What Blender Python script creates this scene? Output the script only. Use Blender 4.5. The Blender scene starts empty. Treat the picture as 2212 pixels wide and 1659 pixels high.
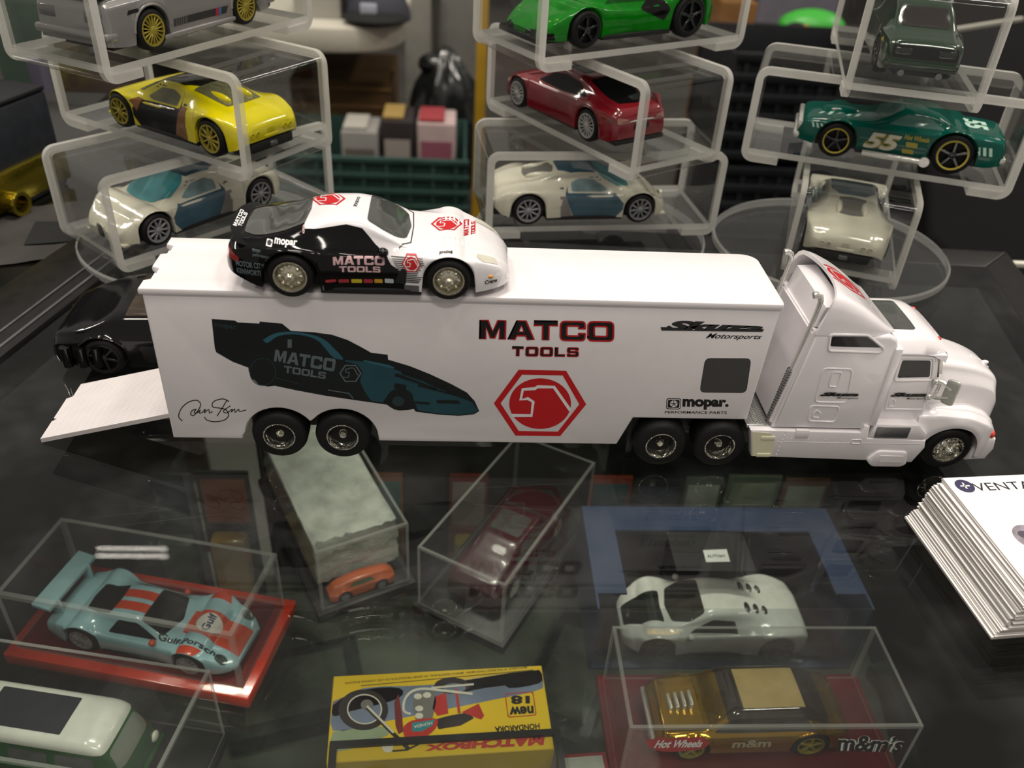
import bpy, bmesh, math, random
import numpy as np
from mathutils import Vector, Matrix
from mathutils.bvhtree import BVHTree
from mathutils.geometry import tessellate_polygon

# ------------------------------------------------------------------ camera, world, light
S = 0.001                                   # all shapes are written in millimetres
F_PX = 1860.0
CAM = np.array([84.75, -206.77, 172.85])
PITCH, ROLL, YAW = 0.60581, 0.06365, 0.0777
scene = bpy.context.scene
COL = scene.collection


def _axes():
    cp, sp, cr, sr, cy, sy = (math.cos(PITCH), math.sin(PITCH), math.cos(ROLL), math.sin(ROLL), math.cos(YAW), math.sin(YAW))
    fw = np.array([sy * cp, cy * cp, -sp]); rt = np.array([cy, -sy, 0.0]); up = np.cross(rt, fw)
    return rt * cr + up * sr, up * cr - rt * sr, fw


RT, UP, FW = _axes()


def ray(px, py): return FW + RT * (px - 1106) / F_PX + UP * (829.5 - py) / F_PX


def AZ(px, py, z):
    d = ray(px, py); return CAM + d * ((z - CAM[2]) / d[2])


def AY(px, py, y):
    d = ray(px, py); return CAM + d * ((y - CAM[1]) / d[1])


cd = bpy.data.cameras.new('camera')
cd.lens = 4.15; cd.sensor_width = 4.15 * 2212 / F_PX; cd.sensor_fit = 'HORIZONTAL'
cd.clip_start = 0.005; cd.clip_end = 60
cd.dof.use_dof = True; cd.dof.focus_distance = 0.262; cd.dof.aperture_fstop = 2.3
cam = bpy.data.objects.new('camera', cd); COL.objects.link(cam)
cam.matrix_world = Matrix([[RT[0], UP[0], -FW[0], CAM[0] * S], [RT[1], UP[1], -FW[1], CAM[1] * S],
                           [RT[2], UP[2], -FW[2], CAM[2] * S], [0, 0, 0, 1]])
scene.camera = cam

world = bpy.data.worlds.new('hall'); scene.world = world; world.use_nodes = True
bgn = world.node_tree.nodes['Background']
bgn.inputs[0].default_value = (1.0, 0.93, 0.84, 1); bgn.inputs[1].default_value = 0.27


def area_lamp(x, y, z, sx, sy, power, col=(1, 0.93, 0.83), rot=(0, 0, 0), name='hall_and_fill_lamp_offscreen'):
    d = bpy.data.lights.new(name, 'AREA'); d.shape = 'RECTANGLE'; d.size = sx; d.size_y = sy
    d.energy = power; d.color = col
    o = bpy.data.objects.new(name, d); COL.objects.link(o); o.location = (x, y, z); o.rotation_euler = rot
    return o


# hall and fill lamps, all at one ceiling height above the counter, none within the picture
CEIL = 5.0; KC = CEIL / 2.3
for lx, ly, pw, ax, ay in ((0.05, 0.5, 32, 0.7, 0.2), (1.0, -0.3, 15, 0.2, 0.8), (-0.8, -0.3, 13, 0.2, 0.8), (0.3, -1.5, 21, 0.8, 0.2), (-3.0, 1.6, 45, 0.3, 1.4), (3.2, 1.6, 45, 0.3, 1.4)):
    area_lamp(lx * KC, ly * KC, CEIL, ax * KC, ay * KC, pw * KC * KC)  # rear lamp added as front fill, far side pair added to light the background

# short ceiling tubes ahead on the left; the photograph shows their reflections in the glass
for px, py, ln_ in ((285, 1184, 0.55), (285, 1200, 0.55), (400, 1036, 0.6)):
    d = ray(px, py); p = AZ(px, py, 0.0) * S; up_d = np.array([d[0], d[1], -d[2]]); p2 = p + up_d * ((CEIL - p[2]) / up_d[2])
    area_lamp(p2[0], p2[1], CEIL, ln_, 0.016, 0.5, name='hall_tube_offscreen')

vs = scene.view_settings
vs.view_transform = 'Standard'; vs.look = 'None'; vs.gamma = 1.0; vs.use_curve_mapping = False; vs.exposure = 0.0
scene.cycles.transparent_max_bounces = 32
scene.cycles.max_bounces = 6
scene.cycles.diffuse_bounces = 2
scene.cycles.glossy_bounces = 3
scene.cycles.caustics_reflective = False
scene.cycles.caustics_refractive = False

random.seed(7)
rng = np.random.default_rng(7)


# ------------------------------------------------------------------ materials
def lin(c):
    if isinstance(c, str):
        c = tuple(int(c[i:i + 2], 16) / 255 for i in (0, 2, 4))
    return tuple(((v / 12.92) if v <= 0.04045 else ((v + 0.055) / 1.055) ** 2.4) for v in c)


MATS = {}


def mat(name, col, rough=0.4, metal=0.0, coat=0.0, var=0.08, scale=200.0, bump=0.0, spec=0.5, bscale=None, flake=0):
    """Principled paint / plastic / metal with a little procedural noise in colour and gloss."""
    if name in MATS: return MATS[name]
    m = bpy.data.materials.new(name); m.use_nodes = True; MATS[name] = m
    nt = m.node_tree; p = nt.nodes['Principled BSDF']
    c = lin(col)
    tc = nt.nodes.new('ShaderNodeTexCoord'); nz = nt.nodes.new('ShaderNodeTexNoise')
    nz.inputs['Scale'].default_value = scale; nz.inputs['Detail'].default_value = 2
    nt.links.new(tc.outputs['Object'], nz.inputs['Vector'])
    ramp = nt.nodes.new('ShaderNodeValToRGB')
    ramp.color_ramp.elements[0].position = 0.3; ramp.color_ramp.elements[1].position = 0.7
    ramp.color_ramp.elements[0].color = tuple(v * (1 - var) for v in c) + (1,)
    ramp.color_ramp.elements[1].color = tuple(min(1, v * (1 + var * 0.5)) for v in c) + (1,)
    nt.links.new(nz.outputs['Fac'], ramp.inputs['Fac']); nt.links.new(ramp.outputs['Color'], p.inputs['Base Color'])
    mr = nt.nodes.new('ShaderNodeMapRange')
    mr.inputs['To Min'].default_value = max(0.02, rough * 0.85); mr.inputs['To Max'].default_value = min(1, rough * 1.15)
    nt.links.new(nz.outputs['Fac'], mr.inputs['Value']); nt.links.new(mr.outputs['Result'], p.inputs['Roughness'])
    p.inputs['Metallic'].default_value = metal
    p.inputs['Coat Weight'].default_value = coat; p.inputs['Coat Roughness'].default_value = 0.05
    p.inputs['Specular IOR Level'].default_value = spec
    if bump:
        b = nt.nodes.new('ShaderNodeBump'); b.inputs['Strength'].default_value = bump; b.inputs['Distance'].default_value = 0.0004
        n2 = nt.nodes.new('ShaderNodeTexNoise'); n2.inputs['Scale'].default_value = bscale or scale * 4
        nt.links.new(tc.outputs['Object'], n2.inputs['Vector'])
        nt.links.new(n2.outputs['Fac'], b.inputs['Height']); nt.links.new(b.outputs['Normal'], p.inputs['Normal'])
    return m


def fresnel_even(nt, ior):
    g = nt.nodes.new('ShaderNodeNewGeometry'); mx = nt.nodes.new('ShaderNodeMapRange')
    mx.inputs['To Min'].default_value = ior; mx.inputs['To Max'].default_value = 1 / ior
    nt.links.new(g.outputs['Backfacing'], mx.inputs['Value'])
    fr = nt.nodes.new('ShaderNodeFresnel'); nt.links.new(mx.outputs['Result'], fr.inputs['IOR'])
    return fr


def clear(name, tint=(1, 1, 1), ior=1.49, haze=0.0, hazecol=(0.8, 0.8, 0.8), rough=0.01, dust=0.0, dscale=60.0, scratch=False):
    """Thin clear sheet: straight-through transparency, fresnel gloss, optional dust and scratches."""
    if name in MATS: return MATS[name]
    m = bpy.data.materials.new(name); m.use_nodes = True; MATS[name] = m
    nt = m.node_tree; nt.nodes.clear()
    out = nt.nodes.new('ShaderNodeOutputMaterial'); tr = nt.nodes.new('ShaderNodeBsdfTransparent')
    tr.inputs[0].default_value = tuple(tint) + (1,)
    gl = nt.nodes.new('ShaderNodeBsdfGlossy'); gl.inputs['Roughness'].default_value = rough
    fr = fresnel_even(nt, ior); mix = nt.nodes.new('ShaderNodeMixShader')
    nt.links.new(fr.outputs[0], mix.inputs[0]); nt.links.new(tr.outputs[0], mix.inputs[1]); nt.links.new(gl.outputs[0], mix.inputs[2])
    last = mix
    if haze or dust:
        df = nt.nodes.new('ShaderNodeBsdfDiffuse'); df.inputs[0].default_value = tuple(hazecol) + (1,)
        mx = nt.nodes.new('ShaderNodeMixShader')
        tc = nt.nodes.new('ShaderNodeTexCoord'); nz = nt.nodes.new('ShaderNodeTexNoise')
        nz.inputs['Scale'].default_value = dscale; nz.inputs['Detail'].default_value = 3; nz.inputs['Roughness'].default_value = 0.7
        nt.links.new(tc.outputs['Object'], nz.inputs['Vector'])
        mr = nt.nodes.new('ShaderNodeMapRange'); mr.inputs['From Min'].default_value = 0.5; mr.inputs['From Max'].default_value = 0.9
        mr.inputs['To Min'].default_value = haze; mr.inputs['To Max'].default_value = haze + dust
        nt.links.new(nz.outputs['Fac'], mr.inputs['Value'])
        fac = mr.outputs['Result']
        if scratch:
            for ang, sc in ((0.5, 40.0),):
                mp = nt.nodes.new('ShaderNodeMapping'); mp.inputs['Rotation'].default_value = (0, 0, ang)
                mp.inputs['Scale'].default_value = (0.12, 1, 1)
                vo = nt.nodes.new('ShaderNodeTexVoronoi'); vo.feature = 'DISTANCE_TO_EDGE'; vo.inputs['Scale'].default_value = sc
                nt.links.new(tc.outputs['Object'], mp.inputs['Vector']); nt.links.new(mp.outputs[0], vo.inputs['Vector'])
                lt = nt.nodes.new('ShaderNodeMapRange'); lt.inputs['From Min'].default_value = 0.0; lt.inputs['From Max'].default_value = 0.0022
                lt.inputs['To Min'].default_value = 0.05; lt.inputs['To Max'].default_value = 0.0
                nt.links.new(vo.outputs['Distance'], lt.inputs['Value'])
                n3 = nt.nodes.new('ShaderNodeTexNoise'); n3.inputs['Scale'].default_value = 14; n3.inputs['Detail'].default_value = 1
                nt.links.new(tc.outputs['Object'], n3.inputs['Vector'])
                gate = nt.nodes.new('ShaderNodeMapRange'); gate.inputs['From Min'].default_value = 0.6; gate.inputs['From Max'].default_value = 0.75
                nt.links.new(n3.outputs['Fac'], gate.inputs['Value'])
                mu = nt.nodes.new('ShaderNodeMath'); mu.operation = 'MULTIPLY'
                nt.links.new(lt.outputs['Result'], mu.inputs[0]); nt.links.new(gate.outputs['Result'], mu.inputs[1])
                ad = nt.nodes.new('ShaderNodeMath'); ad.operation = 'ADD'; ad.use_clamp = True
                nt.links.new(fac, ad.inputs[0]); nt.links.new(mu.outputs[0], ad.inputs[1]); fac = ad.outputs[0]
        if dust: nt.links.new(fac, mx.inputs[0])
        else: mx.inputs[0].default_value = haze
        nt.links.new(mix.outputs[0], mx.inputs[1]); nt.links.new(df.outputs[0], mx.inputs[2]); last = mx
    nt.links.new(last.outputs[0], out.inputs[0])
    return m


def frosted(name, col=(0.80, 0.79, 0.74), trans=0.3):
    if name in MATS: return MATS[name]
    m = bpy.data.materials.new(name); m.use_nodes = True; MATS[name] = m
    nt = m.node_tree; nt.nodes.clear(); out = nt.nodes.new('ShaderNodeOutputMaterial')
    df = nt.nodes.new('ShaderNodeBsdfDiffuse'); tl = nt.nodes.new('ShaderNodeBsdfTranslucent'); tr = nt.nodes.new('ShaderNodeBsdfTransparent')
    tc = nt.nodes.new('ShaderNodeTexCoord'); nz = nt.nodes.new('ShaderNodeTexNoise'); nz.inputs['Scale'].default_value = 900
    nt.links.new(tc.outputs['Object'], nz.inputs['Vector'])
    rp = nt.nodes.new('ShaderNodeValToRGB'); rp.color_ramp.elements[0].color = tuple(v * 0.9 for v in col) + (1,); rp.color_ramp.elements[1].color = tuple(col) + (1,)
    nt.links.new(nz.outputs['Fac'], rp.inputs[0])
    for n in (df, tl): nt.links.new(rp.outputs[0], n.inputs[0])
    a = nt.nodes.new('ShaderNodeMixShader'); a.inputs[0].default_value = 0.5
    nt.links.new(df.outputs[0], a.inputs[1]); nt.links.new(tl.outputs[0], a.inputs[2])
    b = nt.nodes.new('ShaderNodeMixShader'); b.inputs[0].default_value = trans
    nt.links.new(a.outputs[0], b.inputs[1]); nt.links.new(tr.outputs[0], b.inputs[2]); nt.links.new(b.outputs[0], out.inputs[0])
    return m


def jelly(name, col, dark=0.25, rough=0.06):
    """Tinted see-through plastic body: coloured transparency over coloured diffuse with gloss."""
    if name in MATS: return MATS[name]
    m = bpy.data.materials.new(name); m.use_nodes = True; MATS[name] = m
    nt = m.node_tree; nt.nodes.clear(); out = nt.nodes.new('ShaderNodeOutputMaterial'); c = lin(col)
    df = nt.nodes.new('ShaderNodeBsdfDiffuse'); tl = nt.nodes.new('ShaderNodeBsdfTranslucent'); tr = nt.nodes.new('ShaderNodeBsdfTransparent'); gl = nt.nodes.new('ShaderNodeBsdfGlossy')
    tc = nt.nodes.new('ShaderNodeTexCoord'); nz = nt.nodes.new('ShaderNodeTexNoise'); nz.inputs['Scale'].default_value = 160
    nt.links.new(tc.outputs['Object'], nz.inputs['Vector'])
    rp = nt.nodes.new('ShaderNodeValToRGB'); rp.color_ramp.elements[0].color = tuple(v * 0.55 for v in c) + (1,); rp.color_ramp.elements[1].color = tuple(c) + (1,)
    nt.links.new(nz.outputs['Fac'], rp.inputs[0])
    for n in (df, tl, tr): nt.links.new(rp.outputs[0], n.inputs[0])
    gl.inputs['Roughness'].default_value = rough
    a = nt.nodes.new('ShaderNodeMixShader'); a.inputs[0].default_value = 0.45
    nt.links.new(df.outputs[0], a.inputs[1]); nt.links.new(tl.outputs[0], a.inputs[2])
    b = nt.nodes.new('ShaderNodeMixShader'); b.inputs[0].default_value = dark
    nt.links.new(a.outputs[0], b.inputs[1]); nt.links.new(tr.outputs[0], b.inputs[2])
    fr = fresnel_even(nt, 1.5); d = nt.nodes.new('ShaderNodeMixShader')
    nt.links.new(fr.outputs[0], d.inputs[0]); nt.links.new(b.outputs[0], d.inputs[1]); nt.links.new(gl.outputs[0], d.inputs[2])
    nt.links.new(d.outputs[0], out.inputs[0])
    return m


def foamy(name, col):
    m = mat(name, col, 0.95, var=0.25, scale=120, bump=1.0, bscale=900)
    return m


ACR = clear('clear_acrylic', (0.975, 0.98, 0.975), 1.42)
ACRD = clear('clear_acrylic_dull', (0.94, 0.945, 0.94), 1.42, haze=0.006)
FROST = frosted('sawn_acrylic_edge', (0.95, 0.93, 0.88), 0.10)
REFR_EDGE = frosted('refracted_edge_margin', (0.92, 0.90, 0.85), 0.45)  # pale margin painted to imitate the sawn edge refracted through the sheet
EDGE = frosted('acrylic_box_edge', (0.72, 0.73, 0.70), 0.6)
RIMC = frosted('disc_rim', (0.85, 0.85, 0.82), 0.4)
GLASS = clear('counter_glass', (0.965, 0.985, 0.965), 1.45, haze=0.0, dust=0.030, dscale=22, scratch=True)
SHELF = clear('shelf_glass', (0.93, 0.97, 0.94), 1.45, haze=0.0, dust=0.015)
PANE = clear('window_film', (0.9, 0.92, 0.93), 1.45, haze=0.02, dust=0.02)
WHITE = mat('white_trailer_plastic', 'f2ecee', 0.32, coat=0.25, var=0.02)
CABW = mat('white_cab_enamel', 'f1ecef', 0.22, coat=0.6, var=0.02)
CREAM = mat('yellowed_white_plastic', 'e6e2c4', 0.4, var=0.05)
RUB = mat('black_rubber', '0d0d0d', 0.6, var=0.2, spec=0.3)
CHRW = mat('crinkled_chrome', 'e8e6da', 0.14, metal=0.95, var=0.05, bump=1.0, scale=300, bscale=420)
for _n in CHRW.node_tree.nodes:
    if _n.type == 'BUMP': _n.inputs['Distance'].default_value = 0.0016
BLK = mat('gloss_black', '070708', 0.10, coat=0.0, var=0.1, spec=0.5)
BLK2 = mat('satin_black', '121212', 0.45, var=0.2)
MATTE = mat('matt_black', '0b0b0b', 0.8, var=0.2)
CHR = mat('chrome', 'e6e5de', 0.2, metal=0.62, var=0.05, bump=0.2)
SILV = mat('silver_paint', 'a3a1a0', 0.3, metal=0.6, coat=0.4, var=0.03, scale=40)
GREYM = mat('grey_metal', '8d8d90', 0.35, metal=0.85, bump=0.3)
GOLDM = mat('gold_rim', 'b5a545', 0.3, metal=0.45)
GUN = mat('grey_rim', 'a3a3a6', 0.3, metal=0.3)
RED = mat('logo_red', 'c4161f', 0.4, var=0.03)
INK = mat('black_ink', '0c0b0c', 0.5, var=0.05)
INKG = mat('charcoal_ink_and_gap_shade', '2b2c2c', 0.5, var=0.05)
WINK = mat('white_ink', 'efeeee', 0.5, var=0.02)
PINK = mat('pinkish_ink', 'd7b0b4', 0.5, var=0.04)
DGLASS = mat('dark_car_glass', '0d0e0f', 0.08, coat=0.0, var=0.2, spec=0.35)
SMOKE = mat('smoky_glass', '4c4f4c', 0.07, coat=1.0, var=0.35, scale=90)


# ------------------------------------------------------------------ object helpers
def thing(name, label, cat, loc=(0, 0, 0), yaw=0.0, group=None):
    o = bpy.data.objects.new(name, None); COL.objects.link(o); o.empty_display_size = 0.01
    o.location = [v * S for v in loc]; o.rotation_euler = (0, 0, math.radians(yaw))
    o['label'] = label; o['category'] = cat
    if group: o['group'] = group
    return o


def tag(o, label=None, cat=None, group=None, kind=None):
    if label: o['label'] = label
    if cat: o['category'] = cat
    if group: o['group'] = group
    if kind: o['kind'] = kind
    return o


def basis(o):
    return Matrix.LocRotScale(o.location, o.rotation_euler, o.scale)


class G:
    def __init__(s): s.V = []; s.F = []; s.M = []

    def add(s, V, F, m=0, T=None):
        b = len(s.V)
        if T is not None: V = [tuple(T @ Vector(v)) for v in V]
        s.V += [tuple(float(c) for c in v) for v in V]
        for f in F: s.F.append(tuple(b + i for i in f)); s.M.append(m)
        return s

    def bm(s, bm, m=0, T=None):
        bm.verts.ensure_lookup_table(); bm.verts.index_update()
        s.add([v.co[:] for v in bm.verts], [[v.index for v in f.verts] for f in bm.faces], m, T); bm.free(); return s

    def box(s, x0, x1, y0, y1, z0, z1, bev=0, seg=2, m=0, T=None):
        bm = bmesh.new(); bmesh.ops.create_cube(bm, size=1)
        for v in bm.verts:
            v.co = ((x0 + x1) / 2 + v.co.x * (x1 - x0), (y0 + y1) / 2 + v.co.y * (y1 - y0), (z0 + z1) / 2 + v.co.z * (z1 - z0))
        if bev: bmesh.ops.bevel(bm, geom=bm.edges[:], offset=bev, segments=seg, affect='EDGES', profile=0.5)
        return s.bm(bm, m, T)

    def prism(s, poly, plane, a, b, bev=0, seg=2, m=0, T=None, rim_only=True):
        """poly in 2D extruded along the third axis from a to b."""
        def P(p, h): return {'xz': (p[0], h, p[1]), 'xy': (p[0], p[1], h), 'yz': (h, p[0], p[1])}[plane]
        n = len(poly); bm = bmesh.new()
        A = [bm.verts.new(P(p, a)) for p in poly]; B = [bm.verts.new(P(p, b)) for p in poly]
        fa = bm.faces.new(A); fb = bm.faces.new(B[::-1])
        for i in range(n): bm.faces.new((A[i], B[i], B[(i + 1) % n], A[(i + 1) % n]))
        bmesh.ops.recalc_face_normals(bm, faces=bm.faces[:])
        if bev:
            ed = [e for e in list(fa.edges) + list(fb.edges)]
            bmesh.ops.bevel(bm, geom=ed, offset=bev, segments=seg, affect='EDGES', profile=0.5)
        bmesh.ops.triangulate(bm, faces=[f for f in bm.faces if len(f.verts) > 4])
        return s.bm(bm, m, T)

    def lathe(s, prof, c=(0, 0, 0), axis='y', n=32, m=0, T=None, closed=False):
        V = []; F = []; k = len(prof)
        for i in range(n):
            a = 2 * math.pi * i / n; ca, sa = math.cos(a), math.sin(a)
            for r, h in prof:
                V.append({'y': (c[0] + r * ca, c[1] + h, c[2] + r * sa), 'z': (c[0] + r * ca, c[1] + r * sa, c[2] + h), 'x': (c[0] + h, c[1] + r * ca, c[2] + r * sa)}[axis])
        for i in range(n):
            j = (i + 1) % n
            for q in range(k if closed else k - 1):
                q2 = (q + 1) % k; F.append((i * k + q, i * k + q2, j * k + q2, j * k + q))
        return s.add(V, F, m, T)

    def cyl(s, c, axis, r, h0, h1, n=24, m=0, bev=0, T=None):
        b = bev
        pr = [(0, h0), (r - b, h0), (r, h0 + b), (r, h1 - b), (r - b, h1), (0, h1)] if b else [(0, h0), (r, h0), (r, h1), (0, h1)]
        return s.lathe(pr, c, axis, n, m, T)

    def tube(s, path, r, n=8, m=0, closed=False, T=None):
        P = [Vector(p) for p in path]; V = []; F = []; N = len(P); up = None
        rr = r if hasattr(r, '__len__') else [r] * N
        for i, p in enumerate(P):
            a = P[(i - 1) % N] if (closed or i > 0) else p; b = P[(i + 1) % N] if (closed or i < N - 1) else p
            t = (b - a).normalized()
            if up is None: up = Vector((0, 0, 1)) if abs(t.z) < 0.9 else Vector((1, 0, 0))
            sx = t.cross(up).normalized(); up = sx.cross(t).normalized()
            for k in range(n):
                q = 2 * math.pi * k / n; V.append(p + (sx * math.cos(q) + up * math.sin(q)) * rr[i])
        for i in range(N if closed else N - 1):
            j = (i + 1) % N
            for k in range(n): F.append((i * n + k, i * n + (k + 1) % n, j * n + (k + 1) % n, j * n + k))
        if not closed: F.append(tuple(range(n))[::-1]); F.append(tuple((N - 1) * n + k for k in range(n)))
        return s.add([tuple(v) for v in V], F, m, T)

    def ball(s, c, rx, ry, rz, m=0, n=16, T=None):
        bm = bmesh.new(); bmesh.ops.create_uvsphere(bm, u_segments=n, v_segments=max(6, n // 2), radius=1)
        for v in bm.verts: v.co = (c[0] + v.co.x * rx, c[1] + v.co.y * ry, c[2] + v.co.z * rz)
        return s.bm(bm, m, T)

    def bvh(s): return BVHTree.FromPolygons([Vector(v) for v in s.V], s.F)

    def obj(s, name, mats, parent=None, smooth=True, ang=38, world=False):
        me = bpy.data.meshes.new(name)
        me.from_pydata([(x * S, y * S, z * S) for x, y, z in s.V], [], s.F)
        if not isinstance(mats, (list, tuple)): mats = [mats]
        for m in mats: me.materials.append(m)
        me.polygons.foreach_set('material_index', s.M)
        me.polygons.foreach_set('use_smooth', [smooth] * len(me.polygons))
        me.update(); me.validate()
        if smooth:
            me.set_sharp_from_angle(angle=math.radians(ang))
        o = bpy.data.objects.new(name, me); COL.objects.link(o)
        if parent:
            o.parent = parent
            if world and parent.type == 'EMPTY': o.matrix_parent_inverse = basis(parent).inverted()
        return o


def structure(o): o['kind'] = 'structure'; return o


# ------------------------------------------------------------------ flat print: polygons, strokes and lettering as 2-D meshes
def poly2(pts):
    pts = [tuple(p[:2]) for p in pts]
    tris = tessellate_polygon([[Vector((p[0], p[1], 0)) for p in pts]])
    return [pts, [tuple(t) for t in tris]]


def rpoly(pts, r, n=4):
    out = []; N = len(pts); rs = r if hasattr(r, '__len__') else [r] * N
    for i in range(N):
        p = np.array(pts[i], float); a = np.array(pts[i - 1], float); b = np.array(pts[(i + 1) % N], float)
        da = a - p; db = b - p; la, lb = np.hypot(*da), np.hypot(*db); q = min(rs[i], la * 0.48, lb * 0.48)
        A = p + da / la * q; B = p + db / lb * q
        for k in range(n + 1):
            t = k / n; out.append(tuple((1 - t) ** 2 * A + 2 * t * (1 - t) * p + t * t * B))
    return out


def ell(cx, cy, rx, ry, n=28, a0=0.0): return [(cx + rx * math.cos(a0 + 2 * math.pi * i / n), cy + ry * math.sin(a0 + 2 * math.pi * i / n)) for i in range(n)]


def ring2(outer, inner):
    n = len(outer); return [list(outer) + list(inner), [(i, (i + 1) % n, n + (i + 1) % n, n + i) for i in range(n)]]


def stroke2(pts, w):
    P = [np.array(p[:2], float) for p in pts]; N = len(P); V = []; F = []
    ws = w if hasattr(w, '__len__') else [w] * N
    for i, p in enumerate(P):
        a = P[max(i - 1, 0)]; b = P[min(i + 1, N - 1)]; d = b - a; d = d / (np.hypot(*d) + 1e-9); nrm = np.array([-d[1], d[0]])
        V += [tuple(p + nrm * ws[i] / 2), tuple(p - nrm * ws[i] / 2)]
    for i in range(N - 1): F.append((2 * i, 2 * i + 1, 2 * i + 3, 2 * i + 2))
    return [V, F]


def smooth2(pts, k=6):
    P = [np.array(p, float) for p in pts]; out = []
    for i in range(len(P) - 1):
        p0 = P[max(i - 1, 0)]; p1 = P[i]; p2 = P[i + 1]; p3 = P[min(i + 2, len(P) - 1)]
        for j in range(k):
            t = j / k
            out.append(tuple(0.5 * ((2 * p1) + (p2 - p0) * t + (2 * p0 - 5 * p1 + 4 * p2 - p3) * t * t + (3 * p1 - p0 - 3 * p2 + p3) * t ** 3)))
    out.append(tuple(P[-1])); return out


def join2(*ms):
    V = []; F = []
    for v, f in ms:
        b = len(V); V += list(v); F += [tuple(b + i for i in q) for q in f]
    return [V, F]


_tx = {}


def text2(body, bold=0.0, shear=0.0, space=1.0):
    key = (body, bold, shear, space)
    if key not in _tx:
        cu = bpy.data.curves.new('t', 'FONT'); cu.body = body; cu.offset = bold; cu.shear = shear; cu.space_character = space
        cu.resolution_u = 4
        o = bpy.data.objects.new('t', cu); COL.objects.link(o)
        me = o.to_mesh(); V = [(v.co.x, v.co.y) for v in me.vertices]; F = [tuple(p.vertices) for p in me.polygons]
        o.to_mesh_clear(); bpy.data.objects.remove(o); bpy.data.curves.remove(cu)
        V = np.array(V); lo = V.min(0); hi = V.max(0); V = (V - lo) / (hi - lo)
        _tx[key] = (V.tolist(), F)
    return _tx[key]


def poly2h(loops):
    pts = [tuple(p[:2]) for l in loops for p in l]
    return [pts, [tuple(t) for t in tessellate_polygon([[Vector((p[0], p[1], 0)) for p in l] for l in loops])]]


_GL = {'M': (1.24, [[(0, 0), (0, 1), (.38, 1), (.62, .42), (.86, 1), (1.24, 1), (1.24, 0), (.95, 0), (.95, .62), (.72, .05), (.52, .05), (.29, .62), (.29, 0)]]),
       'A': (1.27, [[(0, 0), (.42, 1), (.85, 1), (1.27, 0), (.93, 0), (.85, .2), (.42, .2), (.34, 0)], [(.5, .4), (.77, .4), (.635, .74)]]),
       'T': (1.15, [[(0, 1), (1.15, 1), (1.15, .76), (.73, .76), (.73, 0), (.42, 0), (.42, .76), (0, .76)]]),
       'C': (1.2, [rpoly([(1.2, .63), (1.2, 1), (0, 1), (0, 0), (1.2, 0), (1.2, .37), (.9, .37), (.9, .24), (.31, .24), (.31, .76), (.9, .76), (.9, .63)], [0.001, .22, .22, .22, .22, .001, .001, .06, .1, .1, .06, .001], 3)]),
       'O': (1.25, [rpoly([(0, 0), (1.25, 0), (1.25, 1), (0, 1)], .24), rpoly([(.31, .24), (.94, .24), (.94, .76), (.31, .76)], .1)]),
       'L': (1.0, [[(0, 0), (0, 1), (.31, 1), (.31, .24), (1, .24), (1, 0)]]),
       'S': (1.14, [rpoly([(1.12, .7), (1.12, 1), (0, 1), (0, .4), (.84, .4), (.84, .23), (.28, .23), (.28, .3), (0, .3), (0, 0), (1.14, 0), (1.14, .6), (.3, .6), (.3, .78), (.84, .78), (.84, .7)], [.001, .2, .2, .2, .05, .05, .05, .001, .001, .2, .2, .2, .05, .05, .05, .001], 3)])}


def block2(body, gap=0.12):
    """wide block capitals; returns fill mesh and a keyline mesh, both in the unit square"""
    x = 0; fills = []; keys = []
    tot = sum(_GL[c][0] for c in body) + gap * (len(body) - 1) - 0.16 * body.count('A')
    for c in body:
        w_, loops = _GL[c]; L2 = [[((p[0] + x) / tot, p[1]) for p in l] for l in loops]; fills.append(poly2h(L2))
        for l in L2:
            q = [(p[0] * tot, p[1]) for p in l]; k = stroke2(q + q[:2], 0.085); keys.append([[(p[0] / tot, p[1]) for p in k[0]], k[1]])
        x += w_ + gap - (0.16 if c == 'A' else 0)
    return join2(*fills), join2(*keys)


def fit2(m, u0, v0, u1, v1):
    return [[(u0 + (u1 - u0) * a, v0 + (v1 - v0) * b) for a, b in m[0]], m[1]]


def quad2(m, p00, p10, p11, p01):
    """unit-square mesh bent into a quadrilateral"""
    V = []
    p00, p10, p11, p01 = [np.array(p, float) for p in (p00, p10, p11, p01)]
    for a, b in m[0]: V.append(tuple((1 - a) * (1 - b) * p00 + a * (1 - b) * p10 + a * b * p11 + (1 - a) * b * p01))
    return [V, m[1]]


def map2(m, fn): return [[fn(u, v) for u, v in m[0]], m[1]]


def flat(name, m, fn, material, parent, world=False, face=None):
    """place a 2-D mesh on a surface with fn(u, v) -> xyz"""
    g = G(); g.add([fn(u, v) for u, v in m[0]], m[1]); o = g.obj(name, material, parent, smooth=False, world=world); return o


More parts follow.
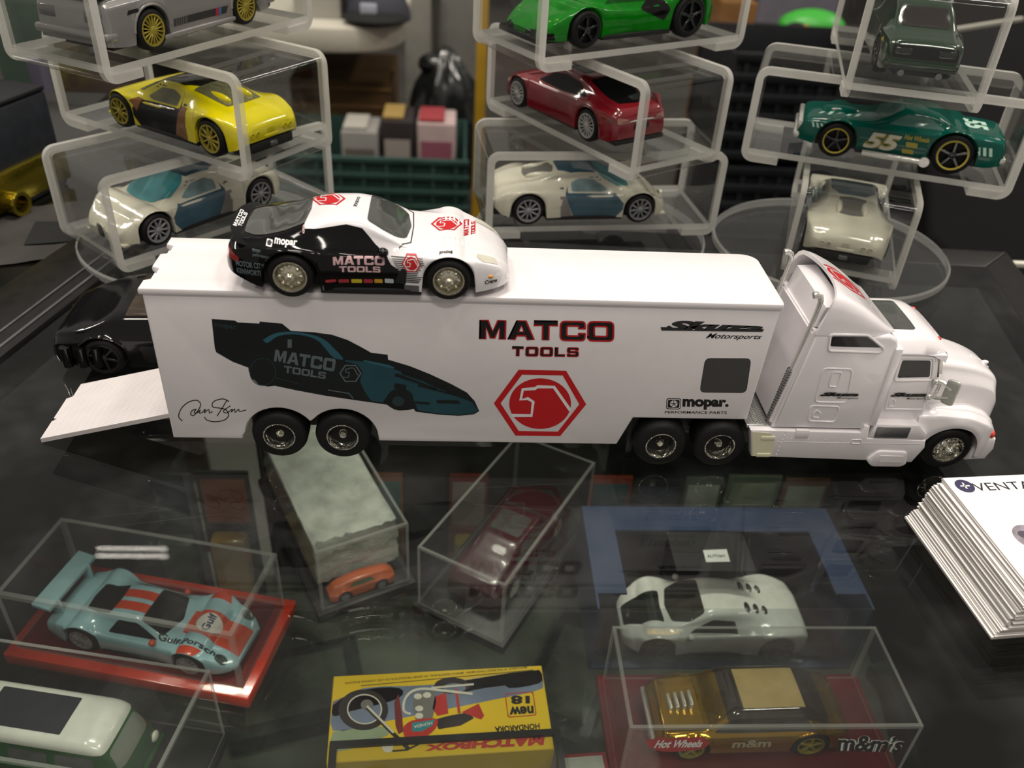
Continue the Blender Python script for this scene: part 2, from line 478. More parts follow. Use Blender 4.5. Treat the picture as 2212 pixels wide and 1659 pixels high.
def conform(name, m, bvh, U, V, D, eps, material, parent, step=1.0, flip=False):
    """wrap a 2-D mesh onto a curved body by projecting it along D"""
    bm = bmesh.new(); vs_ = [bm.verts.new((p[0], p[1], 0)) for p in m[0]]
    for f in m[1]:
        try: bm.faces.new([vs_[i] for i in f])
        except ValueError: pass
    bmesh.ops.remove_doubles(bm, verts=bm.verts[:], dist=1e-4)
    if not bm.verts: return None
    for ax in (0, 1):
        lo = min(v.co[ax] for v in bm.verts); hi = max(v.co[ax] for v in bm.verts)
        k = int((hi - lo) / step)
        for i in range(1, k + 1):
            q = lo + (hi - lo) * i / (k + 1); co = [0, 0, 0]; co[ax] = q; no = [0, 0, 0]; no[ax] = 1
            bmesh.ops.bisect_plane(bm, geom=bm.verts[:] + bm.edges[:] + bm.faces[:], plane_co=co, plane_no=no, dist=1e-5)
    U, V, D = Vector(U), Vector(V), Vector(D).normalized(); kill = []
    for v in bm.verts:
        o = U * v.co.x + V * v.co.y - D * 300
        h = bvh.ray_cast(o, D)
        if h[0] is None: kill.append(v); continue
        n = h[1] if h[1].dot(D) < 0 else -h[1]
        v.co = h[0] + n * eps
    bmesh.ops.delete(bm, geom=kill, context='VERTS')
    if flip:
        for v in bm.verts: v.co.y = -v.co.y
    for f in bm.faces:
        f.normal_update()
        dd = Vector((D.x, -D.y if flip else D.y, D.z))
        if f.normal.dot(dd) > 0: f.normal_flip()
    if not bm.faces: bm.free(); return None
    g = G(); g.bm(bm); return g.obj(name, material, parent, smooth=True, ang=60)


SIDE = ((1, 0, 0), (0, 0, 1), (0, 1, 0))        # seen from the car's right-hand side (-y)
LEFT = ((-1, 0, 0), (0, 0, 1), (0, -1, 0))      # seen from the left-hand side (+y); u = -x
TOP = ((1, 0, 0), (0, 1, 0), (0, 0, -1))
FRONT = ((0, 1, 0), (0, 0, 1), (-1, 0, 0))
REAR = ((0, -1, 0), (0, 0, 1), (1, 0, 0))


def hex_logo():
    """nut-shaped hexagon ring with a ratchet head in a disc; unit = half width"""
    h = 0.866
    ou = [(-1, 0), (-0.5, h), (0.5, h), (1, 0), (0.5, -h), (-0.5, -h)]; q = 0.86
    red = join2(ring2(ou, [(x * q, y * q) for x, y in ou]), poly2(ell(0, 0, 0.665, 0.665, 40)))
    pts = [(-0.60, -0.33), (-0.15, -0.31), (-0.11, 0.06), (-0.22, 0.12), (-0.42, 0.09), (-0.38, 0.36), (-0.12, 0.39), (-0.04, 0.46), (0.29, 0.45), (0.64, -0.16)]
    wht = stroke2(pts, 0.085)
    return red, wht


LOGO_R, LOGO_W = hex_logo()


def sc2(m, cx, cy, sx, sy=None, rot=0.0):
    sy = sx if sy is None else sy; c, s_ = math.cos(rot), math.sin(rot)
    return [[(cx + (u * sx) * c - (v * sy) * s_, cy + (u * sx) * s_ + (v * sy) * c) for u, v in m[0]], m[1]]


# ------------------------------------------------------------------ wheels and lofted car bodies
def pch(tab):
    x = np.array([p[0] for p in tab], float); y = np.array([p[1] for p in tab], float)
    if len(x) == 1: return lambda t: np.full_like(np.asarray(t, float), y[0])
    h = np.diff(x); d = np.diff(y) / h; mm = np.zeros(len(x)); mm[0] = d[0]; mm[-1] = d[-1]
    for i in range(1, len(x) - 1):
        mm[i] = 0 if d[i - 1] * d[i] <= 0 else 2 * d[i - 1] * d[i] / (d[i - 1] + d[i])

    def f(t):
        t = np.clip(np.asarray(t, float), x[0], x[-1]); i = np.clip(np.searchsorted(x, t) - 1, 0, len(h) - 1)
        s_ = (t - x[i]) / h[i]; s2 = s_ * s_; s3 = s2 * s_
        return (2 * s3 - 3 * s2 + 1) * y[i] + (s3 - 2 * s2 + s_) * h[i] * mm[i] + (-2 * s3 + 3 * s2) * y[i + 1] + (s3 - s2) * h[i] * mm[i + 1]
    return f


def wheel(parent, c, r, wd, side, rim, spokes=10, style='spoke', world=False, rr=0.68, hub=None):
    """tyre (part) with its rim (sub-part); side=-1 faces -y"""
    rr = max(rr, 0.75) if style == 'spoke' else rr
    x, y, z = c; g = G(); s_ = side; ri = r * rr
    b = min(0.18 * r, wd * 0.25)
    prof = [(ri * 0.98, 0.42 * wd * s_), (ri, 0.46 * wd * s_), (ri * 1.06, 0.5 * wd * s_), (r - b, 0.5 * wd * s_), (r - 0.3 * b, 0.42 * wd * s_), (r, 0.28 * wd * s_),
            (r, -0.28 * wd * s_), (r - 0.3 * b, -0.42 * wd * s_), (r - b, -0.5 * wd * s_), (ri, -0.5 * wd * s_), (0, -0.4 * wd * s_)]
    g.lathe(prof, c, 'y', 40)
    g.lathe([(0, 0.18 * wd * s_), (ri, 0.18 * wd * s_)], c, 'y', 24)
    t = g.obj('tyre', RUB, parent, world=world, ang=50)
    g = G(); o = 0.44 * wd * s_; i_ = 0.24 * wd * s_
    if style == 'dish':
        g.lathe([(ri * 0.99, o * 0.9), (ri * 1.03, o * 1.12), (ri * 0.95, o * 1.12), (ri * 0.88, o * 0.6), (ri * 0.82, -0.1 * wd * s_), (ri * 0.3, -0.16 * wd * s_), (ri * 0.27, o * 0.7), (ri * 0.2, o * 0.85), (0, o * 0.85)], c, 'y', 40)
        for k in range(8):
            a = 2 * math.pi * (k + 0.3) / 8; g.cyl((x + ri * 0.55 * math.cos(a), y, z + ri * 0.55 * math.sin(a)), 'y', ri * 0.09, *sorted((-0.14 * wd * s_, 0.05 * wd * s_)), n=8)
    elif style == 'holes':
        g.lathe([(ri * 0.99, o * 0.9), (ri * 1.03, o * 1.1), (ri * 0.93, o * 1.1), (ri * 0.86, o * 0.6), (ri * 0.8, o * 0.75), (ri * 0.38, o * 1.05), (ri * 0.32, o * 1.5), (ri * 0.2, o * 1.7), (0, o * 1.7)], c, 'y', 40)
        for k in range(spokes):
            a = 2 * math.pi * k / spokes; g.ball((x + ri * 0.66 * math.cos(a), y + o * 0.92, z + ri * 0.66 * math.sin(a)), ri * 0.13, wd * 0.07, ri * 0.13, n=8)
    else:
        g.lathe([(ri * 0.99, o * 0.92), (ri * 1.02, o * 1.12), (ri * 0.9, o * 1.12), (ri * 0.87, i_)], c, 'y', 40)
        g.lathe([(ri * 0.24, i_), (ri * 0.24, o * 1.1), (ri * 0.14, o * 1.2), (0, o * 1.2)], c, 'y', 16)
        for k in range(spokes):
            a = 2 * math.pi * (k + 0.25) / spokes; w0 = ri * (0.32 / spokes + 0.028)
            T = Matrix.Translation(c) @ Matrix.Rotation(-a, 4, 'Y')
            g.box(ri * 0.16, ri * 0.93, *sorted((i_, o * 1.08)), -w0, w0, bev=w0 * 0.3, seg=1, T=T)
    R_ = g.obj('rim', rim, t, ang=40)
    if hub: R_['label'] = hub
    return t


def loft(sp, nx=120):
    L = sp['L']; f = {k: pch(sp[k]) for k in ('zt', 'zs', 'w', 'wt', 'zb')}
    ts = set(np.linspace(0, 1, nx).round(5))
    arches = []
    for (t, r, ra) in sp['arch']:
        dx = ra / L; arches.append((t, ra, r))
        for q in np.cos(np.linspace(0, math.pi, 15)): ts.add(round(t + q * dx * 0.9999, 5))
    ts = np.array(sorted(q for q in ts if 0 <= q <= 1))
    V = []; rows = []
    e = sp.get('edge', 0.9)
    for t in ts:
        zt, zs, w, wt, zb = (float(f[k](t)) for k in ('zt', 'zs', 'w', 'wt', 'zb'))
        bot = zb
        for (ta, ra, r) in arches:
            dx = (t - ta) * L
            if abs(dx) < ra: bot = max(bot, r + math.sqrt(max(0, ra * ra - dx * dx)))
        zs_ = max(zs, bot + 0.6); zt = max(zt, bot + 0.8) if zt < bot + 0.8 else zt
        h = zs_ - bot
        wt = min(wt, 0.92 * w)
        pts = [(0.985 * w, bot), (w * 1.0, bot + 0.35 * h), (w * 0.985, bot + 0.72 * h), (w * (0.5 + e / 2), bot + 0.93 * h), (w * e, zs_),
               (wt + 0.45 * (w * e - 0.04 * w - wt), zs_ + (zt - zs_) * 0.5), (wt + 0.06 * (w - wt), zt - 0.16 * abs(zt - zs_)), (wt * 0.82, zt - 0.01 * abs(zt - zs_)), (wt * 0.4, zt + 0.12), (0, zt + 0.18)]
        half = [(0.8 * w, bot)] + smooth2(pts, 3)
        ring = [(-y, z) for y, z in half] + [(y, z) for y, z in half[-2::-1]]
        rows.append(len(V)); x = (t - 0.5) * L
        V += [(x, y, z) for y, z in ring]
    n = len(ring); F = []
    for a, b in zip(rows[:-1], rows[1:]):
        for k in range(n - 1): F.append((a + k, b + k, b + k + 1, a + k + 1))
    F.append(tuple(rows[0] + k for k in range(n))); F.append(tuple(rows[-1] + k for k in range(n))[::-1])
    g = G(); g.add(V, F); return g, f


def two_tone(g, poly, L):
    """cut the body along a side-view outline; faces inside get material 1"""
    P = [((t - 0.5) * L, z) for t, z in poly]
    bm = bmesh.new(); vv = [bm.verts.new(v) for v in g.V]
    for f_ in g.F: bm.faces.new([vv[i] for i in f_])
    N = len(P)
    for i in range(N):
        a, b = P[i], P[(i + 1) % N]; d = (b[0] - a[0], b[1] - a[1])
        lo = (min(a[0], b[0]) - 1.5, min(a[1], b[1]) - 1.5); hi = (max(a[0], b[0]) + 1.5, max(a[1], b[1]) + 1.5)
        fs = [f_ for f_ in bm.faces if all(lo[0] < v.co.x < hi[0] and lo[1] < v.co.z < hi[1] for v in f_.verts)]
        if not fs: continue
        ge = set(fs)
        for f_ in fs: ge.update(f_.edges); ge.update(f_.verts)
        bmesh.ops.bisect_plane(bm, geom=list(ge), plane_co=(a[0], 0, a[1]), plane_no=(-d[1], 0, d[0]), dist=1e-5)
    def inside(x, z):
        c = False; j = N - 1
        for i in range(N):
            xi, zi = P[i]; xj, zj = P[j]
            if (zi > z) != (zj > z) and x < (xj - xi) * (z - zi) / (zj - zi) + xi: c = not c
            j = i
        return c
    bm.verts.index_update(); q = G()
    q.V = [tuple(v.co) for v in bm.verts]
    for f_ in bm.faces:
        c = f_.calc_center_median(); q.F.append(tuple(v.index for v in f_.verts)); q.M.append(1 if inside(c.x, c.z) else 0)
    bm.free(); return q


def car(name, label, sp, paint, loc, yaw, wheels, rim, spokes=10, style='spoke', chassis=None, cat='toy car', track=None, group=None):
    root = thing(name, label, cat, loc, yaw, group); L = sp['L']
    sp.setdefault('arch', [(wheels['tr'], wheels['rr'], wheels['rr'] + 0.9), (wheels['tf'], wheels['rf'], wheels['rf'] + 0.9)])
    g, f = loft(sp); bv = g.bvh()
    if 'tone' in sp: g = two_tone(g, sp['tone'][0], L)
    body = g.obj('body', [paint, sp['tone'][1]] if 'tone' in sp else paint, root, ang=42)
    wmax = max(p[1] for p in sp['w']); ww = wheels.get('wd', 5.0); tr = track or (wmax - ww / 2 - 0.15)
    ch = G(); zb = float(f['zb'](0.5)); x0, x1 = (0.06 - 0.5) * L, (0.90 - 0.5) * L
    w0 = tr - ww / 2 - 0.3
    ch.box(x0, x1, -w0, w0, max(1.0, zb - 1.6), min(float(f['zs'](0.9)) - 2.0, float(f['zs'](0.5)) - 1.0, 10), 0.4)
    xa, xb = (wheels['tr'] - 0.5) * L + wheels['rr'] + 1.2, (wheels['tf'] - 0.5) * L - wheels['rf'] - 1.2
    ch.box(xa, xb, -wmax * 0.93, wmax * 0.93, max(0.8, zb - 1.1), zb + 0.6, 0.3)
    ch.obj('chassis', chassis or BLK2, root)
    for t, r in ((wheels['tr'], wheels['rr']), (wheels['tf'], wheels['rf'])):
        for s_ in (-1, 1): wheel(root, ((t - 0.5) * L, s_ * tr, r), r, ww, s_, rim, spokes, style)
    return root, bv, f, L


def side_patch(C, name, pts, material, eps=0.1, r=0.8, both=True, step=1.0):
    root, bv, f, L = C
    m = poly2(rpoly([((t - 0.5) * L, z) for t, z in pts], r)) if not (len(pts) == 2 and isinstance(pts[1], list)) else pts
    o = conform(name, m, bv, *SIDE, eps, material, root, step)
    if both: conform(name, m, bv, *SIDE, eps, material, root, step, flip=True)
    return o


def top_patch(C, name, pts, material, eps=0.1, r=1.0, step=1.0, mirror=True):
    root, bv, f, L = C
    P = [((t - 0.5) * L, y) for t, y in pts]
    if mirror: P = P + [(x, -y) for x, y in P[::-1] if abs(y) > 1e-6]
    return conform(name, poly2(rpoly(P, r)), bv, *TOP, eps, material, root, step)


def side_text(C, body, t0, z0, t1, z1, material, eps=0.2, bold=0.03, shear=0.0, left=False, name='lettering'):
    root, bv, f, L = C
    m = fit2(text2(body, bold, shear), (t0 - 0.5) * L, z0, (t1 - 0.5) * L, z1)
    if left: m = fit2(text2(body, bold, shear), -(t1 - 0.5) * L, z0, -(t0 - 0.5) * L, z1)
    return conform(name, m, bv, *(LEFT if left else SIDE), eps, material, root, 1.5)


def to_world(root, p):
    a = root.rotation_euler.z; x, y = p; return (root.location.x / S + x * math.cos(a) - y * math.sin(a), root.location.y / S + x * math.sin(a) + y * math.cos(a))


# ------------------------------------------------------------------ the setting: hall floor, far wall, glass counter
HALL = mat('hall_floor_concrete', '3a3733', 0.7, var=0.25, scale=3)
WALL = mat('far_wall_paint', '2e2b29', 0.8, var=0.2, scale=2)
FRAME = mat('black_counter_frame', '171615', 0.35, var=0.2, bump=0.1)
CABIN = mat('cabinet_black_board', '10100f', 0.6, var=0.3, scale=30)
FZ = -900.0
g = G(); g.box(-5000, 5000, -2500, 5200, FZ - 20, FZ); structure(g.obj('floor', HALL, smooth=False))
g = G(); g.box(-5000, 5000, 5200, 5260, FZ, 1600); structure(g.obj('wall_back', WALL, smooth=False))

counter = thing('display_counter', 'black framed glass display counter that the toy truck stands on', 'display counter', (95, 20, FZ))
# glass top: corner positions read off the frame where it meets the glass
TL, TRi, BR, BL = (-46, 166), (331, 146), (272, -140), (-118, -140)
g = G(); g.prism([BL, BR, TRi, TL], 'xy', -6, 0, 0.0); top = g.obj('glass_top', GLASS, counter, smooth=False, world=True)
top['label'] = 'scratched clear glass top'


def frame_bar(a, b, c, d, z0, z1, name='frame_bar', m=FRAME, bev=0.8):
    g = G(); g.prism([a, b, c, d], 'xy', z0, z1, bev); return g.obj(name, m, counter, world=True)


frame_bar((-42, 166), (331, 146), (350, 163), (-30, 185), -16, 0)                 # back bar
frame_bar((331, 146), (272, -140), (291, -140), (350, 163), -16, 0)               # right bar
LBAR = frame_bar((-46, 166), (-118, -140), (-156, -140), (-74, 180), -16, 1.5)     # left bar
LBAR['label'] = 'black left bar of the counter frame with silver inlay'
for off, wd in ((3.0, 1.2), (9.5, 1.0)):
    g = G(); a, b = np.array((-47.0, 164.0)), np.array((-118.0, -138.0)); n = np.array((-0.973, 0.229))
    g.prism([tuple(a + n * off), tuple(b + n * off), tuple(b + n * (off + wd)), tuple(a + n * (off + wd))], 'xy', 1.3, 1.9)
    g.obj('inlay_strip', GREYM, LBAR)
# cabinet walls under the frame
g = G(); g.prism([(-30, 185), (350, 163), (350, 168), (-30, 190)], 'xy', -420, -16); g.obj('back_board', CABIN, counter, world=True)
g = G(); g.prism([(346, 163), (287, -140), (291, -140), (350, 163)], 'xy', -420, -16); g.obj('side_board', CABIN, counter, world=True)
g = G(); g.prism([(-152, -140), (-70, 180), (-74, 180), (-156, -140)], 'xy', -420, -16); g.obj('side_board', CABIN, counter, world=True)
g = G(); g.box(-160, 352, -145, 190, -425, -420); g.obj('floor_board', CABIN, counter, world=True)
g = G(); g.box(-160, 352, -145, 190, FZ, -425); g.obj('plinth', CABIN, counter, world=True)
SZ = -130.0
g = G(); g.prism([(-112, -140), (250, -140), (296, 165), (-62, 168)], 'xy', SZ - 5, SZ - 0.05); o = g.obj('glass_shelf', SHELF, counter, world=True)
LOWZ = -235.0
g = G(); g.prism([(-145, -140), (283, -140), (338, 155), (-70, 170)], 'xy', LOWZ - 5, LOWZ); o = g.obj('lower_shelf', mat('lower_shelf_board', '53554b', 0.5, var=0.2, scale=20), counter, world=True)

# ------------------------------------------------------------------ the trailer
TL_, TW, TH = 175.0, 30.7, 58.2
YN, YF = 0.0, TW
trailer = thing('toy_trailer', 'long white toy trailer with a dark drag car and red hexagon printed on it', 'toy trailer', (90, 15.3, 0))


def arc(cx, cz, r, a0, a1, n=12): return [(cx + r * math.cos(math.radians(a0 + (a1 - a0) * i / n)), cz + r * math.sin(math.radians(a0 + (a1 - a0) * i / n))) for i in range(n + 1)]


prof = [(0, 7.0), (20.6, 7.0), (20.9, 8.5)] + arc(32.2, 8.2, 10.6, 172, 35, 14) + [(41.2, 13.9)] + arc(50.6, 8.2, 10.6, 142, 2, 14) + [(61.4, 7.0), (134.6, 7.0), (138.4, 17.4), (173.6, 17.4), (175.2, 56.3), (0, 56.3)]
g = G(); g.prism(prof, 'xz', YN, YF, 0.7, 2); tbody = g.obj('trailer_body', WHITE, trailer, world=True, ang=30)
# roof lid with rounded front corners and stepped rear edge
rf = [(-0.6, -0.5), (173.0, -0.5)] + [(175.9 - 0.8 + 0.8 * math.sin(a), -0.5 + 2.3 - 2.3 * math.cos(a)) for a in np.linspace(0.2, 1.57, 5)] + \
     [(175.9, 26.5)] + [(175.9 - 5 + 5 * math.cos(a), 26.4 + 4.8 * math.sin(a)) for a in np.linspace(0.2, 1.57, 6)] + [(-0.6, 31.2), (-0.6, 26.5), (1.6, 25.5), (1.6, 21.0), (-0.6, 20.2), (-0.6, 12.4), (1.6, 11.4), (1.6, 5.6), (-0.6, 4.4)]
g = G(); g.prism(rf, 'xy', 56.2, TH, 0.55, 2); g.obj('roof', WHITE, trailer, world=True, ang=30)
# seam strip under the lid, in the trailer's white
g = G(); g.box(1, 174.6, -0.12, TW + 0.1, 55.95, 56.25); g.obj('seam', WHITE, trailer, world=True)
# landing leg, running gear
for yl in (3.5, 25.5):
    g = G(); g.prism([(138.2, 18), (141.5, 18), (140.2, 1.2), (138.6, 1.2)], 'xz', yl, yl + 1.5, 0.2); g.obj('landing_leg', BLK2, trailer, world=True)
g = G(); g.box(26, 57, 8.5, 22.2, 6.0, 14, 0.5); g.obj('axle_block', BLK2, trailer, world=True)
for wx in (31.6, 50.5):
    for yy, s_ in ((4.0, -1), (26.7, 1)):
        wheel(trailer, (wx, yy, 8.35), 8.35, 8.6, s_, CHRW, style='dish', world=True, rr=0.56)
# tail ramp folded down onto the glass
pA, pB = AZ(90, 956, 0.3), AZ(166, 838, 0.3)
hx, hz = -0.2, 17.5
a0 = np.array([pA[0], pA[1], 0.3]); a1 = np.array([pB[0], pB[1], 0.3]); b0 = np.array([hx, 1.2, 13.8]); b1 = np.array([hx, 29.4, 13.8])
RAMP = mat('ramp_white', 'd8d1d1', 0.5, var=0.03)
_nt = RAMP.node_tree; _w = _nt.nodes.new('ShaderNodeTexWave'); _w.inputs['Scale'].default_value = 330; _w.bands_direction = 'Y'; _b = _nt.nodes.new('ShaderNodeBump'); _b.inputs['Strength'].default_value = 0.4; _b.inputs['Distance'].default_value = 0.0003
_tc = [n for n in _nt.nodes if n.type == 'TEX_COORD'][0]
_nt.links.new(_tc.outputs['Object'], _w.inputs['Vector']); _nt.links.new(_w.outputs['Fac'], _b.inputs['Height']); _nt.links.new(_b.outputs['Normal'], _nt.nodes['Principled BSDF'].inputs['Normal'])
g = G(); V = [];
edge = [(0, 0.0), (0.0, 0.30), (0.035, 0.33), (0.0, 0.36), (0.0, 0.72), (0.05, 0.74), (0.05, 0.98)]
outl = [a0 + (b0 - a0) * u + (a1 - a0) * v * (1 - u) + (b1 - b0) * v * u for u, v in edge] + [b1, b0]
up_ = np.array([0, 0, 1.5]); n = len(outl); V = [tuple(p) for p in outl] + [tuple(p + up_) for p in outl]
fl = tessellate_polygon([[Vector((p[0], p[1], 0)) for p in outl]])
g.add(V, [tuple(t) for t in fl] + [tuple(i + n for i in t) for t in fl] + [(i, (i + 1) % n, n + (i + 1) % n, n + i) for i in range(n)])
bm = bmesh.new(); vv = [bm.verts.new(v) for v in g.V]
for f_ in g.F: bm.faces.new([vv[i] for i in f_])
bmesh.ops.recalc_face_normals(bm, faces=bm.faces[:]); g = G(); g.bm(bm)
ramp = g.obj('ramp', RAMP, trailer, world=True, smooth=False); ramp['label'] = 'white grooved tail ramp let down at the back of the trailer'

# --- printing on the trailer's near side (photo pixels carried onto the side plane y = 0)
EP = -0.06


def TPm(m, k=1.0):      # pixel mesh -> (x, z) on the side
    out = []
    for u, v in m[0]:
        p = AY(u, v, 0.0); out.append((p[0], p[2]))
    return [out, m[1]]


def side_print(name, m, material, parent=trailer, lay=0, label=None):
    e = EP - 0.03 * lay
    o = flat(name, TPm(m), lambda u, v: (u, e, v), material, parent, world=True)
    if label: o['label'] = label
    return o


def crop(pts, ox, oy, sc): return [(ox + x / sc, oy + y / sc) for x, y in pts]


TEAL = mat('print_teal', '1d4752', 0.4, var=0.2, scale=60); TEALL = mat('print_light_teal', '2d6070', 0.4, var=0.15, scale=60); NAVY = mat('print_black_green', '0a1214', 0.4, var=0.2, scale=80); FADE = mat('print_faded_grey', '5d6a70', 0.5, var=0.1); DIMG = mat('print_dim_grey', '1d3238', 0.5)
fc = lambda pts: crop(pts, 430, 660, 3.3015)
car_out = [(90, 95), (255, 106), (275, 119), (430, 128), (433, 113), (592, 128), (655, 180), (820, 190), (950, 208), (1060, 245), (1150, 292), (1228, 336), (1345, 350), (1348, 385), (1500, 430), (1650, 490), (1800, 560), (1910, 620), (1965, 680), (1998, 752), (1960, 775), (1850, 786), (1700, 776), (1545, 756), (1530, 735), (1490, 745), (1430, 748), (1370, 728), (1340, 706), (1100, 672), (900, 642), (700, 605), (540, 571), (490, 577), (430, 563), (380, 520), (355, 470), (352, 442), (240, 400), (122, 332), (112, 300)]
side_print('printed_drag_car', poly2(fc(car_out)), NAVY, label='dark drag car printed on the trailer side')
side_print('printed_panel', poly2(fc([(1035, 385), (1130, 395), (1230, 402), (1400, 455), (1560, 520), (1700, 590), (1850, 650), (1950, 690), (1990, 748), (1950, 770), (1840, 778), (1700, 768), (1560, 745), (1540, 690), (1500, 630), (1430, 602), (1350, 630), (1310, 690), (1230, 680), (1180, 610), (1150, 540), (1165, 470), (1130, 420), (1050, 400)])), TEAL, lay=1)
side_print('printed_panel', poly2(fc(smooth2([(455, 245), (520, 205), (600, 186), (700, 188), (820, 210), (900, 245), (960, 300), (1030, 380), (960, 370), (900, 305), (850, 250), (760, 215), (660, 204), (560, 218), (490, 265), (455, 245)], 3)[:-1])), TEALL, lay=2)
side_print('printed_panel', poly2(fc([(1170, 385), (1350, 420), (1395, 440), (1380, 450), (1300, 430), (1180, 400)])), TEALL, lay=2)
side_print('printed_panel', poly2(fc([(1690, 672), (1850, 676), (1865, 700), (1700, 695)])), NAVY, lay=2)
side_print('printed_panel', poly2(fc([(1540, 680), (1650, 690), (1640, 706), (1545, 700)])), NAVY, lay=2)
side_print('printed_panel', poly2(fc([(1395, 552), (1480, 565), (1475, 600), (1390, 590)])), NAVY, lay=2)
side_print('printed_panel', poly2(fc([(1040, 260), (1200, 330), (1230, 372), (1100, 375), (1010, 335), (960, 280), (945, 220)])), NAVY, lay=2)
for pp in ([(1405, 480), (1700, 590), (1690, 600), (1390, 500)], [(1450, 470), (1760, 580), (1750, 590), (1440, 486)], [(1560, 560), (1850, 640), (1845, 648), (1560, 575)]):
    side_print('printed_panel', poly2(fc(pp)), NAVY, lay=2)
side_print('printed_wheel', poly2(fc(ell(1435, 668, 95, 78))), NAVY, lay=3)
side_print('printed_wheel', poly2(fc(ell(1420, 680, 42, 36))), DIMG, lay=4)
side_print('printed_wheel', ring2(fc(ell(455, 470, 95, 100)), fc(ell(455, 470, 88, 93))), DIMG, lay=3)
side_print('lettering', quad2(block2('MATCO')[0], *fc([(533, 395), (965, 470), (978, 380), (545, 312)])), FADE, lay=3)
side_print('lettering', quad2(block2('TOOLS')[0], *fc([(605, 475), (900, 522), (908, 475), (608, 425)])), FADE, lay=3)
side_print('lettering', quad2(text2('mopar', 0.03), *fc([(110, 160), (265, 180), (268, 142), (112, 122)])), DIMG, lay=3)
side_print('lettering', quad2(text2('I', 0.04), *fc([(632, 300), (662, 300), (662, 240), (632, 238)])), FADE, lay=3)
side_print('logo', map2(ring2(ell(1, 1, 1, 1, 6), ell(1, 1, 0.86, 0.86, 6)), lambda u, v: (430 + (1000 + 80 * u) / 3.3015, 660 + (412 + 70 * v) / 3.3015)), FADE, lay=3)
side_print('logo', map2(LOGO_W, lambda u, v: (430 + (1080 + 85 * u) / 3.3015, 660 + (482 - 85 * v) / 3.3015)), FADE, lay=3)
side_print('printed_line', stroke2(fc([(920, 600), (1070, 625), (1100, 660)]), 2.2), FADE, lay=3)
for k in range(5): side_print('printed_line', stroke2(fc([(545 + k * 34, 512 + k * 9), (570 + k * 34, 517 + k * 9)]), 2.2), DIMG, lay=3)
# signature
sg = lambda pts: crop(pts, 60, 500, 3.16)
for st, w_ in (([(1056, 1293), (1030, 1262), (1050, 1205), (1100, 1163), (1155, 1152), (1180, 1180), (1160, 1225), (1130, 1256), (1112, 1245), (1122, 1222), (1150, 1212)], 2.0),
               ([(1150, 1213), (1135, 1235), (1155, 1238), (1178, 1218), (1170, 1238), (1190, 1235), (1212, 1212), (1205, 1238), (1222, 1222), (1238, 1216), (1240, 1238), (1262, 1228)], 1.8),
               ([(1375, 1160), (1330, 1142), (1270, 1160), (1262, 1195), (1310, 1205), (1350, 1215), (1372, 1250), (1345, 1285), (1280, 1298), (1225, 1288), (1206, 1265)], 2.0),
               ([(1362, 1148), (1330, 1200), (1292, 1260)], 2.0), ([(1385, 1188), (1335, 1225), (1360, 1238), (1395, 1212), (1390, 1232), (1412, 1210), (1416, 1234), (1440, 1212), (1446, 1228), (1492, 1217)], 1.8)):
    side_print('signature', stroke2(smooth2(sg(st), 5), w_), INK, lay=0)
# maker's name in black with a red outline, and the big red hexagon
mt = lambda pts: crop(pts, 1000, 660, 3.072)
for body_, q_ in (('MATCO', [(112, 220), (998, 236), (1000, 109), (115, 96)]), ('TOOLS', [(325, 334), (766, 339), (768, 279), (327, 271)])):
    fl_, ky_ = block2(body_, 0.14 if body_ == 'MATCO' else 0.22)
    side_print('lettering', quad2(fl_, *mt(q_)), INK, lay=0); side_print('lettering', quad2(ky_, *mt(q_)), RED, lay=1)
hexo = [(205, 648), (370, 425), (685, 432), (818, 655), (645, 866), (348, 862)]; hexi = [(250, 648), (392, 458), (662, 463), (772, 655), (630, 836), (370, 832)]
side_print('hexagon_logo', join2(ring2(mt(hexo), mt(hexi)), poly2(mt(ell(512, 650, 205, 168, 48)))), RED, lay=0, label='large red hexagon logo')
side_print('hexagon_logo', stroke2(mt([(322, 728), (455, 729), (466, 638), (430, 616), (383, 624), (397, 556), (478, 550), (496, 538), (604, 540), (712, 694)]), 21 / 3.072), WHITE, lay=1)
# team lettering, window, parts-maker lettering
side_print('lettering', quad2(text2('Skuza', 0.07, 0.35), *mt([(1325, 168), (2000, 174), (1998, 122), (1350, 95)])), INKG)
side_print('lettering', poly2(mt([(1312, 142), (1420, 146), (1500, 160), (1600, 162), (2000, 160), (1985, 174), (1318, 165)])), INKG, lay=1)
side_print('lettering', quad2(text2('Motorsports', 0.015, 0.35), *mt([(1605, 228), (1975, 232), (1990, 192), (1625, 182)])), INK)
win = rpoly([(1608, 348), (1914, 350), (1880, 580), (1570, 576)], 36)
side_print('window', ring2(mt(win), mt([(1742 + (x - 1742) * 0.975, 464 + (y - 464) * 0.975) for x, y in win])), INK)
side_print('window', poly2(mt([(1742 + (x - 1742) * 0.975, 464 + (y - 464) * 0.975) for x, y in win])), mat('grey_window_print', '434241', 0.5, var=0.05))
side_print('lettering', quad2(text2('mopar.', 0.05), *mt([(1455, 692), (1762, 690), (1765, 625), (1458, 618)])), INK)
side_print('lettering', quad2(text2('PERFORMANCE PARTS', 0.012), *mt([(1338, 715), (1750, 720), (1752, 702), (1342, 698)])), INK)
side_print('logo', poly2(mt(rpoly([(1352, 614), (1448, 616), (1444, 688), (1348, 686)], 14))), INK)
side_print('logo', ring2(mt(rpoly([(1357, 619), (1443, 621), (1439, 683), (1353, 681)], 12)), mt(rpoly([(1361, 623), (1439, 625), (1435, 679), (1357, 677)], 11))), WHITE, lay=1)
side_print('logo', poly2(mt([(1399 + 30 * math.cos(a), 651 + 26 * math.sin(a)) for a in np.linspace(-1.57, 4.71, 6)[:-1]])), WHITE, lay=1)
